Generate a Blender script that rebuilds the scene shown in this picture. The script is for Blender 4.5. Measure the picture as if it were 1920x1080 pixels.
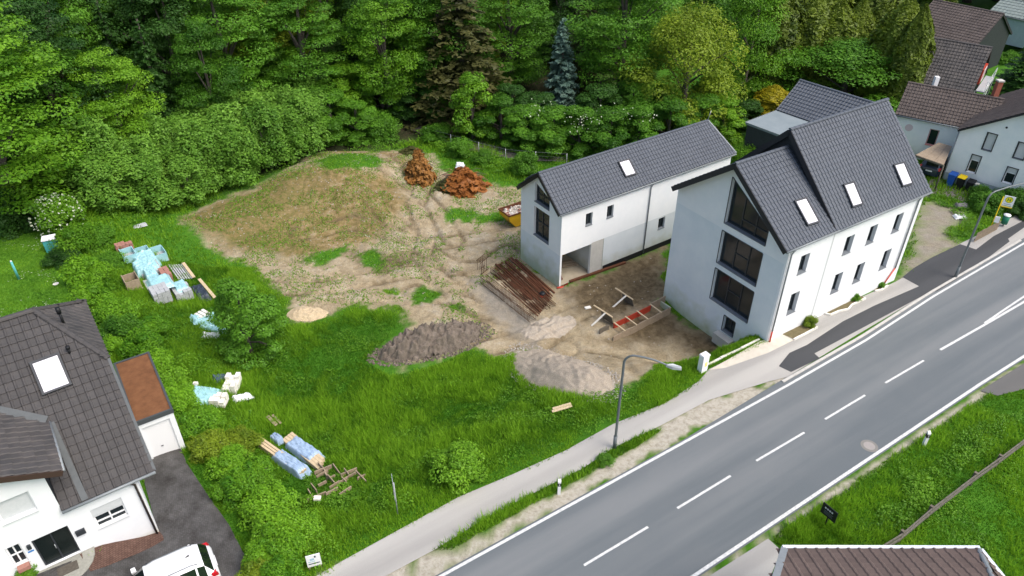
import bpy, math, random
import numpy as np
from mathutils import Vector, Matrix
random.seed(7); RNG = np.random.default_rng(11)
R = math.radians
SC = bpy.context.scene
COL = SC.collection
for o_ in list(bpy.data.objects): bpy.data.objects.remove(o_)

# ------------------------------------------------------------------ camera, sky, sun, exposure
F, TH, H = 1389.2, R(34.83), 29.333          # focal length in px of a 1920 px wide picture, downward pitch, height
cam_d = bpy.data.cameras.new('camera'); cam = bpy.data.objects.new('camera', cam_d); COL.objects.link(cam)
cam.location = (0, 0, H); cam.rotation_euler = (R(90) - TH, 0, 0)
cam_d.sensor_width = 36; cam_d.lens = F / 1920 * 36; cam_d.clip_end = 2000; SC.camera = cam
W_ = bpy.data.worlds.new('World'); SC.world = W_; W_.use_nodes = True
nt = W_.node_tree; sky = nt.nodes.new('ShaderNodeTexSky'); sky.sky_type = 'NISHITA'; sky.sun_disc = False
SUN_EL, SUN_AZ = R(56), R(118)               # azimuth clockwise from +Y
sky.sun_elevation = SUN_EL; sky.sun_rotation = SUN_AZ; sky.air_density = 1.0; sky.dust_density = 4.5; sky.ozone_density = 0.5
nt.links.new(sky.outputs[0], nt.nodes['Background'].inputs[0]); nt.nodes['Background'].inputs[1].default_value = 0.15
sd = bpy.data.lights.new('sun', 'SUN'); sun = bpy.data.objects.new('sun', sd); COL.objects.link(sun)
sd.energy = 1.5; sd.angle = R(34); sd.color = (1, .965, .91)
sv = Vector((math.sin(SUN_AZ) * math.cos(SUN_EL), math.cos(SUN_AZ) * math.cos(SUN_EL), math.sin(SUN_EL)))
sun.rotation_euler = sv.to_track_quat('Z', 'Y').to_euler(); sun.location = (60, -40, 90)
SC.view_settings.view_transform = 'Standard'; SC.view_settings.look = 'None'
SC.view_settings.gamma = 1; SC.view_settings.exposure = 0.62; SC.view_settings.use_curve_mapping = False
SC.render.engine = 'CYCLES'; SC.cycles.max_bounces = 6; SC.cycles.transparent_max_bounces = 6

# ------------------------------------------------------------------ measuring helpers
def ray(px, py):
    u, v = (px - 960) / F, (540 - py) / F; c, s = math.cos(TH), math.sin(TH)
    return np.array([u, c + v * s, -s + v * c])
def gz(px, py, z=0.):
    d = ray(px, py); return d * ((z - H) / d[2]) + np.array([0, 0, H])
def on_plane(px, py, P0, N):
    d = ray(px, py); C = np.array([0, 0, H]); return C + d * (((np.array(P0) - C) @ N) / (d @ N))
def axes(deg): a = R(deg); return np.array([math.cos(a), math.sin(a), 0]), np.array([-math.sin(a), math.cos(a), 0])
def sm(a, b, x): t = np.clip((np.asarray(x, float) - a) / (b - a), 0, 1); return t * t * (3 - 2 * t)
def _h(i, j, k): n = np.sin(i * 127.1 + j * 311.7 + k * 74.7) * 43758.5453; return n - np.floor(n)
def vnoise(x, y, k=0):
    x = np.asarray(x, float); y = np.asarray(y, float); i, j = np.floor(x), np.floor(y); a, b = x - i, y - j
    a = a * a * (3 - 2 * a); b = b * b * (3 - 2 * b)
    return (_h(i, j, k) * (1 - a) + _h(i + 1, j, k) * a) * (1 - b) + (_h(i, j + 1, k) * (1 - a) + _h(i + 1, j + 1, k) * a) * b
def fbm(x, y, k=0, n=4):
    r = 0; w = .5
    for q in range(n): r = r + w * vnoise(x * 2 ** q + 17 * q, y * 2 ** q - 9 * q, k + q); w *= .5
    return r
RO = np.array([9.14, 27.91, 0]); RU, RN = axes(33.05)               # road frame: far edge line of the carriageway
BO = np.array([16.02, 36.25, 0]); BU, BN = axes(32.4)               # big house, corner at the street
AO = np.array([3.49, 45.27, 0]); AU, AN = axes(34.5)                # annex
LO = np.array([-16.56, 22.02, 0]); LU, LN = axes(35.8)              # house on the left

# ------------------------------------------------------------------ the lie of the land
def sd_of(x, y): dx, dy = x - RO[0], y - RO[1]; return dx * RU[0] + dy * RU[1], dx * RN[0] + dy * RN[1]
def seg_dist(x, y, P):
    best = np.full(np.shape(x), 1e9)
    for a, b in zip(P[:-1], P[1:]):
        d = b - a; L2 = d @ d; t = np.clip(((x - a[0]) * d[0] + (y - a[1]) * d[1]) / L2, 0, 1)
        best = np.minimum(best, np.hypot(x - a[0] - t * d[0], y - a[1] - t * d[1]))
    return best
def poly_sd(x, y, P):                                                # signed distance, positive inside
    P = np.asarray(P); Q = np.vstack([P, P[:1]]); ins = np.zeros(np.shape(x), bool)
    for a, b in zip(Q[:-1], Q[1:]):
        c = (a[1] > y) != (b[1] > y); xi = a[0] + (y - a[1]) / ((b[1] - a[1]) or 1e-9) * (b[0] - a[0]); ins ^= c & (x < xi)
    d = seg_dist(x, y, Q); return np.where(ins, d, -d)
def Zbase(x, y):
    x = np.asarray(x, float); y = np.asarray(y, float); s, d = sd_of(x, y)
    e0 = 4.2 - .4 * sm(2, 7, s); e1 = 12 - 5.6 * sm(1, 7, s)
    z = -2.15 * sm(e0, e1, d) * sm(-24, -15, s) * (1 - sm(22, 29, s) * (1 - sm(16, 30, d)))
    z = z - .35 * sm(3.5, 6.5, s) * (1 - sm(10.6, 11.2, s)) * sm(4.6, 6.3, d) * (1 - sm(10.5, 13, d))
    z = z + .21 * np.maximum(0, d - 54) * sm(40, 20, s)
    sl, dl = (x - LO[0]) * LU[0] + (y - LO[1]) * LU[1], (x - LO[0]) * LN[0] + (y - LO[1]) * LN[1]
    z = z + 1.02 * sm(.3, -3.2, sl) * sm(1.5, 5.5, d) * sm(14, 4, dl) * sm(-13, -7, dl)
    z = z - .9 * sm(-10, -14, d) * sm(-60, 0, s)
    return z
def at(px, py, f=None):
    f = f or Zbase; z = 0.
    for _ in range(14): p = gz(px, py, z); z = .5 * z + .5 * float(f(p[0], p[1]))
    return gz(px, py, z)
def poly_w(pts, f=None): return np.array([at(*p, f)[:2] for p in pts])
def px_m(px, py): p = at(px, py); return np.linalg.norm(p - np.array([0, 0, H])) / F
MOUND = [(at(640, 330), 7.0, 3.6, 1.5, 20), (at(700, 385), 4.6, 2.8, .9, -25), (at(505, 400), 7.5, 3.4, .8, 25), (at(600, 300), 3, 1.5, .5, 10)]
RUTS = [[(745, 300), (792, 345), (778, 390), (800, 430), (788, 480), (832, 530), (880, 572), (960, 612), (1060, 650)],
        [(690, 385), (735, 420), (800, 470), (850, 500), (905, 500), (950, 470)], [(500, 540), (600, 540), (700, 520), (790, 505), (860, 520)],
        [(905, 655), (1000, 622), (1120, 570), (1235, 500)], [(1000, 690), (1080, 640), (1170, 660), (1215, 690)], [(560, 440), (660, 420), (740, 440), (830, 455), (930, 440)],
        [(775, 545), (850, 560), (935, 590), (1010, 600)], [(700, 320), (770, 345), (820, 400), (850, 450)]]
RUTS = [poly_w(r) for r in RUTS]
def mounds(x, y):
    z = 0
    for c, a, b, h, deg in MOUND:
        u, n = axes(deg); p, q = (x - c[0]) * u[0] + (y - c[1]) * u[1], (x - c[0]) * n[0] + (y - c[1]) * n[1]
        z = z + h * np.exp(-((p / a) ** 2 + (q / b) ** 2) ** 1.3)
    return z
DIRT = poly_w([(330, 408), (420, 375), (520, 345), (596, 298), (660, 288), (750, 285), (805, 292), (850, 350), (930, 345), (985, 360), (985, 480), (1047, 540), (1245, 462),
    (1241, 572), (1330, 622), (1385, 640), (1330, 652), (1250, 678), (1195, 712), (1130, 738), (1050, 722), (985, 685), (1000, 652), (930, 662), (870, 650), (760, 690), (722, 660),
    (775, 606), (740, 575), (650, 572), (622, 592), (570, 604), (538, 592), (545, 560), (500, 530), (470, 500), (400, 470), (350, 430)])
def Z(x, y):
    x = np.asarray(x, float); y = np.asarray(y, float); z = Zbase(x, y) + mounds(x, y); s, d = sd_of(x, y)
    near = (x > -34) & (x < 24) & (y > 24) & (y < 78)
    if np.any(near):
        m = np.clip(poly_sd(x, y, DIRT) * .9 + .2, 0, 1); r = 0
        for P in RUTS:
            ds = seg_dist(x, y, P); r = r - .12 * np.exp(-((ds - .85) / .22) ** 2) + .05 * np.cos(ds * 12.5) * np.exp(-((ds - .85) / .6) ** 2)
        z = z + near * m * (r + .3 * (fbm(x * .5, y * .5, 3) - .45) + .17 * (fbm(x * 1.7, y * 1.7, 5) - .45) + .10 * (np.abs(fbm(x * 2.6, y * 2.6, 15, 3) - .44) * 3 - .3))
    z = z + .22 * (fbm(x * .3, y * .3, 9) - .45) * sm(5, 8, d) + .05 * (fbm(x * .8, y * .8, 12) - .5) * sm(4.2, 5, d) + .1 * (fbm(x * .4, y * .4, 2) - .45) * sm(-8, -9.5, d)
    return z - .035
def zt(x, y): return float(Z(np.array([x]), np.array([y]))[0])
def ground(px, py): return at(px, py, lambda a, b: zt(a, b))

# ------------------------------------------------------------------ materials
MATS = {}
def mat(name, col, rough=.8, col2=None, scale=4., bump=0., bscale=None, spec=.3, metal=0., detail=5, contrast=1., coord='Object', aniso=None, coat=0.):
    if name in MATS: return MATS[name]
    m = bpy.data.materials.new(name); m.use_nodes = True; t = m.node_tree; b = t.nodes['Principled BSDF']; MATS[name] = m
    b.inputs['Roughness'].default_value = rough; b.inputs['Metallic'].default_value = metal; b.inputs['Specular IOR Level'].default_value = spec; b.inputs['Coat Weight'].default_value = coat
    b.inputs['Base Color'].default_value = (*col, 1)
    tc = t.nodes.new('ShaderNodeTexCoord'); mp = t.nodes.new('ShaderNodeMapping'); t.links.new(tc.outputs[coord], mp.inputs[0])
    if aniso: mp.inputs['Scale'].default_value = aniso
    if col2 is not None:
        n = t.nodes.new('ShaderNodeTexNoise'); n.inputs['Scale'].default_value = scale; n.inputs['Detail'].default_value = detail; n.inputs['Roughness'].default_value = .65
        r = t.nodes.new('ShaderNodeValToRGB'); r.color_ramp.elements[0].position = .5 - .22 / contrast; r.color_ramp.elements[1].position = .5 + .22 / contrast
        r.color_ramp.elements[0].color = (*col, 1); r.color_ramp.elements[1].color = (*col2, 1)
        t.links.new(mp.outputs[0], n.inputs[0]); t.links.new(n.outputs[0], r.inputs[0]); t.links.new(r.outputs[0], b.inputs['Base Color'])
    if bump:
        n2 = t.nodes.new('ShaderNodeTexNoise'); n2.inputs['Scale'].default_value = bscale or scale * 3; n2.inputs['Detail'].default_value = 4
        bp = t.nodes.new('ShaderNodeBump'); bp.inputs['Strength'].default_value = bump; bp.inputs['Distance'].default_value = .05
        t.links.new(mp.outputs[0], n2.inputs[0]); t.links.new(n2.outputs[0], bp.inputs['Height']); t.links.new(bp.outputs[0], b.inputs['Normal'])
    return m
def leafmat(name, c1, c2, trans=.35, rough=.5, var=.5, spec=.25):
    m = bpy.data.materials.new(name); m.use_nodes = True; t = m.node_tree; b = t.nodes['Principled BSDF']; MATS[name] = m
    at_ = t.nodes.new('ShaderNodeAttribute'); at_.attribute_name = 'tint'
    oi = t.nodes.new('ShaderNodeObjectInfo'); ma = t.nodes.new('ShaderNodeMath'); ma.operation = 'MULTIPLY_ADD'; ma.inputs[1].default_value = var; ma.inputs[2].default_value = -var / 2
    t.links.new(oi.outputs['Random'], ma.inputs[0]); ad = t.nodes.new('ShaderNodeMath'); ad.operation = 'ADD'; ad.use_clamp = True
    t.links.new(at_.outputs['Fac'], ad.inputs[0]); t.links.new(ma.outputs[0], ad.inputs[1])
    mx = t.nodes.new('ShaderNodeMix'); mx.data_type = 'RGBA'; mx.inputs[6].default_value = (*c1, 1); mx.inputs[7].default_value = (*c2, 1)
    t.links.new(ad.outputs[0], mx.inputs[0]); t.links.new(mx.outputs[2], b.inputs['Base Color']); b.inputs['Roughness'].default_value = rough; b.inputs['Specular IOR Level'].default_value = spec
    tr = t.nodes.new('ShaderNodeBsdfTranslucent'); t.links.new(mx.outputs[2], tr.inputs[0]); ms = t.nodes.new('ShaderNodeMixShader'); ms.inputs[0].default_value = trans
    t.links.new(b.outputs[0], ms.inputs[1]); t.links.new(tr.outputs[0], ms.inputs[2]); t.links.new(ms.outputs[0], t.nodes['Material Output'].inputs[0]); return m

M = dict(
  white=mat('white_render', (.80, .82, .83), .9, (.74, .77, .79), 1.3, .12, 60), gable=mat('base_coat_render', (.63, .69, .73), .92, (.74, .78, .80), .55, .12, 40),
  greyren=mat('grey_base_render', (.56, .61, .64), .92, (.64, .68, .70), .8, .1, 50), concrete=mat('concrete', (.42, .41, .38), .9, (.52, .51, .47), 2, .2, 30),
  oldwhite=mat('weathered_white_render', (.72, .78, .78), .9, (.86, .88, .87), .7, .15, 40), plinth=mat('plinth_render', (.33, .40, .42), .9, (.40, .47, .49), 2, .2),
  frame=mat('anthracite_frame', (.028, .033, .04), .45, spec=.4), pane=mat('window_glass', (.014, .021, .025), .06, spec=.42), sill=mat('grey_sill', (.16, .18, .20), .5, spec=.4),
  wframe=mat('white_frame', (.78, .79, .8), .5), shutter=mat('roller_shutter', (.52, .55, .56), .6, (.6, .62, .63), 8, 0), sky_reflection=mat('skylight_painted_reflection', (.66, .66, .74), .3, (.74, .74, .8), .8, 0, spec=.5, coat=.3),
  slate=mat('dark_cladding', (.022, .026, .031), .6, (.032, .036, .042), 3, .2, 20), soffit=mat('dark_board', (.02, .022, .026), .6, (.03, .03, .034), 5, .1),
  zinc=mat('zinc_gutter', (.20, .225, .24), .5, (.25, .275, .29), 6, 0, metal=.2), lead=mat('lead_flashing', (.075, .085, .09), .6, (.1, .11, .115), 4), flatroof=mat('grey_felt', (.18, .22, .24), .8, (.23, .27, .29), .8, .15, 25),
  asphalt=None, darkwood=mat('weathered_wood', (.10, .085, .065), .9, (.17, .15, .12), 6, .4, 30), wood=mat('pale_wood', (.48, .38, .24), .8, (.58, .47, .31), 5, .2, 40, aniso=(1, 1, 1)),
  oldwood=mat('old_board', (.26, .20, .14), .9, (.36, .29, .21), 6, .3, 30), rust=mat('rusty_steel', (.075, .028, .015), .85, (.15, .058, .026), 3, .4, 25), rustbar=mat('rusty_bar', (.10, .040, .018), .8, (.06, .028, .015), 5),
  tealtarp=mat('pale_blue_sheeting', (.26, .50, .55), .35, (.36, .60, .64), 2, .3, 8, spec=.5), bluetarp=mat('blue_sheeting', (.25, .36, .52), .4, (.34, .45, .60), 2.5, .4, 10, spec=.5),
  whitetarp=mat('white_sheeting', (.72, .74, .76), .5, (.62, .66, .68), 3, .3, 10), greyblock=mat('grey_concrete_block', (.34, .36, .38), .9, (.44, .46, .47), 6, .2, 40), whiteblock=mat('white_block', (.70, .68, .62), .9, (.78, .76, .70), 5, .2, 40),
  redtile=mat('red_clay', (.30, .14, .11), .85, (.38, .20, .16), 8, .2), red=mat('red_form_panel', (.35, .035, .02), .55, (.45, .06, .03), 3, .1), redpipe=mat('red_pipe', (.55, .07, .04), .5),
  yellow=mat('yellow_paint', (.62, .38, .015), .5, (.55, .30, .02), 2, .1), yel2=mat('bright_yellow', (.85, .60, .01), .5), pole=mat('grey_pole', (.16, .18, .19), .5, metal=.3), galv=mat('galvanised', (.42, .45, .46), .5, metal=.4),
  black=mat('black_plastic', (.012, .013, .015), .5), bluebin=mat('blue_plastic', (.02, .10, .42), .5), green=mat('green_plastic', (.02, .17, .10), .5), carwhite=mat('white_car_paint', (.82, .83, .84), .25, spec=.5, coat=.8),
  carglass=mat('dark_car_glass', (.008, .012, .012), .05, spec=.8, coat=.5), tyre=mat('tyre_rubber', (.015, .015, .015), .9), rim=mat('alloy', (.5, .5, .52), .35, metal=.8), lampred=mat('red_lens', (.5, .01, .015), .2, coat=.6),
  teal=mat('teal_paint', (.06, .33, .34), .6, (.08, .38, .39), 3), stone=mat('rubble', (.42, .37, .32), .9, (.62, .58, .52), 1.5, .2), brickc=mat('brick_chimney', (.26, .075, .045), .9, (.34, .12, .08), 4, .3),
  bark=mat('bark', (.06, .05, .04), .95, (.11, .10, .085), 5, .6, 20), barkpale=mat('pale_bark', (.22, .20, .17), .95, (.32, .30, .26), 5, .4), moss=mat('mossy_gravel_roof', (.13, .055, .024), .95, (.22, .10, .045), 2.2, .7, 30),
  paint=mat('road_paint', (.40, .41, .41), .8, (.72, .73, .72), 7, 0, contrast=1.1, detail=8), kerb=mat('kerb_stone', (.42, .41, .38), .9, (.52, .51, .48), 3, .2), kerbw=mat('pale_kerb', (.66, .64, .58), .9, (.74, .72, .66), 3, .2), doorc=mat('dark_door', (.006, .011, .011), .25, spec=.35))
def tilemat(name, c1, c2, rough):
    m = mat(name, c1, rough, c2, .9, .25, 55, spec=.35); t = m.node_tree; b = t.nodes['Principled BSDF']
    oi = t.nodes.new('ShaderNodeObjectInfo'); at_ = t.nodes.new('ShaderNodeAttribute'); at_.attribute_name = 'tint'
    ad = t.nodes.new('ShaderNodeMath'); ad.operation = 'ADD'; t.links.new(at_.outputs['Fac'], ad.inputs[0]); ad.inputs[1].default_value = 0
    hs = t.nodes.new('ShaderNodeHueSaturation'); mr = t.nodes.new('ShaderNodeMapRange'); mr.inputs[3].default_value = .82 if name != 'anthracite_tile' else .92; mr.inputs[4].default_value = 1.2 if name != 'anthracite_tile' else 1.08
    lk = b.inputs['Base Color'].links[0].from_socket; t.links.new(ad.outputs[0], mr.inputs[0]); t.links.new(mr.outputs[0], hs.inputs['Value']); t.links.new(lk, hs.inputs['Color']); t.links.new(hs.outputs[0], b.inputs['Base Color']); return m
M['tile'] = tilemat('anthracite_tile', (.072, .084, .104), (.090, .104, .126), .45); M['tilebrown'] = tilemat('brown_tile', (.062, .050, .046), (.098, .080, .072), .7)
M['tileold'] = tilemat('weathered_tile', (.038, .038, .040), (.088, .080, .076), .62); M['tilered'] = tilemat('faded_brown_tile', (.085, .062, .055), (.14, .105, .092), .8)

def algae(m, zmax, col=(.30, .36, .16)):   # green growth at the foot of a damp wall
    t = m.node_tree; b = t.nodes['Principled BSDF']; N = t.nodes.new; L = t.links.new; tc = N('ShaderNodeTexCoord'); sp = N('ShaderNodeSeparateXYZ'); L(tc.outputs['Object'], sp.inputs[0]); n = N('ShaderNodeTexNoise'); n.inputs['Scale'].default_value = 1.1; n.inputs['Detail'].default_value = 6; L(tc.outputs['Object'], n.inputs[0])
    a = N('ShaderNodeMath'); a.operation = 'MULTIPLY_ADD'; L(n.outputs[0], a.inputs[0]); a.inputs[1].default_value = -zmax * 2; L(sp.outputs[2], a.inputs[2]); r = N('ShaderNodeMapRange'); r.inputs[1].default_value = -zmax * .9; r.inputs[2].default_value = zmax * .35; r.inputs[3].default_value = .75; r.inputs[4].default_value = 0; L(a.outputs[0], r.inputs[0])
    x = N('ShaderNodeMix'); x.data_type = 'RGBA'; L(r.outputs[0], x.inputs[0]); L(b.inputs['Base Color'].links[0].from_socket, x.inputs[6]); x.inputs[7].default_value = (*col, 1); L(x.outputs[2], b.inputs['Base Color'])
algae(M['gable'], 1.7); algae(M['greyren'], .9, (.40, .40, .28)); algae(M['oldwhite'], 1.2, (.42, .46, .40)); algae(M['white'], .35, (.45, .46, .36))
# ------------------------------------------------------------------ mesh and object helpers
ORG = {}
def props(o, label=None, cat=None, group=None, kind=None):
    if label: o['label'] = label
    if cat: o['category'] = cat
    if group: o['group'] = group
    if kind: o['kind'] = kind
    return o
def thing(name, label, cat, loc, group=None):
    o = bpy.data.objects.new(name, None); COL.objects.link(o); o.location = loc; o.empty_display_size = .3; ORG[o] = np.array(loc, float); return props(o, label, cat, group)
def raw(name, v, f, m=None, parent=None, org=None, smooth=False):
    v = np.asarray(v, float)
    if parent is not None: org = ORG[parent]
    elif org is None: org = np.array([v[:, 0].mean(), v[:, 1].mean(), v[:, 2].min()])
    me = bpy.data.meshes.new(name); me.from_pydata((v - org).tolist(), [], f if isinstance(f, list) else f.tolist()); me.update()
    if m: me.materials.append(m)
    if smooth: me.polygons.foreach_set('use_smooth', [True] * len(me.polygons))
    o = bpy.data.objects.new(name, me); COL.objects.link(o); ORG[o] = np.array(org, float)
    if parent is not None: o.parent = parent
    else: o.location = org
    return o
def fast_mesh(name, v, nv, m, tint=None):           # equal faces of nv corners each, own vertices
    n = len(v) // nv; me = bpy.data.meshes.new(name); me.vertices.add(len(v)); me.vertices.foreach_set('co', np.asarray(v, np.float32).ravel())
    me.loops.add(n * nv); me.loops.foreach_set('vertex_index', np.arange(n * nv, dtype=np.int32)); me.polygons.add(n); me.polygons.foreach_set('loop_start', np.arange(0, n * nv, nv, dtype=np.int32))
    me.update(calc_edges=True)
    if tint is not None: a = me.attributes.new('tint', 'FLOAT', 'FACE'); a.data.foreach_set('value', np.asarray(tint, np.float32))
    if m: me.materials.append(m)
    return me
class MB:
    def __init__(s): s.v = []; s.f = []
    def add(s, v, f): n = len(s.v); s.v += [tuple(map(float, p)) for p in v]; s.f += [tuple(i + n for i in q) for q in f]; return s
    def quad(s, *p): return s.add(p, [tuple(range(len(p)))])
    def hexa(s, b, t): return s.add(list(b) + list(t), [(3, 2, 1, 0), (4, 5, 6, 7), (0, 1, 5, 4), (1, 2, 6, 5), (2, 3, 7, 6), (3, 0, 4, 7)])
    def obox(s, o, u, n, s0, s1, d0, d1, z0, z1):
        p = lambda a, b, z: o + u * a + n * b + np.array([0, 0, z]); return s.hexa([p(s0, d0, z0), p(s1, d0, z0), p(s1, d1, z0), p(s0, d1, z0)], [p(s0, d0, z1), p(s1, d0, z1), p(s1, d1, z1), p(s0, d1, z1)])
    def beam(s, a, b, w, h, up=(0, 0, 1)):
        a, b = np.array(a, float), np.array(b, float); d = b - a; d /= np.linalg.norm(d) + 1e-9; x = np.cross(d, up); x /= np.linalg.norm(x) + 1e-9; y = np.cross(x, d); x *= w / 2; y *= h / 2
        return s.hexa([a - x - y, a + x - y, a + x + y, a - x + y][::-1], [b - x - y, b + x - y, b + x + y, b - x + y][::-1])
    def tube(s, pts, r, seg=8, caps=True):
        pts = [np.array(p, float) for p in pts]; rr = r if hasattr(r, '__len__') else [r] * len(pts); n0 = len(s.v)
        for i, p in enumerate(pts):
            d = pts[min(i + 1, len(pts) - 1)] - pts[max(i - 1, 0)]; d /= np.linalg.norm(d) + 1e-9; a = np.array([1, 0, 0]) if abs(d[0]) < .8 else np.array([0, 1, 0]); x = np.cross(d, a); x /= np.linalg.norm(x); y = np.cross(d, x)
            for k in range(seg): t = 2 * math.pi * k / seg; s.v.append(tuple(p + (x * math.cos(t) + y * math.sin(t)) * rr[i]))
        for i in range(len(pts) - 1):
            for k in range(seg): a, b = n0 + i * seg + k, n0 + i * seg + (k + 1) % seg; s.f.append((a, b, b + seg, a + seg))
        if caps: s.f.append(tuple(n0 + k for k in range(seg))[::-1]); s.f.append(tuple(n0 + (len(pts) - 1) * seg + k for k in range(seg)))
        return s
    def build(s, name, m, parent=None, smooth=False, org=None): return raw(name, s.v, s.f, m, parent, org, smooth)
def struct(o): o['kind'] = 'structure'; return o
V3 = lambda *a: np.array(a, float)
import bmesh
# ------------------------------------------------------------------ ground
GRASSHOLES = [poly_w(p) for p in ([(825, 400), (850, 385), (890, 392), (905, 405), (880, 418), (835, 415)], [(768, 545), (800, 540), (828, 548), (815, 560), (780, 568)], [(672, 478), (700, 470), (722, 490), (700, 503), (680, 497)],
    [(595, 322), (640, 305), (700, 310), (722, 325), (690, 338), (640, 345), (600, 340)], [(560, 490), (610, 470), (650, 460), (640, 480), (590, 500)], [(880, 402), (935, 398), (950, 412), (900, 422)], [(845, 575), (880, 570), (870, 585)], [(720, 545), (750, 540), (745, 556)])]
SOLID = [np.array([(o + u * a + n * b)[:2] for a, b in ((-.05, -.05), (L_, -.05), (L_, w_), (-.05, w_))]) for o, u, n, L_, w_ in ((BO, BU, BN, 13, 9.3), (AO, AU, AN, 16.7, 5))]
PG = dict(gravel=[[(878, 520), (900, 510), (1010, 600), (1000, 640), (955, 620), (900, 570)], [(960, 680), (1010, 655), (1140, 720), (1120, 742), (1040, 725)],
      [(1692, 522), (1700, 495), (1730, 380), (1752, 372), (1800, 395), (1818, 402), (1785, 432), (1765, 448), (1800, 458), (1750, 485), (1715, 508)]],
    straw=[[(330, 412), (520, 345), (600, 330), (745, 345), (765, 400), (700, 452), (560, 485), (470, 475), (380, 445)], [(590, 310), (640, 290), (760, 290), (770, 330), (700, 300)]],
    dark=[[(1180, 590), (1242, 575), (1335, 625), (1395, 645), (1300, 668), (1260, 640), (1150, 640)], [(1060, 545), (1130, 500), (1245, 462), (1243, 572), (1150, 600), (1080, 585)], [(640, 470), (760, 480), (790, 500), (700, 510)]],
    lawn=[[(-200, 380), (0, 395), (75, 385), (110, 440), (100, 500), (130, 560), (140, 580), (40, 600), (-200, 640)]],
    edge=[[(560, 1110), (640, 1060), (820, 1030), (1240, 800), (1330, 745), (1478, 700), (1475, 722), (1280, 828), (815, 1083), (780, 1110)]])
PG = {k: [poly_w(p) for p in v] for k, v in PG.items()}
xs = np.unique(np.concatenate([-34 - np.geomspace(.5, 230, 34), np.arange(-34, 24.01, .18), 24 + np.geomspace(.4, 240, 44)]))
ys = np.unique(np.concatenate([25 - np.geomspace(.4, 90, 26), np.arange(25, 70.01, .18), 70 + np.geomspace(.3, 300, 46)]))
gx, gy = np.meshgrid(xs, ys); fx, fy = gx.ravel(), gy.ravel(); fz = Z(fx, fy)
def masks(x, y):
    w = .5 * (fbm(x * .9, y * .9, 21) - .47) + .28 * (fbm(x * 3.2, y * 3.2, 31, 3) - .45); s, d = sd_of(x, y)
    k = lambda P, soft=.7: np.clip((poly_sd(x, y, P) + w * 3.) / soft + .5, 0, 1)
    dirt = k(DIRT)
    for P in GRASSHOLES: dirt = dirt * (1 - k(P, .5))
    g = np.zeros_like(x); st = g.copy(); dk = g.copy(); lw = g.copy(); ed = g.copy()
    for P in PG['gravel']: g = np.maximum(g, k(P, 1.))
    for P in PG['straw']: st = np.maximum(st, k(P, 1.5))
    for P in PG['dark']: dk = np.maximum(dk, k(P, 1.8))
    for P in PG['lawn']: lw = np.maximum(lw, np.clip((poly_sd(x, y, P) + w) / .6 + .5, 0, 1))
    vg = np.clip((poly_sd(x, y, VERGE) + w * 1.4) / .35 + .5, 0, 1)
    for P in PG['edge']: ed = np.maximum(ed, k(P, .4)) * (1 - vg)
    dirt = np.maximum(dirt, np.maximum(ed, g)); fo = sm(44, 50, d) * sm(48, 30, s) * (1 - dirt)
    near = np.clip((.3 - np.abs(d + 6.7) + w * .7) / .3, 0, 1); dirt = np.maximum(dirt, near); ed = np.maximum(ed, near)
    rt = 0
    for P in RUTS: rt = np.maximum(rt, np.exp(-((seg_dist(x, y, P) - .85) / .22) ** 2))
    dk = np.maximum(dk, rt * np.clip((fbm(x * .7, y * .7, 66) - .3) * 3.2, 0, .85))
    return dirt, g, st, dk, lw, fo, ed
VERGE = poly_w([(806, 1031), (900, 975), (1000, 925), (1090, 880), (1150, 838), (1215, 808), (1240, 806), (1190, 840), (1120, 880), (1010, 940), (900, 1000), (850, 1030)])
MK = masks(fx, fy)
ny, nx = gx.shape; idx = np.arange(nx * ny).reshape(ny, nx)
fq = np.stack([idx[:-1, :-1], idx[:-1, 1:], idx[1:, 1:], idx[1:, :-1]], -1).reshape(-1, 4)
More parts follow.
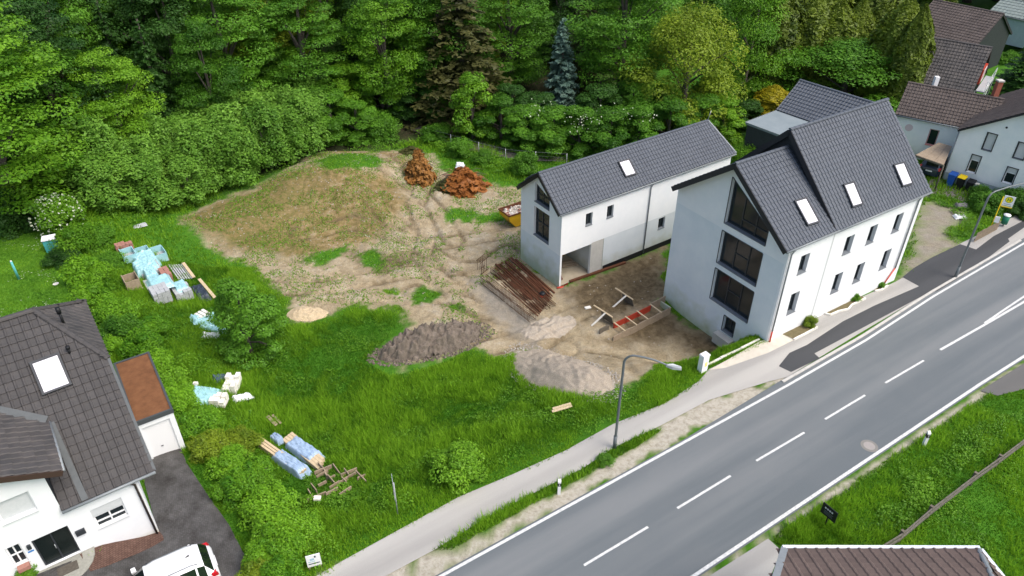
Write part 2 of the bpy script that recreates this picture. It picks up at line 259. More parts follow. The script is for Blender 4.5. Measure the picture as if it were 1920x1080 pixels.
def ground_mat():
    m = bpy.data.materials.new('ground_soil_and_turf'); m.use_nodes = True; t = m.node_tree; b = t.nodes['Principled BSDF']; N = t.nodes.new; L = t.links.new
    tc = N('ShaderNodeTexCoord')
    def noise(sc, det=6, ro=.65): n = N('ShaderNodeTexNoise'); n.inputs['Scale'].default_value = sc; n.inputs['Detail'].default_value = det; n.inputs['Roughness'].default_value = ro; L(tc.outputs['Object'], n.inputs[0]); return n.outputs[0]
    def ramp(src, *st):
        r = N('ShaderNodeValToRGB'); e = r.color_ramp.elements
        while len(e) < len(st): e.new(.5)
        for q, (p, c) in zip(e, st): q.position = p; q.color = (*c, 1)
        L(src, r.inputs[0]); return r.outputs[0]
    def mix(f, a, b_): x = N('ShaderNodeMix'); x.data_type = 'RGBA'; L(f, x.inputs[0]); L(a, x.inputs[6]); L(b_, x.inputs[7]); return x.outputs[2]
    A = N('ShaderNodeAttribute'); A.attribute_name = 'soil'; sA = N('ShaderNodeSeparateColor'); L(A.outputs['Color'], sA.inputs[0])
    B = N('ShaderNodeAttribute'); B.attribute_name = 'turf'; sB = N('ShaderNodeSeparateColor'); L(B.outputs['Color'], sB.inputs[0])
    C = N('ShaderNodeAttribute'); C.attribute_name = 'damp'
    big, fine, mid = noise(.35), noise(14, 8, .75), noise(2.2, 8, .7)
    sand = ramp(mid, (.28, (.20, .158, .092)), (.5, (.345, .285, .185)), (.72, (.47, .405, .285)))
    sand2 = ramp(noise(.7, 5), (.36, (.25, .195, .12)), (.5, (.37, .305, .20)), (.64, (.45, .40, .31))); sand = mix(big, sand, sand2)
    grav = ramp(fine, (.3, (.15, .14, .125)), (.5, (.29, .275, .245)), (.7, (.44, .42, .385)))
    grav2 = mix(noise(.8), grav, ramp(mid, (.35, (.20, .165, .11)), (.65, (.31, .265, .19))))
    st1 = ramp(noise(2.6, 9, .8), (.34, (.045, .085, .014)), (.46, (.15, .145, .045)), (.58, (.24, .17, .075)), (.72, (.38, .31, .19))); st2 = ramp(noise(1.3, 9, .75), (.34, (.11, .105, .032)), (.5, (.235, .172, .075)), (.66, (.35, .285, .165))); sx = N('ShaderNodeSeparateXYZ'); L(tc.outputs['Object'], sx.inputs[0]); ma = N('ShaderNodeMath'); ma.operation = 'MULTIPLY_ADD'; L(noise(.5, 5), ma.inputs[0]); ma.inputs[1].default_value = 14; L(sx.outputs[0], ma.inputs[2]); mrg = N('ShaderNodeMapRange'); mrg.inputs[1].default_value = -13.5; mrg.inputs[2].default_value = -8.5; L(ma.outputs[0], mrg.inputs[0]); straw = mix(mrg.outputs[0], st1, st2)
    dark = ramp(mid, (.3, (.070, .050, .026)), (.5, (.14, .105, .06)), (.72, (.22, .17, .10)))
    turf = ramp(mid, (.3, (.035, .115, .008)), (.55, (.06, .18, .012)), (.75, (.10, .20, .02)))
    lawn = ramp(noise(6, 8, .7), (.3, (.06, .16, .010)), (.55, (.09, .23, .016)), (.75, (.14, .28, .03)))
    floor = ramp(noise(1.3), (.35, (.018, .028, .009)), (.65, (.045, .038, .022)))
    dust = ramp(noise(3.5, 9, .75), (.3, (.27, .245, .19)), (.5, (.43, .40, .33)), (.7, (.52, .49, .42)))
    gr = N('ShaderNodeMix'); gr.data_type = 'RGBA'; gr.blend_type = 'MULTIPLY'; gr.inputs[0].default_value = 1; L(sand, gr.inputs[6]); L(ramp(noise(9, 9, .85), (.32, (.55, .53, .50)), (.5, (1, 1, 1)), (.68, (1.3, 1.28, 1.22))), gr.inputs[7]); sand = gr.outputs[2]; soil = mix(sA.outputs[2], sand, straw); soil = mix(C.outputs['Fac'], soil, dark); soil = mix(sA.outputs[1], soil, grav2); soil = mix(sB.outputs[2], soil, dust)
    tf = mix(sB.outputs[0], turf, lawn); tf = mix(sB.outputs[1], tf, floor); L(mix(sA.outputs[0], tf, soil), b.inputs['Base Color'])
    b.inputs['Roughness'].default_value = .95; b.inputs['Specular IOR Level'].default_value = .15
    bp = N('ShaderNodeBump'); bp.inputs['Strength'].default_value = .8; bp.inputs['Distance'].default_value = .1; ad = N('ShaderNodeMath'); ad.operation = 'ADD'; L(mid, ad.inputs[0]); L(fine, ad.inputs[1]); L(ad.outputs[0], bp.inputs['Height']); L(bp.outputs[0], b.inputs['Normal'])
    return m
M['ground'] = ground_mat()
g_ = raw('ground', np.stack([fx, fy, fz], 1), fq, M['ground'], org=V3(0, 0, 0), smooth=True); struct(g_)
def cattr(me, name, cols): a = me.attributes.new(name, 'FLOAT_COLOR', 'POINT'); a.data.foreach_set('color', np.stack(cols, 1).astype(np.float32).ravel())
one = np.ones_like(fx); cattr(g_.data, 'soil', [MK[0], MK[1], MK[2], one]); cattr(g_.data, 'turf', [MK[4], MK[5], MK[6], one])
a_ = g_.data.attributes.new('damp', 'FLOAT', 'POINT'); a_.data.foreach_set('value', MK[3].astype(np.float32))

def sheet(name, P, m, dz, zf=None, cuts=0, parent=None):
    bm = bmesh.new(); vs = [bm.verts.new((p[0], p[1], 0)) for p in P]; bm.faces.new(vs); bmesh.ops.triangulate(bm, faces=bm.faces[:])
    for _ in range(cuts): bmesh.ops.subdivide_edges(bm, edges=[e for e in bm.edges if e.calc_length() > .7], cuts=1, use_grid_fill=True); bmesh.ops.triangulate(bm, faces=bm.faces[:])
    v = np.array([w.co for w in bm.verts]); f = [tuple(q.index for q in fc.verts) for fc in bm.faces] if not bm.verts.index_update() else 0
    v[:, 2] = dz + (zf(v[:, 0], v[:, 1]) if zf else 0); nrm = np.array([np.cross(v[q[1]] - v[q[0]], v[q[2]] - v[q[0]])[2] for q in f])
    f = [q if k > 0 else q[::-1] for q, k in zip(f, nrm)]; bm.free(); return raw(name, v, f, m, parent)
def asphalt(name, c1, c2, c3, rot=-33.05):
    m = bpy.data.materials.new(name); m.use_nodes = True; t = m.node_tree; b = t.nodes['Principled BSDF']; N = t.nodes.new; L = t.links.new
    tc = N('ShaderNodeTexCoord'); mp = N('ShaderNodeMapping'); mp.inputs['Rotation'].default_value = (0, 0, R(rot)); mp.inputs['Scale'].default_value = (1, 1, 1); L(tc.outputs['Object'], mp.inputs[0])
    m2 = N('ShaderNodeMapping'); m2.inputs['Scale'].default_value = (.03, .62, 1); L(mp.outputs[0], m2.inputs[0])
    def nz(s, src, d=5): n = N('ShaderNodeTexNoise'); n.inputs['Scale'].default_value = s; n.inputs['Detail'].default_value = d; L(src, n.inputs[0]); return n.outputs[0]
    def rp(s, a, ca, b_, cb): r = N('ShaderNodeValToRGB'); r.color_ramp.elements[0].position = a; r.color_ramp.elements[1].position = b_; r.color_ramp.elements[0].color = (*ca, 1); r.color_ramp.elements[1].color = (*cb, 1); L(s, r.inputs[0]); return r.outputs[0]
    def mix(f, a, b_): x = N('ShaderNodeMix'); x.data_type = 'RGBA'; L(f, x.inputs[0]); L(a, x.inputs[6]); L(b_, x.inputs[7]); return x.outputs[2]
    st = rp(nz(1, m2.outputs[0]), .38, c1, .64, c2); bl = rp(nz(.5, mp.outputs[0]), .4, c1, .7, c3); bf = N('ShaderNodeMath'); bf.operation = 'MULTIPLY'; bf.inputs[1].default_value = .4; L(nz(.23, mp.outputs[0]), bf.inputs[0]); base = mix(bf.outputs[0], st, bl)
    fn = N('ShaderNodeTexNoise'); fn.inputs['Scale'].default_value = 45; fn.inputs['Detail'].default_value = 3; L(mp.outputs[0], fn.inputs[0]); sp = rp(fn.outputs[0], .3, (.6, .6, .6), .7, (1.4, 1.4, 1.4))
    x = N('ShaderNodeMix'); x.data_type = 'RGBA'; x.blend_type = 'MULTIPLY'; x.inputs[0].default_value = 1; L(base, x.inputs[6]); L(sp, x.inputs[7]); L(x.outputs[2], b.inputs['Base Color'])
    b.inputs['Roughness'].default_value = .85; b.inputs['Specular IOR Level'].default_value = .25; bp = N('ShaderNodeBump'); bp.inputs['Strength'].default_value = .25; bp.inputs['Distance'].default_value = .02; L(fn.outputs[0], bp.inputs['Height']); L(bp.outputs[0], b.inputs['Normal']); return m
M['asphalt'] = asphalt('asphalt_carriageway', (.112, .129, .140), (.178, .191, .197), (.145, .156, .162)); M['path'] = asphalt('pale_footway_asphalt', (.29, .285, .27), (.42, .41, .385), (.36, .345, .315)); M['patch'] = asphalt('fresh_asphalt', (.050, .053, .057), (.068, .071, .075), (.06, .063, .066))
M['side'] = asphalt('worn_asphalt', (.11, .11, .108), (.15, .148, .14), (.13, .128, .12))
far = [RO[:2] - RU[:2] * 70, V3(-3.44, 19.73), RO[:2], V3(15.96, 32.34), V3(22.2, 36.55), V3(28.71, 41.33), V3(39.05, 48.42), V3(62, 63.8), V3(120, 103)]
near = [V3(8.37, 19.73) - RU[:2] * 60, V3(8.37, 19.73), V3(27.45, 32.2), V3(33.0, 35.7), V3(60, 52.6), V3(120, 90)]
far_w = [p + RN[:2] * (.34 if i >= 3 else 0) for i, p in enumerate(far)]; road = struct(sheet('road', far_w + near[::-1], M['asphalt'], .0))
def strip(name, pts, w, m, dz, parent=None, zf=None):
    pts = [np.array(p[:2], float) for p in pts]; v = []
    for i, p in enumerate(pts):
        d = pts[min(i + 1, len(pts) - 1)] - pts[max(i - 1, 0)]; d /= np.linalg.norm(d); n = np.array([-d[1], d[0]]) * w / 2
        for q in (p - n, p + n): v.append((*q, dz + (zt(*q) if zf else 0)))
    return raw(name, v, [(2 * i, 2 * i + 2, 2 * i + 3, 2 * i + 1) for i in range(len(pts) - 1)], m, parent)
off = lambda L_, k: [p + RN[:2] * k for p in L_]
strip('edge_line', off(far, -.16), .15, M['paint'], .006, road); strip('edge_line', off(near, .16), .16, M['paint'], .006, road)
for a, b in (((1095, 1060), (1215, 988)), ((1270, 953), (1370, 892)), ((1418, 864), (1508, 811)), ((1547, 786), (1622, 741)), ((1660, 718), (1732, 676))): strip('lane_dash', [gz(*a), gz(*b)], .12, M['paint'], .006, road)
pd = gz(1095, 1060); 
for k in range(2): strip('lane_dash', [pd - RU * (2 + 6 * k), pd - RU * (6 + 6 * k)], .12, M['paint'], .006, road)
strip('lane_line', [gz(1763, 656), gz(1860, 601), gz(1920, 566), V3(60, 57.5, 0)], .15, M['paint'], .006, road); strip('lane_line', [gz(1846, 606), gz(1890, 576), gz(1920, 556), V3(60, 60, 0)], .13, M['paint'], .0075, road)
mc = gz(1630, 836); mh = thing('manhole_cover', 'round iron manhole cover set in the near lane of the road', 'manhole', (mc[0], mc[1], 0))
for nm, r0, r1, z_, mm in (('surround', .30, .44, .006, mat('manhole_surround', (.2, .195, .18), .9)), ('lid', 0, .295, .009, mat('manhole_iron', (.33, .31, .29), .7, (.27, .25, .24), 14, .5, 30))):
    b = MB(); n = 28; c = [(math.cos(2 * math.pi * k / n), math.sin(2 * math.pi * k / n)) for k in range(n)]
    for k in range(n): a, e = c[k], c[(k + 1) % n]; b.quad(*[mc + V3(p[0] * q, p[1] * q, z_) for p, q in ((a, r1), (e, r1), (e, r0), (a, r0))][:4 if r0 else 3])
    b.build(nm, mm, mh)
# footway, fresh asphalt patches, kerb
PAVE = [(500, 1135), (560, 1100), (640, 1053), (760, 987), (860, 932), (960, 890), (1060, 845), (1150, 795), (1245, 757), (1310, 715), (1330, 692), (1437, 640), (1560, 582), (1680, 528), (1692, 521), (1800, 457), (1862, 427), (1920, 395), (2050, 330),
        (2060, 365), (1920, 446), (1827, 504), (1747, 545), (1600, 632), (1476, 707), (1440, 716), (1330, 750), (1235, 800), (1150, 840), (1090, 880), (1000, 925), (905, 975), (820, 1028), (690, 1098), (640, 1130)]
PAVEW = np.array([gz(*p)[:2] for p in PAVE]); pave = struct(sheet('footway', PAVEW, M['path'], .012))
DARKP = [(1460, 687), (1480, 662), (1513, 647), (1580, 603), (1640, 573), (1723, 537), (1692, 520), (1713, 503), (1747, 483), (1800, 458), (1830, 468), (1863, 443), (1913, 417), (1960, 392), (1960, 402), (1920, 427), (1890, 448), (1893, 453), (1827, 503), (1757, 546), (1743, 548), (1527, 663), (1537, 672), (1483, 698)]
sheet('asphalt_patch', [gz(*p)[:2] for p in DARKP], M['patch'], .018, parent=None).parent = pave
bpy.data.objects['asphalt_patch'].location = bpy.data.objects['asphalt_patch'].location - pave.location
ORGP = ORG[pave]
kl = off(far, .2)[3:7]; acc = [np.linalg.norm(b - a) for a, b in zip(kl[:-1], kl[1:])]; tot = sum(acc); t0 = 0.
def along(P, t):
    for a, b in zip(P[:-1], P[1:]):
        l = np.linalg.norm(b - a)
        if t <= l: return a + (b - a) * t / l
        t -= l
    return P[-1]
while t0 < tot - 1:
    a, b = along(kl, t0 + .01), along(kl, t0 + .99); a_, b_ = V3(*a, .0), V3(*b, .0); h_ = .055 + .012 * random.random()
    MB().beam(a_ + V3(0, 0, h_ / 2 - .02), b_ + V3(0, 0, h_ / 2 - .02), .16, h_ + .04).build('kerb_stone', M['kerb'], pave); t0 += 1.
# low pale boundary kerb beside the drop to the site
kb = [gz(1312, 693), gz(1352, 673), gz(1390, 655), gz(1425, 637)]
lw_ = thing('boundary_kerb', 'pale concrete edging between footway and grass bank beside the large white house', 'kerb', tuple(kb[0]))
for a, b in zip(kb[:-1], kb[1:]): MB().beam(a + V3(0, 0, -.1) + RN * .05, b - (b - a) * .012 + V3(0, 0, -.14) + RN * .05, .12, .4).build('edging_block', M['kerbw'], lw_)
# paved drive on the left and small paved areas by the near house
M['pavers'] = mat('drive_pavers', (.034, .030, .028), .6, (.15, .145, .15), .9, .0)
def add_brick(m, sc, col):
    t = m.node_tree; b = t.nodes['Principled BSDF']; tc = t.nodes.new('ShaderNodeTexCoord'); mp = t.nodes.new('ShaderNodeMapping'); mp.inputs['Rotation'].default_value = (0, 0, R(20)); br = t.nodes.new('ShaderNodeTexBrick'); br.inputs['Scale'].default_value = sc
    br.inputs['Color1'].default_value = (1, 1, 1, 1); br.inputs['Color2'].default_value = (.75, .74, .73, 1); br.inputs['Mortar'].default_value = (*col, 1); br.inputs['Mortar Size'].default_value = .035
    t.links.new(tc.outputs['Object'], mp.inputs[0]); t.links.new(mp.outputs[0], br.inputs[0]); lk = b.inputs['Base Color'].links[0].from_socket; x = t.nodes.new('ShaderNodeMix'); x.data_type = 'RGBA'; x.blend_type = 'MULTIPLY'; x.inputs[0].default_value = 1
    t.links.new(lk, x.inputs[6]); t.links.new(br.outputs[0], x.inputs[7]); t.links.new(x.outputs[2], b.inputs['Base Color']); bp = t.nodes.new('ShaderNodeBump'); bp.inputs['Strength'].default_value = .5; bp.inputs['Distance'].default_value = .02; t.links.new(br.outputs['Fac'], bp.inputs['Height']); bp.invert = True; t.links.new(bp.outputs[0], b.inputs['Normal'])
add_brick(M['pavers'], 4.2, (.45, .5, .42))
DRIVE = poly_w([(262, 872), (335, 832), (352, 872), (392, 932), (430, 985), (458, 1040), (455, 1100), (430, 1180), (-40, 1180), (-40, 1110), (60, 1082), (150, 1046), (175, 1040), (296, 998)])
struct(sheet('driveway', DRIVE, M['pavers'], .05, Z, 4))
M['redpav'] = mat('red_brown_pavers', (.11, .060, .045), .8, (.17, .10, .08), 3, .0); add_brick(M['redpav'], 3.2, (.4, .4, .35))
struct(sheet('paved_strip', poly_w([(150, 1040), (240, 1010), (298, 996), (306, 1006), (308, 1014), (260, 1038), (200, 1062), (170, 1072)]), M['redpav'], .07, Z, 3))
struct(sheet('side_road', [gz(*p)[:2] for p in ((1838, 733), (1925, 678), (2100, 580), (2200, 640), (1990, 712), (1870, 742))], M['side'], .008))
struct(sheet('forecourt', [gz(*p)[:2] for p in ((1330, 1080), (1440, 1010), (1465, 1032), (1445, 1080), (1400, 1150), (1250, 1150))], M['path'], .006))
# ------------------------------------------------------------------ building kit
Zv = V3(0, 0, 1)
def wall(name, o, u, out, s0, s1, z0, top, ops, m, parent, depth=.26):
    """Outer skin of a wall in the plane o + u*s + z, with openings (sa, sb, za, top_at_sa, top_at_sb) and their reveals."""
    p = lambda s, z, k=0.: o + u * s - out * k + Zv * z; tz = lambda s: float(np.interp(s, [q[0] for q in top], [q[1] for q in top])); b = MB()
    br = sorted({s0, s1, *[q[0] for q in top if s0 < q[0] < s1], *[q for w in ops for q in w[:2] if s0 < q < s1]})
    for a, c in zip(br[:-1], br[1:]):
        mid = (a + c) / 2; iv = sorted([w for w in ops if w[0] <= mid <= w[1]], key=lambda w: w[2]); lo_a = lo_c = z0
        for w in iv:
            if w[2] > z0 + 1e-6: b.quad(p(a, lo_a), p(c, lo_c), p(c, w[2]), p(a, w[2]))
            ft = lambda s: w[3] + (w[4] - w[3]) * (s - w[0]) / (w[1] - w[0]); lo_a, lo_c = ft(a), ft(c)
        b.quad(p(a, lo_a), p(c, lo_c), p(c, tz(c)), p(a, tz(a)))
    for sa, sb, za, ta, tb in ops:
        c = [(sa, za), (sb, za), (sb, tb), (sa, ta)]
        for (s_, z_), (s2, z2) in zip(c, c[1:] + c[:1]): b.quad(p(s_, z_), p(s2, z2), p(s2, z2, depth), p(s_, z_, depth))
    return b.build(name, m, parent)
def window(parent, o, u, out, w, depth=.2, vert=(), hor=(), fm=None, pm=None, fw=.07, sill=True, name='window', sillm=None):
    sa, sb, za, ta, tb = w; p = lambda s, z, k: o + u * s - out * k + Zv * z; fm = fm or M['frame']; f = MB(); e = fw / 2
    tf = lambda s: ta + (tb - ta) * (s - sa) / (sb - sa)
    for a, c in (((sa + e, za), (sa + e, ta)), ((sb - e, za), (sb - e, tb)), ((sa, za + e), (sb, za + e)), ((sa, ta - e), (sb, tb - e))): f.beam(p(*a, depth), p(*c, depth), fw, .06, out if a[0] != c[0] else out)
    for v in vert: s_ = sa + (sb - sa) * v; f.beam(p(s_, za, depth - .004), p(s_, tf(s_), depth - .004), fw * .9, .06, out)
    for q, v0, v1 in hor: z_ = za + (min(ta, tb) - za) * q; f.beam(p(sa + (sb - sa) * v0, z_, depth - .008), p(sa + (sb - sa) * v1, z_, depth - .008), fw * .8, .06, out)
    fr = f.build(name, fm, parent)
    MB().quad(p(sa, za, depth + .012), p(sb, za, depth + .012), p(sb, tb, depth + .012), p(sa, ta, depth + .012)).build('pane', pm or M['pane'], fr)
    if sill: MB().hexa([p(sa - .02, za - .03, depth), p(sb + .02, za - .03, depth), p(sb + .02, za - .03, -.05), p(sa - .02, za - .03, -.05)], [p(sa - .02, za + .025, depth), p(sb + .02, za + .025, depth), p(sb + .02, za + .01, -.05), p(sa - .02, za + .01, -.05)]).build('sill', sillm or M['sill'], fr)
    return fr
TMESH = {}
def tile_mesh(tw, tl, m, flat=False):
    key = (round(tw, 3), round(tl, 3), m.name)
    if key not in TMESH:
        xs_ = np.array([0, .10, .26, .38, 1.0]) * tw * 1.0; zs_ = np.array([.006, .045, .045, .008, .006]) if not flat else np.array([.012, .016, .018, .016, .012]); v = []
        for y, dz in ((tl * 1.06, 0), (-.02, .05), (-.02, -.005)):
            for x, z in zip(xs_, zs_): v.append((x, y, (z + dz) if dz >= 0 else 0.002))
        f = [(r * 5 + k, (r + 1) * 5 + k, (r + 1) * 5 + k + 1, r * 5 + k + 1) for r in range(2) for k in range(4)]
        TMESH[key] = (np.array(v), f)
    return TMESH[key]
def inpoly(x, y, P): return bool(poly_sd(np.array([x]), np.array([y]), P)[0] > -.02)
def tiles(roof, planes, tw, tl, m, nsep, jit=.5):
    """planes: (P0, U, V, polygon in (u, v), visible). The nearest nsep tiles are pieces of their own, the others one joined part."""
    C = V3(0, 0, H); sepl = []; rest = []
    for P0, U, V, poly, vis in planes:
        poly = np.array(poly, float); N = np.cross(U, V); u0, v0 = poly.min(0); u1, v1 = poly.max(0); nu = max(1, round((u1 - u0) / tw)); nv = max(1, round((v1 - v0) / tl)); w_, l_ = (u1 - u0) / nu, (v1 - v0) / nv
        gu, gv = np.meshgrid(u0 + w_ * np.arange(nu), v0 + l_ * np.arange(nv)); gu, gv = gu.ravel(), gv.ravel(); ok = poly_sd(gu + w_ / 2, gv + l_ / 2, poly) > -.03
        for a, b in zip(gu[ok], gv[ok]): q = P0 + U * a + V * b + N * .02; (sepl if vis else rest).append((np.linalg.norm(q - C), q, U, V, N, w_, l_))
    sepl.sort(key=lambda t: t[0]); rest = sepl[nsep:] + rest; sepl = sepl[:nsep]; tv, tf = tile_mesh(tw, tl, m); org = ORG[roof]; base = None
    def mat4(q, U, V, N, sx, sy): return Matrix(((U[0] * sx, V[0] * sy, N[0], q[0]), (U[1] * sx, V[1] * sy, N[1], q[1]), (U[2] * sx, V[2] * sy, N[2], q[2]), (0, 0, 0, 1)))
    for _, q, U, V, N, w_, l_ in sepl:
        if base is None:
            base = []
            for tv_ in (.25, .4, .5, .6, .75): me = bpy.data.meshes.new('roof_tile'); me.from_pydata(tv.tolist(), [], tf); me.update(); me.materials.append(m); at_ = me.attributes.new('tint', 'FLOAT', 'FACE'); at_.data.foreach_set('value', [tv_] * len(tf)); base.append(me)
        o = bpy.data.objects.new('roof_tile', random.choice(base))
        COL.objects.link(o); o.parent = roof; o.matrix_local = mat4(q - org + N * random.uniform(0, .006), U, V, N, w_ / tw, l_ / tl)
    if rest:
        vv = []
        for _, q, U, V, N, w_, l_ in rest: vv.append(q - org + tv[:, :1] * (w_ / tw) * U + tv[:, 1:2] * (l_ / tl) * V + tv[:, 2:] * N + N * random.uniform(0, .006))
        n = len(tv); vv = np.concatenate(vv); ff = [tuple(i * n + k for k in q) for i in range(len(rest)) for q in tf]
        me = bpy.data.meshes.new('roof_tiles'); me.from_pydata(vv.tolist(), [], ff); me.update(); me.materials.append(m); at_ = me.attributes.new('tint', 'FLOAT', 'FACE'); at_.data.foreach_set('value', np.repeat(np.random.default_rng(3).uniform(.2, .8, len(rest)), len(tf)).astype(np.float32))
        o = bpy.data.objects.new('roof_tiles', me); COL.objects.link(o); o.parent = roof; o['kind'] = 'stuff'
def ridge_tiles(roof, a, b, m, ln=.4, r=.12):
    d = b - a; L = np.linalg.norm(d); d = d / L; x = np.cross(d, Zv); x /= np.linalg.norm(x); y = np.cross(x, d); n = max(1, int(L / ln)); l_ = L / n; v = []; f = []
    for i, (t, rr) in enumerate(((0, r * 1.12), (l_ * 1.04, r))):
        for k in range(6): an = math.pi * k / 5; v.append(d * t + x * math.cos(an) * rr + y * (math.sin(an) * rr * .8 - .02))
    f = [(k, k + 1, k + 7, k + 6) for k in range(5)] + [(0, 1, 2, 3, 4, 5)]; me = bpy.data.meshes.new('ridge_tile'); me.from_pydata([tuple(q) for q in v], [], f); me.update(); me.materials.append(m)
    at_ = me.attributes.new('tint', 'FLOAT', 'FACE'); at_.data.foreach_set('value', [.5] * len(f))
    for i in range(n): o = bpy.data.objects.new('ridge_tile', me); COL.objects.link(o); o.parent = roof; o.location = a + d * l_ * i - ORG[roof]
def slab(name, pts, N, th, m, parent): # roof board under the tiles
    pts = [np.array(q, float) for q in pts]; b = MB(); n = len(pts); b.add([q for q in pts] + [q - N * th for q in pts], [tuple(range(n)), tuple(range(2 * n - 1, n - 1, -1))] + [(i, n + i, n + (i + 1) % n, (i + 1) % n) for i in range(n)]); return b.build(name, m, parent)
def skylight(parent, pxs, P0, N, fm=None):
    q = [on_plane(*p, P0, N) for p in pxs]; c = sum(q) / 4; u = (q[1] - q[0] + q[2] - q[3]) / 2; v = (q[3] - q[0] + q[2] - q[1]) / 2; w, l = np.linalg.norm(u), np.linalg.norm(v); u /= w; v = v - u * (v @ u); v /= np.linalg.norm(v); N = N / np.linalg.norm(N)
    f = MB(); h = .2; e = .09
    for s0, s1, t0, t1 in ((-w / 2, w / 2, -l / 2, -l / 2 + e), (-w / 2, w / 2, l / 2 - e, l / 2), (-w / 2, -w / 2 + e, -l / 2 + e, l / 2 - e), (w / 2 - e, w / 2, -l / 2 + e, l / 2 - e)):
        k = lambda a, b, z: c + u * a + v * b + N * z; f.hexa([k(s0, t0, 0), k(s1, t0, 0), k(s1, t1, 0), k(s0, t1, 0)], [k(s0, t0, h), k(s1, t0, h), k(s1, t1, h), k(s0, t1, h)])
    fr = f.build('skylight', fm or M['frame'], parent); i = .98
    MB().quad(*[c + u * a * (w / 2 - e) * i + v * b * (l / 2 - e) * i + N * .165 for a, b in ((-1, -1), (1, -1), (1, 1), (-1, 1))]).build('pane', M['sky_reflection'], fr)  # pale lilac pane colour stands in for the sky reflected in the glass
def pipe(name, pts, r, m, parent, seg=7): return MB().tube(pts, r, seg).build(name, m, parent, smooth=True)
def gabled(name, label, cat, o, u, n, L, W, z0, ez, rz, ov, og, wm, tm, tw=.3, tl=.36, nsep=0, ops=None, rl0=None, rl1=None, gops=None, sub=True, over0=None):
    """Plain gabled house: front eave along u at d = 0, ridge at W/2."""
    t = thing(name, label, cat, tuple(o + Zv * z0)); P = lambda s, d, z: o + u * s + n * d + Zv * z; pt = (rz - ez) / (W / 2)
    ops = ops or []; gops = gops or []
    wall('wall', o, u, -n, 0, L, z0, [(0, ez), (L, ez)], ops, wm, t); wall('gable_wall', o, n, -u, 0, W, z0, [(0, ez), (W / 2, rz), (W, ez)], gops, wm, t)
    wall('rear_wall', P(0, W, 0), u, n, 0, L, z0, [(0, ez), (L, ez)], [], wm, t); wall('gable_wall', P(L, 0, 0), n, u, 0, W, z0, [(0, ez), (W / 2, rz), (W, ez)], [], wm, t)
    sl_ = math.hypot(1, pt); Vf = (n + Zv * pt) / sl_; Vb = (-n + Zv * pt) / sl_; e0 = P(-og, -ov, ez - ov * pt); e1 = P(L + og, -ov, ez - ov * pt); r0, r1 = P(-og, W / 2, rz), P(L + og, W / 2, rz); b0, b1 = P(-og, W + ov, ez - ov * pt), P(L + og, W + ov, ez - ov * pt)
    up = Zv * .14; roof = slab('roof', [e0 + up, e1 + up, r1 + up, r0 + up], np.cross(u, Vf), .16, M['soffit'], t); slab('roof_rear', [b1 + up, b0 + up, r0 + up, r1 + up], np.cross(-u, Vb), .16, M['soffit'], t)
    sv_ = (W / 2 + ov) * sl_; LL = L + 2 * og; tiles(roof, [(e0 + up, u, Vf, [(0, 0), (LL, 0), (LL, sv_), (0, sv_)], True), (b1 + up, -u, Vb, [(0, 0), (LL, 0), (LL, sv_), (0, sv_)], False)], tw, tl, tm, nsep)
    ridge_tiles(roof, r0 + up + Zv * .05, r1 + up + Zv * .05, tm); pipe('gutter', [e0 + up - n * .06 - Zv * .08, e1 + up - n * .06 - Zv * .08], .07, M['zinc'], t)
    return t, roof, P, (e0 + up, np.cross(u, Vf))
def facp(px, py, o, u, out):  # picture point on a wall plane -> (s, z)
    q = on_plane(px, py, o, out); return float((q - o) @ u), float(q[2])
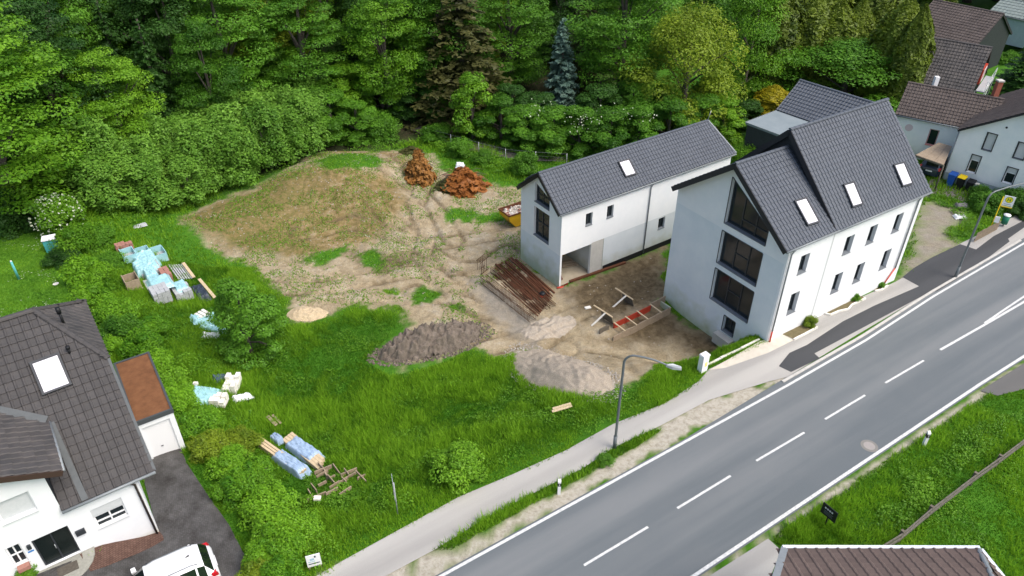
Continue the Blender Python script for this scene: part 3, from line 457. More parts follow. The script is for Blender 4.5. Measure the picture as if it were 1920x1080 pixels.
# ------------------------------------------------------------------ the large white house
def big_house():
    o, u, n = BO, BU, BN; L, W, ez, rl, rh, sl, og, ov, zb = 12.91, 9.29, 6.78, 10.26, 11.4, 4.11, .5, .08, -2.9
    t = thing('house', 'tall new white house with anthracite stepped roof beside the road', 'house', tuple(o + Zv * zb)); P = lambda s, d, z: o + u * s + n * d + Zv * z
    lo = [(1.25, 1.6, 3.15), (5.4, 1.62, 3.1), (7.62, 1.62, 3.08), (10.38, 1.7, 3.2)]; hi = [(1.25, 4.6, 5.92), (5.42, 4.57, 5.87), (7.72, 4.58, 5.9), (10.36, 4.6, 5.95)]
    ops = [(s, s + .78, a, b, b) for s, a, b in lo + hi]; wall('street_wall', o, u, -n, 0, L, zb, [(0, ez), (L, ez)], ops, M['white'], t, .3)
    for w in ops: window(t, o, u, -n, w, .27, (), (), fw=.09)
    gu, go = n, -u; glow = [(1.76, 5.05, .34, 2.75, 2.75), (1.76, 5.05, 3.2, 5.58, 5.58), (2.63, 3.6, -1.4, -.2, -.2)]; ghi = [(1.74, 5.02, 6.15, 7.28, 9.3)]
    wall('gable_base_coat', o, gu, go, 0, W, zb, [(0, 5.7), (W, 5.7)], glow, M['gable'], t, .3); wall('gable_upper_coat', o, gu, go, 0, W, 5.7, [(0, ez), (W / 2, rl), (W, ez)], ghi, M['white'], t, .3)
    MB().obox(o, n, -u, .0, .16, -.004, .03, zb, ez - .05).build('corner_bead', M['white'], t)
    for w in glow[:2]: window(t, o, gu, go, w, .27, (.335, .67), ((.5, .335, .67),), fw=.1)
    window(t, o, gu, go, glow[2], .27, (.5,), (), fw=.08); window(t, o, gu, go, ghi[0], .27, (.335, .67), ((.62, 0, .67),), fw=.1)
    for w in glow + ghi:   # dark trim round each gable opening
        p = lambda s, z, k=-.012: o + gu * s - go * k + Zv * z; b = MB(); e = .022
        for a, c in (((w[0] - e, w[2]), (w[0] - e, w[3])), ((w[1] + e, w[2] - e), (w[1] + e, w[4] + e)), ((w[0], w[3] + e), (w[1], w[4] + e))): b.beam(p(*a), p(*c), .045, .03, go)
        b.build('opening_trim', M['frame'], t)
    wall('rear_wall', P(0, W, 0), u, n, 0, L, zb, [(0, ez), (L, ez)], [], M['white'], t); wall('far_gable_wall', P(L, 0, 0), n, u, 0, W, zb, [(0, ez), (W / 2, rh), (W, ez)], [], M['white'], t)
    MB().quad(P(sl, 0, ez), P(sl, W / 2, rh), P(sl, W, ez)).build('step_cladding', M['slate'], t)
    MB().obox(o, u, n, 3.95, 4.07, -.006, 0, .05, ez - .05).build('joint_strip', mat('joint_grey', (.52, .54, .55), .9), t)
    pl = []; 
    for nm, s0, s1, rz in (('low', -og, sl + .02, rl), ('high', sl - .22, L + og, rh)):
        pt = (rz - ez) / (W / 2); q = math.hypot(1, pt); Vf = (n + Zv * pt) / q; Vb = (-n + Zv * pt) / q; up = Zv * .16; ez_ = ez - ov * pt; sv_ = (W / 2 + ov) * q
        e0, e1, r0, r1, b0, b1 = P(s0, -ov, ez_) + up, P(s1, -ov, ez_) + up, P(s0, W / 2, rz) + up, P(s1, W / 2, rz) + up, P(s0, W + ov, ez_) + up, P(s1, W + ov, ez_) + up
        rf = slab('roof_' + nm, [e0, e1, r1, r0], np.cross(u, Vf), .2, M['soffit'], t); slab('roof_rear', [b1, b0, r0, r1], np.cross(-u, Vb), .2, M['soffit'], t); LL = s1 - s0
        rect = [(0, 0), (LL, 0), (LL, sv_), (0, sv_)]; tiles(rf, [(e0, u, Vf, rect, True), (b1, -u, Vb, rect, False)], .28, .36, M['tile'], 140 if nm == 'low' else 160); ridge_tiles(rf, r0 + Zv * .06, r1 + Zv * .06, M['tile'])
        MB().beam(e0 - u * .02 - Zv * .12, r0 - u * .02 - Zv * .12, .04, .34, np.cross(u, Vf)).build('verge_board', M['soffit'], t); MB().beam(b0 - u * .02 - Zv * .12, r0 - u * .02 - Zv * .12, .04, .34, np.cross(u, Vb)).build('verge_board', M['soffit'], t)
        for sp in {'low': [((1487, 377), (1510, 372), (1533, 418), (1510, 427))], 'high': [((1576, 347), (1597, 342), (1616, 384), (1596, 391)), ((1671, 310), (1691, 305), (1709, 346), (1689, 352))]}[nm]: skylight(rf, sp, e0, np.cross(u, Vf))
        pipe('gutter', [e0 - n * .08 - Zv * .05, e1 - n * .08 - Zv * .05], .075, M['zinc'], t)
    g0 = P(.05, -.1, ez - .12); pipe('downpipe', [P(.3, -.17, ez + .02), P(.1, -.1, ez - .3), P(.1, -.1, .85)], .05, M['zinc'], t); pipe('downpipe_foot', [P(.1, -.1, .85), P(.1, -.1, .02)], .055, M['redpipe'], t)
    pipe('downpipe', [P(L - .55, -.17, ez + .02), P(L - .6, -.08, ez - .3), P(L - .6, -.08, 1.25)], .05, M['zinc'], t); pipe('downpipe_foot', [P(L - .6, -.08, 1.25), P(L - 1.5, -.1, .1)], .045, M['redpipe'], t)
    # plinth details on the gable side: light shaft with grating, black membrane
    MB().obox(o, n, -u, 2.4, 3.8, .0, .55, -2.3, -1.55).build('light_shaft', M['concrete'], t)
    b = MB(); b.add([P(-.03, .25, -.05), P(-.6, .4, -.15), P(-1.0, 1.5, -1.5), P(-.05, 2.2, -1.7)], [(0, 1, 2, 3)]).build('bitumen_membrane', M['black'], t)
big_house()

def annex():
    o, u, n = AO, AU, AN; L, W, ez, rz, zb = 17.2, 4.96, 4.1, 6.15, -2.2; og, ov = .3, .08
    t = thing('annex', 'long narrow new white house with anthracite gabled roof and open garage bay', 'house', tuple(o + Zv * zb)); P = lambda s, d, z: o + u * s + n * d + Zv * z; gl = .74
    w3 = (9.75, 10.45, -.38, .6, .6); ow = [(2.2, 2.82, 2.4, 3.4, 3.4), (4.2, 4.82, 2.4, 3.4, 3.4)]; bay = (.16, 2.9, zb, .66, .66)
    wall('front_wall', o, u, -n, 0, L, gl, [(0, ez), (L, ez)], ow, M['white'], t); wall('front_base', o, u, -n, 4.12, L, zb, [(0, gl), (L, gl)], [w3], M['greyren'], t)
    wall('bay_wall', o, u, -n, 0, 2.9, zb, [(0, gl), (2.9, gl)], [bay], M['white'], t, .2); wall('bay_pier', o + n * .02, u, -n, 2.9, 4.12, zb, [(2.9, gl), (4.12, gl)], [], M['concrete'], t)
    for w in ow + [w3]: window(t, o, u, -n, w, .2, (.5,), (), fw=.07)
    MB().obox(o, u, n, 4.2, L, -.03, 0, zb, -1.75).build('base_membrane', M['black'], t)
    gw = [(1.42, 3.3, .9, 3.3, 3.3), (1.45, 3.25, 3.72, 4.62, 5.3)]; wall('gable_wall', o, n, -u, 0, W, .62, [(0, ez), (W / 2, rz), (W, ez)], gw, M['white'], t); wall('gable_base', o, n, -u, 0, W, zb, [(0, .62), (W, .62)], [], M['gable'], t)
    window(t, o, n, -u, gw[0], .22, (.55,), ((.5, 0, 1),), fw=.09); window(t, o, n, -u, gw[1], .22, (.55,), ((.72, 0, 1),), fw=.09)
    wall('rear_wall', P(0, W, 0), u, n, 0, L - .8, zb, [(0, ez), (L, ez)], [], M['white'], t); MB().quad(P(L, 0, zb), P(L, 0, ez), P(L - .5, W / 2, rz), P(L - 1, W, ez), P(L - 1, W, zb)).build('far_gable_wall', M['white'], t)
    b = MB(); b.quad(P(.12, .05, zb + .14), P(4, .05, zb + .14), P(4, W - .1, zb + .14), P(.12, W - .1, zb + .14)).build('bay_floor', mat('screed', (.36, .31, .23), .9, (.44, .39, .30), 2), t)
    MB().quad(P(.02, W - .9, zb), P(4, W - .9, zb), P(4, W - .9, .7), P(.02, W - .9, .7)).quad(P(3.2, .25, zb), P(3.2, W - .9, zb), P(3.2, W - .9, .7), P(3.2, .25, .7)).quad(P(.02, .02, .69), P(4, .02, .69), P(4, W - .9, .69), P(.02, W - .9, .69)).build('bay_lining', M['greyren'], t)
    pt = (rz - ez) / (W / 2); q = math.hypot(1, pt); Vf = (n + Zv * pt) / q; Vb = (-n + Zv * pt) / q; up = Zv * .14; ez_ = ez - ov * pt; sv_ = (W / 2 + ov) * q; Le, Lr = L + .35 + og, L - .6 + og
    e0, e1, r0, r1, b0, b1 = P(-og, -ov, ez_) + up, P(Le - og, -ov, ez_) + up, P(-og, W / 2, rz) + up, P(Lr - og, W / 2, rz) + up, P(-og, W + ov, ez_) + up, P(L - 1.2, W + ov, ez_) + up
    rf = slab('roof', [e0, e1, r1, r0], np.cross(u, Vf), .16, M['soffit'], t); slab('roof_rear', [b1, b0, r0, r1], np.cross(-u, Vb), .16, M['soffit'], t)
    tiles(rf, [(e0, u, Vf, [(0, 0), (Le, 0), (Lr, sv_), (0, sv_)], True), (b1, -u, Vb, [(0, 0), (L - .9, 0), (L - .3, sv_), (0, sv_)], False)], .28, .34, M['tile'], 300); ridge_tiles(rf, r0 + Zv * .05, r1 + Zv * .05, M['tile'], r=.11)
    for a, c, V in ((e0, r0, Vf), (b0, r0, Vb)): MB().beam(a - u * .02 - Zv * .1, c - u * .02 - Zv * .1, .04, .28, np.cross(u, V)).build('verge_board', M['soffit'], t)
    MB().beam(e1 + u * .03 + Zv * .03, r1 + u * .03 + Zv * .03, .1, .12, np.cross(u, Vf)).build('verge_flashing', M['zinc'], t)
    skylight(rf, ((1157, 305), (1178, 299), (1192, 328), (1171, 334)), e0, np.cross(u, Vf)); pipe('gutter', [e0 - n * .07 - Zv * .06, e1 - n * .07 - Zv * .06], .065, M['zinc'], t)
    pipe('downpipe', [P(8.6, -.14, ez - .05), P(8.4, -.08, ez - .3), P(8.36, -.08, zb + .2)], .05, M['zinc'], t); pipe('aerial', [P(L - .6, W / 2, rz + .2), P(L - .35, W / 2, rz + .95)], .02, M['galv'], t, 5)
annex()

def left_house():
    o, u, n = LO, LU, LN; W, ez, rz, ov, og, hz, hs = 14.53, 3.84, 9.01, .12, .78, 7.04, 1.28; pt = (rz - ez) / (W / 2); dh = (hz - ez) / pt; P = lambda s, d, z: o + u * s + n * d + Zv * z; E = 14.
    t = thing('house', 'white house with large dark hipped tile roof at the left edge of the picture', 'house', tuple(o)); sc, zc, kc = -2.98, 6.0, .463   # cross gable
    ct = lambda s: zc + kc * (-2.3 - s) - .12; zb = -.3
    ops = [(-2.1, -.84, 1.9, 3.12, 3.12), (-4.95, -3.68, 4.35, 5.52, 5.52), (-4.45, -3.06, 1.06, 2.87, 2.87), (-5.35, -4.82, 1.88, 3.06, 3.06)]
    wall('front_wall', o, u, -n, -E, 0, zb, [(-E, ct(-9) - (E - 9) * .463), (-9, ct(-9)), (sc, ct(sc)), (sc + .01, ez), (0, ez)], ops, M['white'], t, .16)
    w1 = ops[0]; window(t, o, u, -n, (w1[0], w1[1], w1[2], 2.62, 2.62), .13, (.5,), ((.45, 0, 1),), M['wframe'], fw=.07, sillm=M['shutter']); MB().obox(o, u, n, w1[0], w1[1], .05, .12, 2.62, 3.12).build('roller_shutter', M['shutter'], t)
    w2 = ops[1]; window(t, o, u, -n, w2, .14, (), (), M['wframe'], M['shutter'], fw=.06, sillm=M['shutter']); w4 = ops[3]; window(t, o, u, -n, w4, .13, (.5,), ((.5, 0, 1),), M['wframe'], fw=.06, sillm=M['shutter'])
    d_ = ops[2]; dr = window(t, o, u, -n, d_, .15, (.5,), (), M['frame'], M['doorc'], .06, False, 'front_door'); pipe('handle', [P(-3.8, .1, 1.8), P(-3.8, .1, 2.05)], .02, M['galv'], dr, 5)
    MB().obox(o, u, n, -2.93, -2.56, -.1, 0, 2.08, 2.36).build('letter_box', M['frame'], t); MB().obox(o, u, n, -4.66, -4.52, -.1, 0, 2.55, 2.78).build('wall_lamp', M['frame'], t); MB().obox(o, u, n, -4.72, -4.5, -.02, 0, 2.32, 2.4).build('number_plate', mat('blue_enamel', (.05, .2, .5), .5), t)
    MB().obox(o, u, n, -5.3, -4.85, -.28, -.02, 1.7, 1.9).build('flower_box', M['redtile'], t)
    wall('gable_wall', P(0, 0, 0), n, u, 0, W, zb, [(0, ez), (dh, hz), (W - dh, hz), (W, ez)], [], M['white'], t); wall('rear_wall', P(0, W, 0), u, n, -E, 0, zb, [(-E, ez), (0, ez)], [], M['white'], t)
    MB().quad(P(sc, 0, ez), P(sc, 3.0, ez + 3.0 * pt), P(sc, 3.0, 6.3), P(sc, 0, 6.1)).build('dormer_cheek', M['slate'], t)
    q = math.hypot(1, pt); Vf = (n + Zv * pt) / q; Vb = (-n + Zv * pt) / q; up = Zv * .15; Nf = np.cross(u, Vf); zz = lambda d: ez + pt * d
    vd = lambda s: (zc + kc * (-2.3 - s) - ez) / pt; s_top = -2.3 - (rz - zc) / kc
    pf = [(sc, -ov), (og, -ov), (og, dh), (-hs, W / 2), (max(s_top, -E), W / 2), (-2.3, vd(-2.3)), (sc, vd(-2.3) - .02)]; rf = slab('roof', [P(s, d, zz(d)) + up for s, d in pf], Nf, .16, M['soffit'], t)
    pb = [(-E, W + ov), (og, W + ov), (og, W - dh), (-hs, W / 2), (-E, W / 2)]; slab('roof_rear', [P(s, d, zz(W - d)) + up for s, d in pb[::-1]], np.cross(-u, Vb), .16, M['soffit'], t)
    hipv = P(-hs, W / 2, rz) - P(og, W / 2, hz); hl = np.linalg.norm(hipv); Vh = hipv / hl; hw = W - 2 * dh; h0 = P(og, dh, hz) + up; slab('hip_roof', [P(og, dh, hz) + up, P(og, W - dh, hz) + up, P(-hs, W / 2, rz) + up], np.cross(n, Vh), .16, M['soffit'], t)
    P0 = P(0, 0, ez) + up; tiles(rf, [(P0, u, Vf, [(s, d * q) for s, d in pf], True)], .34, .42, M['tileold'], 300)
    hip = [k for k in t.children if k.name.startswith('hip_roof')][0]; tiles(hip, [(h0, n, Vh, [(0, 0), (hw, 0), (hw / 2, hl)], True)], .34, .42, M['tileold'], 0)
    rear = [k for k in t.children if k.name.startswith('roof_rear')][0]; tiles(rear, [(P(0, W, ez) + up, -u, Vb, [(-s, (W - d) * q) for s, d in pb], False)], .34, .42, M['tileold'], 0)
    ridge_tiles(rf, P(-hs, W / 2, rz) + up + Zv * .06, P(-E, W / 2, rz) + up + Zv * .06, M['tileold'], .42, .15)
    for d in (dh, W - dh): ridge_tiles(rf, P(og, d, hz) + up + Zv * .05, P(-hs, W / 2, rz) + up + Zv * .05, M['tileold'], .42, .14)
    # cross gable roof slope, falling to the right
    k = math.hypot(1, kc); Vc = (-u + Zv * kc) / k; c0 = P(-2.3, 0, zc) + up; dv = lambda s: vd(s); pc = [(-.4, 0), (vd(-2.3), 0), (vd(-9), 6.7 * k), (-.4, 6.7 * k)]
    cr = slab('cross_roof', [c0 + n * a + Vc * b for a, b in pc], np.cross(n, Vc), .16, M['soffit'], t); tiles(cr, [(c0, n, Vc, pc, True)], .34, .42, M['tileold'], 0)
    MB().beam(c0 - n * .42 - Zv * .1, c0 - n * .42 + Vc * 6.7 * k - Zv * .1, .05, .26, np.cross(n, Vc)).build('verge_board', mat('brown_board', (.05, .03, .022), .7), t); pipe('gutter', [c0 - n * .4 + u * .06, c0 + n * vd(-2.3) + u * .06], .07, M['zinc'], t)
    va, vb = c0 + n * vd(-2.3) + Zv * .07, c0 + n * vd(-9) + Vc * 6.7 * k + Zv * .07; MB().beam(va + Nf * .1, vb + Nf * .1, .34, .03, Nf).build('valley_flashing', M['lead'], t)
    fa = P(-2.2, vd(-2.3) - .1, zz(vd(-2.3) - .1)) + up + Nf * .1; MB().beam(fa, P(-2.05, -ov, zz(-ov)) + up + Nf * .1, .26, .03, Nf).build('lead_flashing', M['lead'], t)
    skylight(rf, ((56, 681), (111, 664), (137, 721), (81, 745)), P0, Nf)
    for (px, py), h_, r_ in (((121, 610), 1.0, .09), ((132, 664), .45, .08)):
        b_ = on_plane(px, py, P0, Nf) if py > 640 else on_plane(px, py, h0, np.cross(n, Vh)); pipe('vent_pipe', [b_, b_ + Zv * h_ * .7], r_ * .7, M['black'], rf); pipe('vent_cap', [b_ + Zv * h_ * .7, b_ + Zv * h_], r_ * 1.15, M['black'], rf)
    pipe('gutter', [P(sc, -ov - .08, ez + .02), P(og, -ov - .08, ez + .02)], .075, M['zinc'], t); pipe('downpipe', [P(-.3, -.22, ez), P(-.15, -.07, ez - .3), P(-.1, -.07, .05)], .05, mat('brown_pipe', (.05, .04, .035), .6), t)
    b = MB(); b.beam(P(og, -ov, zz(-ov)) + up + Nf * .03, P(og, dh, hz) + up + Nf * .05, .12, .08, Nf).build('verge_flashing', M['lead'], t)
    # stoop and step
    st_ = thing('door_step', 'pale stone stoop with dark mat before the front door of the left house', 'step', tuple(P(-3.7, -.6, .95))); z_ = 1.05; b = MB(); ring = [P(-3.7 + 1.15 * math.cos(a), -.02 - 1.35 * math.sin(a), 0) for a in np.linspace(0, math.pi, 12)]
    b.add([q_ + Zv * z_ for q_ in ring] + [q_ + Zv * (z_ - .3) for q_ in ring], [tuple(range(12))[::-1]] + [(i, i + 1, i + 13, i + 12) for i in range(11)]).build('stoop', mat('granite_setts', (.24, .24, .21), .85, (.33, .33, .29), 9, .5, 14), st_)
    MB().obox(o, u, n, -4.1, -3.3, -.85, -.35, z_ + .004, z_ + .03).build('door_mat', mat('mat_brown', (.07, .06, .05), .95, (.12, .11, .09), 9), st_)
left_house()
def garage():
    z = 2.75; c = [gz(253, 792, z), gz(322, 766, z), gz(263, 666, z), gz(206, 681, z)]; u = (c[1] - c[0]); wd = np.linalg.norm(u); u /= wd; n = np.cross(Zv, u); dp = 5.4; o = V3(c[0][0], c[0][1], 0)
    t = thing('garage', 'white flat roofed garage with mossy orange roof beside the left house', 'garage', tuple(o + V3(0, 0, -.4))); gw = (.18, wd - .25, -.3, 2.2, 2.2)
    wall('front_wall', o, u, -n, 0, wd, -.5, [(0, z - .25), (wd, z - .25)], [gw], M['white'], t, .12); MB().obox(o, u, n, gw[0], gw[1], .1, .14, -.3, 2.2).build('garage_door', M['wframe'], t); pipe('handle', [o + u * wd * .4 + n * .06 + Zv * .6, o + u * (wd * .4 + .12) + n * .06 + Zv * .6], .02, M['black'], t, 5)
    b = MB(); b.obox(o, u, n, 0, wd, .16, dp, -.5, z - .25).build('body', M['white'], t)
    b = MB(); b.obox(o, u, n, -.05, wd + .05, -.05, .06, z - .26, z); b.obox(o, u, n, -.05, wd + .05, dp - .06, dp + .05, z - .26, z); b.obox(o, u, n, -.05, .06, .06, dp - .06, z - .26, z - .003); b.obox(o, u, n, wd - .06, wd + .05, .06, dp - .06, z - .26, z - .003); b.build('roof_rim', mat('dark_roof_rim', (.06, .07, .075), .6), t)
    MB().obox(o, u, n, .06, wd - .06, .06, dp - .06, z - .25, z - .05).build('mossy_roof', M['moss'], t)
garage()

# ------------------------------------------------------------------ other houses
def far_windows(t, o, u, out, pts, kw):
    for a, b in pts:
        s0, z0 = facp(*a, o, u, out); s1, z1 = facp(*b, o, u, out); yield (min(s0, s1), max(s0, s1), min(z0, z1), max(z0, z1), max(z0, z1))
def white_house():
    o = V3(37.8, 58.85, 0); u, n = axes(-45); W, L, ez, rz = 8.2, 11, 4.62, 7.25; t = thing('house', 'old white rendered house with dark roof at the right edge of the picture', 'house', tuple(o + V3(0, 0, -.5))); P = lambda s, d, z: o + u * s + n * d + Zv * z
    ws = [(2.0, 2.75, 3.5, 5.0, 5.0), (1.5, 2.25, 1.3, 2.9, 2.9), (4.35, 5.15, 3.5, 4.9, 4.9), (4.3, 5.1, 1.3, 2.7, 2.7)]
    wall('gable_wall', o, u, -n, 0, W, .75, [(0, ez), (W / 2, rz), (W, ez)], ws, M['oldwhite'], t, .14); wall('plinth', o - n * .03, u, -n, -.02, W, -.6, [(-.02, .75), (W, .75)], [], M['plinth'], t)
    for i, w in enumerate(ws):
        if i in (0, 2): window(t, o, u, -n, w, .1, (), (), M['frame'], M['shutter'], .06)
        else: window(t, o, u, -n, (w[0], w[1], w[2], w[3] - .45, w[3] - .45), .12, (), (), M['wframe'], fw=.09, sillm=M['wframe']); MB().obox(o, u, n, w[0], w[1], .06, .1, w[3] - .45, w[3]).build('roller_shutter', M['shutter'], t)
        b = MB()
        for a, c in (((w[0], w[2]), (w[0], w[3])), ((w[1], w[2]), (w[1], w[3])), ((w[0] - .04, w[3]), (w[1] + .04, w[3]))): b.beam(o + u * a[0] + Zv * a[1] - n * .02, o + u * c[0] + Zv * c[1] - n * .02, .07, .04, n)
        b.build('dark_surround', M['frame'], t)
    wall('side_wall', o, n, -u, 0, L, -.6, [(0, ez), (L, ez)], [], M['oldwhite'], t)
    pt = (rz - ez) / (W / 2); q = math.hypot(1, pt); pieces = []
    for sgn, nm in ((1, 'roof'), (-1, 'roof_far')):
        V = (u * sgn + Zv * pt) / q; U = -n if sgn > 0 else n; e = P(-.15, -.35, ez - .15 * pt) if sgn > 0 else P(W + .15, -.35, ez - .15 * pt); e = e + Zv * .12; far_ = e + n * (L + .7); sv_ = (W / 2 + .15) * q
        a = far_ if sgn > 0 else e; N = np.cross(U, V); rf = slab(nm, [a, a + U * (L + .7), a + U * (L + .7) + V * sv_, a + V * sv_], N, .14, M['soffit'], t); tiles(rf, [(a, U, V, [(0, 0), (L + .7, 0), (L + .7, sv_), (0, sv_)], False)], .3, .36, M['tilebrown'], 0)
    pipe('downpipe', [P(-.05, -.06, ez - .1), P(-.05, -.06, 0)], .05, M['zinc'], t)
    # vent
    pipe('vent_cover', [P(3.15, -.03, 5.75), P(3.15, .02, 5.75)], .09, M['frame'], t)
white_house()
def back_house():
    o = V3(35.08, 64.57, 0); u, n = axes(-34); ws = [(3.05, 3.85, 1.55, 3.05, 3.05)]
    t, rf, P, pl = gabled('house', 'low white house with brown tiled roof and red brick chimney behind the large new house', 'house', o, u, n, 7.6, 5.3, -.5, 3.75, 5.75, .15, .1, M['oldwhite'], M['tilebrown'], .28, .34, 0, ws)
    window(t, o, u, -n, ws[0], .1, (), (), mat('pink_frame', (.5, .30, .30), .7), fw=.08, sillm=mat('pink_sill', (.55, .2, .2), .8))
    c = P(6.9, 2.9, 0); b = MB(); b.hexa([c + V3(x, y, 4.8) for x, y in ((-.22, -.22), (.22, -.22), (.22, .22), (-.22, .22))], [c + V3(x, y, 7.3) for x, y in ((-.22, -.22), (.22, -.22), (.22, .22), (-.22, .22))]); ch = b.build('chimney', M['brickc'], t); b = MB().hexa([c + V3(x, y, 7.3) for x, y in ((-.27, -.27), (.27, -.27), (.27, .27), (-.27, .27))], [c + V3(x, y, 7.42) for x, y in ((-.27, -.27), (.27, -.27), (.27, .27), (-.27, .27))]).build('chimney_cap', M['concrete'], ch)
    c2 = P(2.0, 3.9, 0); MB().hexa([c2 + V3(x, y, 5) for x, y in ((-.18, -.18), (.18, -.18), (.18, .18), (-.18, .18))], [c2 + V3(x, y, 6.5) for x, y in ((-.18, -.18), (.18, -.18), (.18, .18), (-.18, .18))]).build('flue', M['wframe'], t)
    b = MB(); k = [P(1.35 + .33 * math.cos(a), -.02, 2.75 + .33 * math.sin(a)) for a in np.linspace(0, 2 * math.pi, 17)[:-1]]; b.add(k, [tuple(range(16))]).build('round_patch', mat('pink_plaster', (.62, .52, .54), .9), t)
back_house()
def scaffold_house():
    o = V3(42.2, 74.2, 0); u, n = axes(-37); t, rf, P, pl = gabled('house', 'dark tiled house with a scaffold at its dormer beyond the brown roof', 'house', o - u * 3.5, u, n, 7.7, 8.2, -.5, 3.0, 6.5, .2, .25, M['slate'], M['tileold'], .32, .38, 0, None)
    g0 = P(7.7, 0, 0); w = (3.6, 5.1, 3.3, 4.6, 4.6); window(t, g0 + u * .35, n, u, w, .05, (.33, .66), (), M['wframe'], fw=.1, sill=False); MB().obox(g0, u, n, .02, .3, 3.0, 5.6, 3.2, 4.7).build('red_surround', M['red'], t)
    w = (3.2, 4.6, .9, 2.1, 2.1); window(t, g0 + u * .1, n, u, w, .05, (.5,), (), M['wframe'], fw=.08, sill=False)
    s_ = thing('scaffold', 'pale scaffold platform with rails on the gable of the dark tiled house', 'scaffold', tuple(P(8.4, 4, 0))); MB().obox(g0, u, n, .35, 1.15, 1.6, 7.2, 2.9, 3.0).build('platform', M['greyblock'], s_)
    MB().obox(g0, u, n, .35, 1.15, 1.6, 7.2, .5, .6).build('platform', M['greyblock'], s_)
    for d in (1.7, 4.4, 7.1): pipe('standard', [g0 + u * 1.12 + n * d + Zv * -.4, g0 + u * 1.12 + n * d + Zv * 4.0], .04, M['galv'], s_, 5)
    for z_ in (3.5, 4.0): pipe('rail', [g0 + u * 1.12 + n * 1.6 + Zv * z_, g0 + u * 1.12 + n * 7.2 + Zv * z_], .03, M['galv'], s_, 5)
    pipe('brace', [g0 + u * 1.14 + n * 1.7 + Zv * .6, g0 + u * 1.14 + n * 4.4 + Zv * 2.9], .03, M['galv'], s_, 5)
scaffold_house()
def cottages():
    a, b = gz(1799, 12, 6.2), gz(1882, 29, 6.2); u = b - a; L = np.linalg.norm(u); u = u / L; u[2] = 0; n = np.cross(Zv, u); W = 8.6; o = V3(a[0], a[1], 0) - n * W / 2 - u * 3
    gabled('house', 'low cottage with brown tiled roof beyond the hedge at upper right', 'house', o, u, n, L + 2.8, W, -.5, 3.4, 6.2, .35, .2, M['slate'], M['tilebrown'], .34, .4, 0, None)
    o2 = gz(1832, 26, 3.4); o2[2] = 0; gabled('shed', 'grey green roofed outbuilding at the upper right corner', 'shed', o2 + n * 4, u, n, 7.5, 6, -.5, 2.9, 4.2, .2, .2, M['plinth'], mat('green_grey_sheet', (.16, .20, .19), .7, (.2, .24, .23), 2), .5, .6, 0, None)
    o3 = gz(1488, 32, 0); o3[2] = zt(o3[0], o3[1]); u3, n3 = axes(10); gabled('house', 'pale grey building glimpsed between the conifers at the top', 'house', o3, u3, n3, 5, 5, -.5, 4.5, 6.5, .2, .2, M['oldwhite'], M['tile'], .4, .4, 0, None)
cottages()
def slate_house():
    o = V3(20.97, 63.0, 0); u, n = axes(-52); z = 3.6; t = thing('house', 'slate clad house with grey flat roof and tiled rear roof behind the large new house', 'house', tuple(o + V3(0, 0, -2.3))); P = lambda s, d, z_: o + u * s + n * d + Zv * z_; Lf, Df = 6, 4.6
    MB().obox(o, u, n, .12, Lf, .12, Df + 5, -2.4, z - .2).build('wall', M['slate'], t); MB().obox(o, u, n, 0, Lf + .3, 0, Df, z - .2, z).build('flat_roof', M['flatroof'], t); b = MB()
    b.beam(P(0, -.03, z - .02), P(Lf + .3, -.03, z - .02), .07, .1); b.build('gutter', M['zinc'], t); MB().beam(P(-.03, 0, z - .02), P(-.03, Df, z - .02), .07, .1).build('roof_edge', M['zinc'], t)
    pt = .75; q = math.hypot(1, pt); V = (n + Zv * pt) / q; e = P(-.1, Df, z + .05); sv_ = 3.6; LL = 8.6; N = np.cross(u, V); rf = slab('tiled_roof', [e, e + u * LL, e + u * LL + V * sv_, e + V * sv_], N, .14, M['soffit'], t); tiles(rf, [(e, u, V, [(0, 0), (LL, 0), (LL, sv_), (0, sv_)], False)], .3, .36, M['tile'], 0)
    ridge_tiles(rf, e + V * sv_ + Zv * .05, e + V * sv_ + u * LL + Zv * .05, M['tile']); V2 = (n - Zv * pt) / q; e2 = e + V * sv_; slab('rear_roof', [e2, e2 + u * LL, e2 + u * LL + V2 * 4, e2 + V2 * 4], np.cross(u, V2), .14, M['tile'], t)
slate_house()
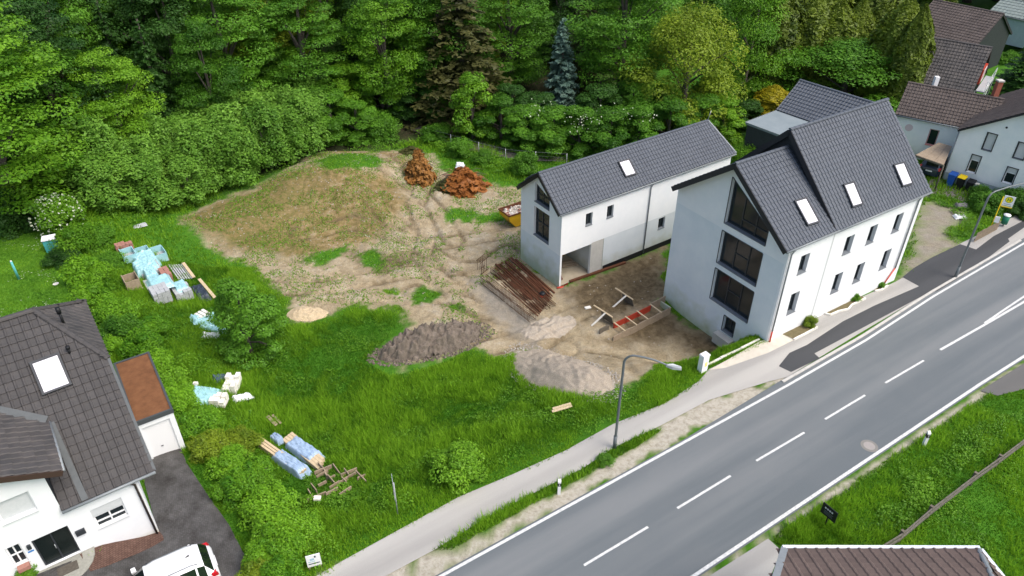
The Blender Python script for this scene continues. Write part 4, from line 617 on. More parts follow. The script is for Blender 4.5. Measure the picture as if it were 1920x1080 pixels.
def front_roof():
    z = 4.5; c0, c1 = gz(1470, 1031, z), gz(1835, 1032, z); t = thing('building', 'brown tiled hip roof with white gutter at the bottom right edge', 'building', (14, 14, -.9)); pt = math.tan(R(22)); D = 4.2; k = D * pt
    c2, c3 = V3(19.6, 9.5, z), V3(6.0, 9.5, z); r0, r1 = V3(c0[0] - 2.4, c0[1] - D, z + k), V3(c1[0] - 1.55, c1[1] - D, z + k); q = math.hypot(1, pt)
    U = V3(-1, 0, 0); V = (V3(0, -1, 0) + Zv * pt) / q; N = np.cross(U, V); e = c1 + V3(0, 0, 0); rf = slab('roof', [c1, c0, r0, r1], N, .14, M['soffit'], t); LL = c1[0] - c0[0]
    tiles(rf, [(e, U, V, [(0, 0), (LL, 0), (LL + 2.4, D * q), (1.55, D * q)], True)], .42, .33, M['tilered'], 300)
    u2 = (c1 - c2); l2 = np.linalg.norm(u2); u2 /= l2; v2 = np.cross(Zv, u2); v2 = (v2 + Zv * pt * D / 1.6) ; v2 /= np.linalg.norm(v2); rf2 = slab('roof_side', [c2, c1, r1, V3(r1[0], 9.5, r1[2])], np.cross(u2, v2), .14, M['soffit'], t); tiles(rf2, [(c2, u2, v2, [(0, 0), (l2, 0), (l2 - 4, 2.2), (0, 2.2)], False)], .42, .33, M['tilered'], 0)
    ridge_tiles(rf, c1 + Zv * .06, r1 + Zv * .06, M['zinc'], .4, .1)
    for a, b in ((c0, c1), (c1, c2)): d = (b - a) / np.linalg.norm(b - a); MB().beam(a - d * .02 + np.cross(d, Zv) * -.12 - Zv * .02, b + d * .1 + np.cross(d, Zv) * -.12 - Zv * .02, .14, .14).build('gutter', mat('white_gutter', (.62, .68, .76), .5), t)
    MB().beam(c0 + V3(0, 0, .1), V3(c0[0] - 2.4, c0[1] - D, z + k + .1), .26, .06).build('verge_flashing', M['zinc'], t); i = .3
    MB().hexa([V3(c0[0] - .4, 9.6, -1), V3(c1[0] + .6, 9.6, -1), V3(c1[0] - i, c1[1] - i, -1), V3(c0[0] + i, c0[1] - i, -1)], [V3(c0[0] - .4, 9.6, z), V3(c1[0] + .6, 9.6, z), V3(c1[0] - i, c1[1] - i, z), V3(c0[0] + i, c0[1] - i, z)]).build('wall', M['oldwhite'], t)
front_roof()
# ------------------------------------------------------------------ vegetation
LM = dict(mid=leafmat('leaf_mid_green', (0.033, 0.118, 0.008), (0.134, 0.324, 0.024)), bright=leafmat('leaf_bright_green', (0.062, 0.186, 0.008), (0.221, 0.444, 0.026)), dark=leafmat('leaf_dark_green', (0.014, 0.053, 0.008), (0.057, 0.154, 0.022)),
  olive=leafmat('leaf_yellow_green', (0.096, 0.172, 0.010), (0.288, 0.391, 0.025)), willow=leafmat('leaf_willow', (.072, .195, .018), (.22, .43, .055)), blue=leafmat('needle_blue', (.060, .125, .085), (.18, .29, .225), .15), spruce=leafmat('needle_brown_green', (.034, .044, .012), (.11, .108, .034), .15),
  thuja=leafmat('thuja_spray', (0.037, 0.070, 0.008), (0.165, 0.231, 0.020), .2), gold=leafmat('leaf_golden', (.22, .21, .01), (.55, .46, .02)), grass=leafmat('grass_blade', (0.049, 0.175, 0.008), (0.244, 0.460, 0.028), .5, .5, 0.), weed=leafmat('weed_leaf', (0.049, 0.167, 0.008), (0.195, 0.402, 0.025), .4, .5, 0.),
  rustleaf=leafmat('withered_twigs', (.15, .045, .012), (.38, .15, .035), .2), orange=leafmat('dead_conifer', (.20, .085, .02), (.42, .21, .055), .2), flower=leafmat('white_blossom', (.42, .50, .34), (.66, .70, .56), .2), hedge=leafmat('hedge_leaf', (0.056, 0.189, 0.008), (0.225, 0.462, 0.022)))
def unit(v): return v / (np.linalg.norm(v, axis=-1, keepdims=True) + 1e-9)
def leaves(rng, P, Nrm, size, asp=.62):
    n = len(P); Nrm = unit(Nrm); t = unit(np.cross(Nrm, rng.normal(size=(n, 3)))); b = np.cross(Nrm, t); s = np.asarray(size).reshape(-1, 1)
    return np.stack([P + t * s, P + b * s * asp + Nrm * s * .12, P - t * s, P - b * s * asp + Nrm * s * .12], 1).reshape(-1, 3)
def sph(rng, n): return unit(rng.normal(size=(n, 3)))
def puffs(rng, C, Rr, n, size, flat=.6, up=.7):
    k = rng.integers(0, len(C), n); d = sph(rng, n); d[:, 2] = np.abs(d[:, 2]) * 1.0 - .35; d = unit(d); r = Rr[k][:, None] * np.array([1, 1, flat]) * (.55 + .5 * rng.random((n, 1)) ** .6)
    ct = rng.random(len(C)); P = C[k] + d * r; N_ = d * .7 + np.array([0, 0, up]) + rng.normal(size=(n, 3)) * .35
    return leaves(rng, P, N_, size * (.5 + 1.0 * rng.random(n) ** 1.6)), np.clip(.5 * ct[k] + .25 + .35 * (rng.random(n) - .5), 0, 1)
PROTO = {}
def reg(key, v, tint, m, trunk=None, h=1., r=1.): PROTO[key] = (fast_mesh('foliage_' + key, v, 4, m, tint), trunk, h, r)
def trunk_mesh(rng, h, r0, tips, lean=.3, m=None):
    b = MB(); l = rng.normal(size=2) * lean; pts = [V3(l[0] * t * t, l[1] * t * t, h * t - .4 * (t == 0)) for t in np.linspace(0, 1, 7)]; b.tube(pts, [r0 * (1.25 - t) + .02 for t in np.linspace(0, 1, 7)], 7)
    for q in tips: z0 = min(h * .85, max(h * .25, q[2] * .62)); a = V3(l[0] * (z0 / h) ** 2, l[1] * (z0 / h) ** 2, z0); b.tube([a, (a + q) / 2 + V3(0, 0, .25), q], [r0 * .42, r0 * .28, .03], 5, False)
    me = bpy.data.meshes.new('trunk'); me.from_pydata(b.v, [], b.f); me.update(); me.materials.append(m or M['bark']); me.polygons.foreach_set('use_smooth', [True] * len(me.polygons)); return me
def broad(key, seed, h, r, n, leaf, layers=True, base=.22, npuff=70, m='mid', flat=.5):
    rng = np.random.default_rng(seed); C = []; Rr = []
    while len(C) < npuff:
        z = rng.random(); prof = math.sin(math.pi * (z * .82 + .14)) ** .75; a = rng.random() * 6.283; q = r * prof * (.38 + .62 * rng.random() ** .5) * (.78 + .4 * vnoise(a * 1.6, z * 3, seed)); C.append((q * math.cos(a), q * math.sin(a), h * (base + (1 - base) * z) - .15 * r * (q / r) ** 2)); Rr.append(r * rng.uniform(.2, .36))
    C = np.array(C); Rr = np.array(Rr); v, t = puffs(rng, C, Rr, n, leaf, flat); reg(key, v, t, LM[m], trunk_mesh(rng, h * .85, h * .022 + .05, C[rng.choice(len(C), 12, False)]), h, r)
def bush(key, seed, h, r, n, leaf, m='hedge', upright=False, npuff=34):
    rng = np.random.default_rng(seed); a = rng.random(npuff) * 6.283; z = rng.random(npuff) ** .8; q = r * np.sqrt(np.maximum(.05, 1 - (z * .92) ** 2.2)) * rng.uniform(.25, .85, npuff) if not upright else r * rng.uniform(.05, .95, npuff) * (1 - .45 * z)
    C = np.stack([q * np.cos(a), q * np.sin(a), h * (.08 + .78 * z)], 1); Rr = rng.uniform(.22, .38, npuff) * r * (.72 if upright else 1); v, t = puffs(rng, C, Rr, n, leaf, 1.1 if not upright else 1.9, .45); st = trunk_mesh(rng, h * .6, .05, C[:7], .2); reg(key, v, t, LM[m], st, h, r)
def conifer(key, seed, h, r, m, n_wh=26, droop=.35, dens=1.):
    rng = np.random.default_rng(seed); Pn = []; Nn = []; Sn = []; T = []
    for w in range(n_wh):
        z = h * (.06 + .93 * (w / n_wh)); L = r * (1 - (z / h)) ** .85 + .12; nb = int(7 + 5 * (1 - z / h)); 
        for k in range(nb):
            a = rng.random() * 6.283; Lk = L * rng.uniform(.75, 1.1); m_ = max(4, int(Lk * 22 * dens)); t = rng.random(m_) ** .8; side = rng.normal(size=m_) * .16 * Lk * (1 - t * .5); zz = z - droop * Lk * t ** 1.4 + .10 * Lk * t ** 4 - np.abs(side) * .3 - rng.random(m_) * .18
            Pn.append(np.stack([math.cos(a) * t * Lk - math.sin(a) * side, math.sin(a) * t * Lk + math.cos(a) * side, zz], 1)); Nn.append(np.stack([np.full(m_, math.cos(a) * .5), np.full(m_, math.sin(a) * .5), np.ones(m_)], 1) + rng.normal(size=(m_, 3)) * .4); Sn.append(rng.uniform(.13, .24, m_)); T.append(np.clip(.15 + .7 * t * rng.uniform(.6, 1.1) + .15 * (rng.random(m_) - .5), 0, 1))
    P_ = np.concatenate(Pn); reg(key, leaves(rng, P_, np.concatenate(Nn), np.concatenate(Sn), .45), np.concatenate(T), LM[m], trunk_mesh(rng, h * .95, h * .016 + .05, [], .05), h, r)
def column(key, seed, h, r, n, m='thuja'):
    rng = np.random.default_rng(seed); z = rng.random(n) ** .85; a = rng.random(n) * 6.283; prof = np.sin(np.pi * np.clip(z * .80 + .17, 0, 1)) ** .55 * np.clip((1 - z) * 5, 0, 1) ** .5; nz = .74 + .5 * vnoise(a * 2.2, z * 9, seed) * vnoise(a * 5, z * 20, seed + 4) ** .5; q = r * prof * nz * (.86 + .16 * rng.random(n))
    P_ = np.stack([q * np.cos(a), q * np.sin(a), h * z], 1); N_ = np.stack([np.cos(a), np.sin(a), np.full(n, .35)], 1) + rng.normal(size=(n, 3)) * .45; reg(key, leaves(rng, P_, N_, rng.uniform(.12, .24, n), .5), np.clip(vnoise(a * 4, z * 16, 8) * .6 + rng.random(n) * .45, 0, 1), LM[m], trunk_mesh(rng, h * .6, .15, [], .02), h, r)
broad('oak', 1, 15, 5.2, 46000, .108, npuff=120); broad('beech', 2, 17, 4.8, 46000, .105, npuff=150, flat=.4, base=.12); broad('ash', 3, 14, 4.4, 40000, .1, npuff=90, flat=.65, base=.18); broad('maple', 4, 9, 4.2, 40000, .085, npuff=100, base=.08, flat=.65); broad('lime', 5, 10, 4.6, 36000, .095, npuff=120, base=.06, flat=.8, m='olive')
broad('sapling', 6, 4.2, 2.0, 9000, .085, npuff=34, base=.12, flat=.7, m='mid'); broad('elder', 16, 5, 2.6, 22000, .085, npuff=50, base=.03, flat=.6)
bush('shrub', 7, 2.0, 1.5, 13000, .062); bush('shrubb', 8, 2.2, 1.6, 13000, .066, npuff=44); bush('thicket', 9, 3.2, 2.6, 20000, .085, 'mid', npuff=60); bush('willow', 10, 5.6, 1.7, 17000, .08, 'willow', True, 130); bush('willowb', 11, 5.2, 1.8, 16000, .08, 'willow', True, 115)
conifer('spruce', 12, 17, 3.6, 'spruce', 34, .38, .8); conifer('bluespruce', 13, 10, 1.9, 'blue', 30, .18, 1.5); conifer('brush', 21, 2.2, 2.0, 'rustleaf', 18, .4, 2.4); column('thuja', 14, 12, 2.1, 15000); column('thujab', 15, 12, 2.2, 15000)
def plant(name, key, label, cat, p, h, r, group=None, lm=None, rot=None, parts=('trunk', 'crown')):
    me, tr, hn, rn = PROTO[key]; t = thing(name, label, cat, tuple(p), group); a = random.random() * 6.283 if rot is None else rot; sx, sz = r / rn, h / hn
    for nm, d_ in zip(parts, (tr, me)):
        if d_ is None: continue
        o = bpy.data.objects.new(nm, d_); COL.objects.link(o); o.parent = t; o.rotation_euler = (0, 0, a); o.scale = (sx, sx, sz)
        if nm == parts[1] and lm: o.material_slots[0].link = 'OBJECT'; o.material_slots[0].material = LM[lm]
    return t
def gp(px, py): q = ground(px, py); return q
def hpx(p, pytop):   # height of a thing on p whose top is seen at picture row pytop
    k = (540 - pytop) / F; c, s = math.cos(TH), math.sin(TH); return (p[1] * (k * c - s) / (c + k * s)) + H - p[2]
def tree_px(name, key, label, px, py, top, wpx, group=None, lm=None, cat='tree', parts=('trunk', 'crown')):
    p = gp(px, py); h = hpx(p, top); dist = np.linalg.norm(p + V3(0, 0, h / 2) - V3(0, 0, H)); return plant(name, key, label, cat, p, h, wpx / 2 * dist / F, group, lm, None, parts)
ORD = 'first second third fourth fifth sixth seventh eighth ninth tenth eleventh twelfth thirteenth fourteenth fifteenth sixteenth seventeenth eighteenth nineteenth twentieth'.split() + ['twenty-' + k for k in 'first second third fourth fifth sixth seventh eighth ninth'.split()] + ['thirtieth']
# trees one can single out
tree_px('spruce_tree', 'bluespruce', 'slender blue grey spruce standing behind the hedge of shrubs', 1050, 212, 26, 80)
tree_px('spruce_tree', 'spruce', 'large brownish dark spruce at the top middle of the picture', 868, 222, -75, 230)
tree_px('spruce_tree', 'spruce', 'brown tinged spruce right behind the blue grey spruce', 1092, 175, -60, 120); tree_px('spruce_tree', 'spruce', 'dark blue green spruce at the right edge by the scaffold', 1902, 196, 58, 110, lm='dark')
tree_px('broadleaf_tree', 'lime', 'rounded yellow green tree behind the roof of the narrow white house', 1275, 240, 22, 195, lm='olive')
tree_px('broadleaf_tree', 'maple', 'fresh bright green tree between the yellow green tree and the dark conifers', 1385, 205, -30, 150, lm='bright'); tree_px('broadleaf_tree', 'oak', 'dark trunked green tree left of the rounded yellow green tree', 1160, 200, -70, 190, lm='mid')
tree_px('broadleaf_tree', 'maple', 'broad round green tree in front of the row of tall conifers', 1570, 216, 82, 215, lm='mid')
tree_px('young_tree', 'sapling', 'slim young tree with light leaves beside the dark track', 888, 262, 145, 88, lm='bright'); tree_px('golden_conifer', 'thuja', 'golden yellow conifer beside the slate clad house', 1440, 236, 160, 82, lm='gold', parts=('trunk', 'crown'))
tree_px('golden_shrub', 'shrub', 'small round yellow shrub behind the ridge of the large new house', 1626, 216, 178, 66, lm='gold', cat='shrub', parts=('stem', 'foliage'))
for i, (px, py, top, w) in enumerate(((1430, 190, -30, 100), (1492, 186, -12, 96), (1535, 190, 2, 98), (1572, 190, 0, 76), (1610, 185, 6, 70), (1645, 215, -4, 96), (1672, 224, 10, 62), (1735, 70, -60, 64), (1465, 150, -60, 100), (1515, 150, -60, 100), (1600, 150, -60, 100))):
    tree_px('thuja_tree', ('thuja', 'thujab')[i % 2], ORD[i] + ' tall columnar conifer from the left in the row behind the houses', px, py, top, w, 'row of tall conifers')
tree_px('broadleaf_tree', 'elder', 'small leafy tree in the long grass below the stacks of tiles', 472, 668, 540, 125, lm='mid')
tree_px('broadleaf_tree', 'beech', 'big light green tree filling the upper left corner', 35, 400, -30, 270, lm='bright'); tree_px('broadleaf_tree', 'maple', 'light green tree right beside the big tree at upper left', 155, 300, 95, 170, lm='mid')
for px, py, w_ in ((1812, 4, 150), (1868, 2, 150), (1922, 10, 150), (1962, 40, 140)): tree_px('broadleaf_tree', 'oak', {1812: 'dark tree behind the brown roofed cottage', 1868: 'dark tree above the green roofed outbuilding', 1922: 'dark tree at the very upper right corner', 1962: 'dark tree beyond the right edge by the outbuilding'}[px], px, py, -150, w_, lm='dark')
# forest beyond the site
fr_ = np.random.default_rng(5); pts = []
def clear(x, y):
    s, d = sd_of(x, y); return d > 53 + 3 * math.sin(x * .2) and not (x > 12 and y < 88) and not (x > 20 and y < 100) and x < 44
for _ in range(9000):
    x, y = fr_.uniform(-92, 46), fr_.uniform(60, 142)
    if abs(x) > .76 * y + 8 or not clear(x, y): continue
    if -20 < x < 20 and y < 78: continue
    if all((x - a) ** 2 + (y - b) ** 2 > (4.3 if y < 100 else 5.6) ** 2 for a, b in pts): pts.append((x, y))
pts.sort(key=lambda q: q[1]); pts = pts[:292]
for x, y in pts:
    k = fr_.random(); key = 'oak' if k < .3 else 'beech' if k < .62 else 'ash' if k < .955 else 'spruce'; dp = (y - 60) / 80; h = fr_.uniform(10.5, 15.5) * (1.12 if key == 'spruce' else 1); c = fr_.random(); lm = 'dark' if key == 'spruce' else ('mid' if c < .45 else 'dark' if c < .72 else 'bright' if c < .94 else 'olive')
    nm, lb, gr = ('spruce_tree', 'dark spruce deep in the forest behind the site', 'forest spruces') if key == 'spruce' else ('forest_tree', {'mid': 'mid green', 'dark': 'dark green', 'bright': 'bright green', 'olive': 'yellowish green', None: ''}[lm] + {'oak': ' broad crowned', 'beech': ' tall layered', 'ash': ' loose crowned', 'spruce': ''}[key] + ' tree in the dense forest behind the site', 'forest trees')
    plant(nm, key, lb, 'tree', (x, y, zt(x, y) - .2), h, h * (fr_.uniform(.23, .34) if key != 'spruce' else .2), gr, lm)
# willow thicket along the back of the site
WP = poly_w([(185, 398), (335, 396), (600, 292), (598, 240), (480, 262), (300, 312), (140, 345)]); wl = []; lo_, hi_ = WP.min(0), WP.max(0)
for _ in range(4000):
    x, y = fr_.uniform(lo_[0], hi_[0]), fr_.uniform(lo_[1], hi_[1])
    if poly_sd(np.array([x]), np.array([y]), WP)[0] > .3 and all((x - a) ** 2 + (y - b) ** 2 > 1.75 ** 2 for a, b in wl): wl.append((x, y))
for i, (x, y) in enumerate(wl): plant('willow_shrub', ('willow', 'willowb')[i % 2], 'upright grey green willow in the thicket at the back of the site', 'shrub', (x, y, zt(x, y) - .1), fr_.uniform(4.4, 7.6), fr_.uniform(1.7, 2.9), 'willow thicket', None, None, ('stem', 'foliage'))
# undergrowth at the forest edge and the shrubs behind the narrow house
UB = [(625, 262, 5, 2.8, 'mid'), (672, 262, 4, 2.6, 'mid'), (655, 225, 6, 3.2, 'bright'), (715, 258, 2.6, 2.4, 'mid'), (720, 215, 6, 3.4, 'mid'), (760, 215, 5, 3, 'dark'), (800, 222, 4.5, 3, 'dark'), (845, 225, 4, 2.8, 'mid'), (600, 232, 6, 3, 'dark'), (940, 262, 4.6, 2.6, 'mid'), (985, 275, 4.2, 2.6, 'mid'), (1035, 283, 4.4, 2.7, 'mid'), (1085, 288, 4.6, 2.8, 'mid'), (1140, 292, 4.8, 2.8, 'mid'), (1195, 290, 5, 2.9, 'mid'), (1250, 282, 5.2, 2.9, 'mid'), (1305, 270, 5, 2.8, 'mid'), (1350, 262, 4.6, 2.8, 'bright'),
      (960, 240, 4.5, 2.8, 'dark'), (1010, 245, 4, 2.6, 'dark'), (1120, 250, 5, 3, 'dark'), (1180, 245, 5, 3, 'mid'), (1240, 245, 4.5, 3, 'mid'), (1330, 225, 4.5, 3, 'mid'), (1390, 250, 3.5, 2.4, 'dark'), (1420, 290, 2.8, 2, 'bright'), (1395, 320, 2.6, 1.8, 'bright'), (1500, 205, 3.4, 2.6, 'mid'), (1550, 190, 4, 2.6, 'mid'), (1660, 195, 3.6, 2.4, 'mid'), (1405, 215, 3.4, 2.4, 'mid'), (1480, 180, 4, 2.6, 'dark'), (20, 425, 3, 2.6, 'dark'), (60, 372, 4.5, 3, 'dark'), (235, 330, 4.5, 2.6, 'dark'), (200, 360, 2.2, 2, 'mid'), (275, 285, 5, 3, 'dark'), (340, 255, 6, 3.2, 'dark'), (430, 225, 6, 3.2, 'mid'), (520, 205, 6.5, 3.2, 'mid'), (570, 200, 6.5, 3.2, 'bright'), (100, 320, 5, 3, 'mid')]
UL = [ORD[i] + ' shrub from the left in front of the forest behind the mound' if i < 9 else ORD[i - 9] + ' shrub from the left in the flowering row behind the narrow white house' if i < 18 else ORD[i - 18] + ' shrub in the second row behind the narrow white house' if i < 24 else ORD[i - 24] + ' shrub between the narrow white house and the tall conifers' if i < 32 else ORD[i - 32] + ' forest edge shrub counted from the left lawn' for i in range(len(UB))]
for (px, py, h, r, lm), ul in zip(UB, UL): plant('understorey_shrub', 'elder' if h > 3 else 'thicket', ul, 'shrub', gp(px, py) - V3(0, 0, .1), h, r, 'shrubs at the forest edge', lm, None, ('stem', 'foliage'))
fl = []; rg = np.random.default_rng(31)
for px, py, z_, n_ in ((1010, 205, 4.2, 26), (1085, 222, 4.2, 16), (1105, 225, 4.4, 22), (1170, 215, 4.5, 14), (1210, 222, 4.6, 14), (1080, 240, 3.2, 14)):
    c = gz(px, py, z_ - 2); fl.append(c + rg.normal(size=(n_, 3)) * np.array([.7, .7, .5]))
fp = np.concatenate(fl); fo = bpy.data.objects.new('elder_blossom', fast_mesh('elder_blossom', leaves(rg, fp, rg.normal(size=fp.shape) * .4 + V3(0, -.4, 1), .045 + .04 * rg.random(len(fp)), .9), 4, LM['flower'], rg.random(len(fp)))); COL.objects.link(fo); props(fo, 'white elder blossom scattered over the shrubs behind the narrow house', 'blossom', None, 'stuff')
# hedge on the left boundary and single bushes
HB = [(118, 432, 2.9, 2.0, 'bright'), (150, 470, 2.2, 1.7, 'bright'), (120, 492, 1.1, 1.3, 'dark'), (165, 528, 1.9, 1.6, 'hedge'), (178, 575, 1.8, 1.5, 'hedge'), (222, 602, 1.7, 1.4, 'hedge'), (232, 640, 1.8, 1.4, 'mid'), (268, 660, 1.6, 1.3, 'hedge'), (290, 705, 1.7, 1.3, 'hedge'), (318, 728, 1.5, 1.2, 'bright'), (340, 775, 1.5, 1.2, 'hedge'), (372, 812, 1.6, 1.2, 'hedge'), (395, 855, 1.4, 1.2, 'olive'), (432, 885, 1.5, 1.2, 'hedge'), (450, 935, 1.6, 1.2, 'hedge'), (505, 965, 1.7, 1.4, 'hedge'), (525, 1020, 1.7, 1.3, 'hedge'), (535, 1050, 1.6, 1.2, 'hedge'), (500, 1055, 1.4, 1.0, 'hedge'), (530, 1095, 1.5, 1.1, 'hedge'), (480, 1095, 1.3, 1.0, 'olive'), (570, 1000, 1.2, 1.0, 'hedge'), (455, 835, 1.0, 1.1, 'olive'), (388, 800, 1.1, 1.0, 'hedge'), (480, 900, 1.2, 1.1, 'hedge'), (332, 748, 1.3, 1.0, 'hedge'), (285, 628, 1.3, 1.2, 'hedge'), (205, 500, 1.1, 1.2, 'mid'), (190, 455, 1.3, 1.3, 'mid'), (60, 425, 1.0, 1.2, 'dark')]
HL = {0: 'white flowering shrub at the corner of the left lawn', 1: 'light green bush beside the small teal box', 2: 'dark low bush on the lawn below the teal box', 12: 'yellowish low bush beside the dark drive', 29: 'clipped dark bush at the far edge of the left lawn'}
for i, (px, py, h, r, lm) in enumerate(HB): plant('hedge_bush' if i > 2 else 'garden_bush', ('shrub', 'shrubb')[i % 2], HL.get(i, ORD[i] + ' bush of the boundary hedge counted from the lawn towards the footway'), 'bush', gp(px, py) - V3(0, 0, .08), h, r, None if i in HL else 'overgrown boundary hedge', lm, None, ('stem', 'foliage'))
for px, py, h, r, lm, key, lab in ((858, 890, 1.75, 1.45, 'bright', 'shrubb', 'single rounded bush in the grass beside the footway'), (985, 326, 2.2, 1.5, 'mid', 'shrub', 'round green bush left of the narrow white house'), (862, 292, 1.8, 1.6, 'mid', 'shrub', 'overgrown bush on the wire fence behind the brush piles'), (905, 306, 1.4, 1.2, 'mid', 'shrubb', 'low bush on the wire fence left of the round bush'), (820, 262, 1.6, 1.8, 'mid', 'shrub', 'bush at the left end of the wire fence'),
        (1518, 612, .8, .5, 'olive', 'shrub', 'small bushy plant at the foot of the street wall'), (1602, 563, .55, .42, 'bright', 'shrubb', 'clump of grasses in the middle wall bed'), (1648, 538, .5, .4, 'mid', 'shrub', 'weedy clump in the last wall bed by the far corner'), (1850, 395, 1.5, 1.5, 'mid', 'shrub', 'green bush behind the picket fence'), (1895, 385, 1.6, 1.6, 'mid', 'shrubb', 'clipped hedge bush right of the bus stop'), (1880, 358, 1.6, 1.3, 'bright', 'shrub', 'light bush in front of the old white house'), (1835, 375, 1.3, 1.0, 'mid', 'shrubb', 'bush between the bins and the picket fence'),
        (1916, 405, 1.3, 1.2, 'dark', 'shrub', 'dark hedge at the right edge by the bus stop'), (50, 1082, .75, .6, 'bright', 'shrub', 'light green bush below the door of the left house'), (1135, 868, .55, .5, 'mid', 'shrubb', 'tuft of tall weeds at the foot of the near street lamp'), (1800, 72, 1.2, 1.6, 'bright', 'shrub', 'clipped bright hedge before the brown roofed cottage'), (1862, 72, 1.0, 1.6, 'olive', 'shrubb', 'low garden bush right of the clipped bright hedge'), (1842, 108, 1.4, 1.7, 'dark', 'shrub', 'dark bush beyond the ridge of the scaffolded house'), (1885, 118, 1.6, 1.8, 'mid', 'shrubb', 'bush left of the dark spruce at the right edge'), (1908, 88, 2.2, 2.2, 'dark', 'shrub', 'dark garden bush below the green roofed outbuilding'), (215, 662, 1.2, .9, 'hedge', 'shrub', 'bush behind the ridge end of the left house')):
    plant('bush', key, lab, 'bush', gp(px, py) - V3(0, 0, .05), h, r, None, lm, None, ('stem', 'foliage'))
rg = np.random.default_rng(8); c = gp(118, 432); fp = c + V3(0, 0, 1.3) + unit(rg.normal(size=(300, 3)) + V3(0, -.3, .6)) * np.array([1.9, 1.9, 1.7]); fo = bpy.data.objects.new('shrub_blossom', fast_mesh('shrub_blossom', leaves(rg, fp, rg.normal(size=fp.shape) + V3(0, -.3, 1), .06 + .05 * rg.random(len(fp)), .9), 4, LM['flower'], rg.random(len(fp)))); COL.objects.link(fo); props(fo, 'white blossom on the flowering shrub at the left lawn', 'blossom', None, 'stuff')

# grass and weeds
HOUSEP = SOLID + [np.array([(LO + LU * a + LN * b)[:2] for a, b in ((-15, -.3), (.1, -.3), (.1, 14.6), (-15, 14.6))]), poly_w([(200, 690), (265, 660), (335, 800), (335, 835), (280, 868)]), PAVEW, DRIVE, V3(*[0] * 1) if 0 else np.array([gz(*p)[:2] for p in ((1330, 1080), (1440, 1008), (1470, 1028), (1470, 1150), (1250, 1150))]), np.array([gz(*p)[:2] for p in ((1838, 733), (1925, 678), (2100, 580), (2200, 640), (1990, 712), (1870, 742))]),
    poly_w([(690, 680), (720, 640), (790, 595), (900, 605), (905, 645), (800, 690), (730, 705)])]
def sample(n, x0, x1, y0, y1, seed):
    r = np.random.default_rng(seed); x, y = r.uniform(x0, x1, n), r.uniform(y0, y1, n); z = Zbase(x, y); c, s = math.cos(TH), math.sin(TH); dep = y * c - (z - H) * s; px = 960 + F * x / dep; py = 540 - F * (y * s + (z - H) * c) / dep
    k = (px > -80) & (px < 2000) & (py > -40) & (py < 1140); x, y = x[k], y[k]; s_, d = sd_of(x, y); mk = masks(x, y); k = (mk[0] < .35 + .3 * r.random(len(x))) & ((d > 2.6) | (d < -6.75) | (poly_sd(x, y, VERGE) > 0)) & (mk[5] < .6) & (mk[4] < .5)
    for P in HOUSEP: k &= poly_sd(x, y, P) < (-.02 if P is not PAVEW else .22 * r.random(len(x)) ** 3 + .25 * (fbm(x * 2, y * 2, 95) - .52))
    return x[k], y[k], r
def blades(name, label, n, box, seed, h0, h1, w, tt=0., m='grass'):
    x, y, r = sample(n, *box, seed); z = Z(x, y); k = len(x); pat = np.clip((fbm(x * .35, y * .35, 40) - .47) * 2.2 + .5 + (fbm(x * 1.6, y * 1.6, 44) - .47) * 1.3, 0, 1.1); edge = .3 + .7 * sm(0, 1.6, -poly_sd(x, y, DIRT)); s_, d_ = sd_of(x, y); edge = edge * (.4 + .6 * sm(3., 4.4, np.where(d_ < 2.8, 9, d_))); hh = (h0 + (h1 - h0) * r.random(k)) * edge * (.3 + 1.0 * np.clip(pat, 0, 1.2)); a = r.random(k) * 6.283; ln = hh * r.uniform(.2, .75, k); la = a + r.normal(size=k) * .8 + 1.3
    B = np.stack([x, y, z - .02], 1); sd_ = np.stack([np.cos(a), np.sin(a), 0 * a], 1) * (w * r.uniform(.6, 1.3, k))[:, None]; tip = B + np.stack([np.cos(la) * ln, np.sin(la) * ln, hh], 1); v = np.stack([B - sd_, B + sd_, tip], 1).reshape(-1, 3)
    o = bpy.data.objects.new(name, fast_mesh(name, v, 3, LM[m], np.clip((pat - .5) * 1.1 + .58 + .5 * (r.random(k) - .5) + tt + .25 * (1 - edge), 0, 1))); COL.objects.link(o); return props(o, label, 'grass', None, 'stuff')
blades('meadow_grass', 'lush green grass growing over the front of the building site', 720000, (-30, 16, 18, 48), 1, .14, .46, .029)
blades('field_grass', 'rough grass on the slope across the road at lower right', 330000, (6, 46, 14, 38), 2, .12, .36, .03, .05); blades('rough_grass', 'grass around the back of the site and between the houses', 260000, (-45, 45, 44, 84), 3, .15, .5, .05, .02)
x, y = RNG.uniform(-30, 12, 150000), RNG.uniform(32, 70, 150000); k = (poly_sd(x, y, DIRT) > 0) & (fbm(x * .5, y * .5, 81) + .25 * fbm(x * 2, y * 2, 85) - .25 * sm(46, 34, y) > .56)
s_, d_ = sd_of(x, y); k &= ~((d_ < 21) & (s_ > -2))
for P in SOLID: k &= poly_sd(x, y, P) < -.1
x, y = x[k], y[k]; n_ = len(x); a = RNG.random(n_) * 6.283; hh = RNG.uniform(.04, .16, n_); B = np.stack([x, y, Z(x, y) - .01], 1); sd_ = np.stack([np.cos(a), np.sin(a), 0 * a], 1) * .04; tip = B + np.stack([np.cos(a * 3) * hh, np.sin(a * 3) * hh, hh], 1)
o = bpy.data.objects.new('sparse_grass', fast_mesh('sparse_grass', np.stack([B - sd_, B + sd_, tip], 1).reshape(-1, 3), 3, LM['grass'], RNG.uniform(.3, .9, n_))); COL.objects.link(o); props(o, 'thin young grass coming up on the bare ground', 'grass', None, 'stuff')
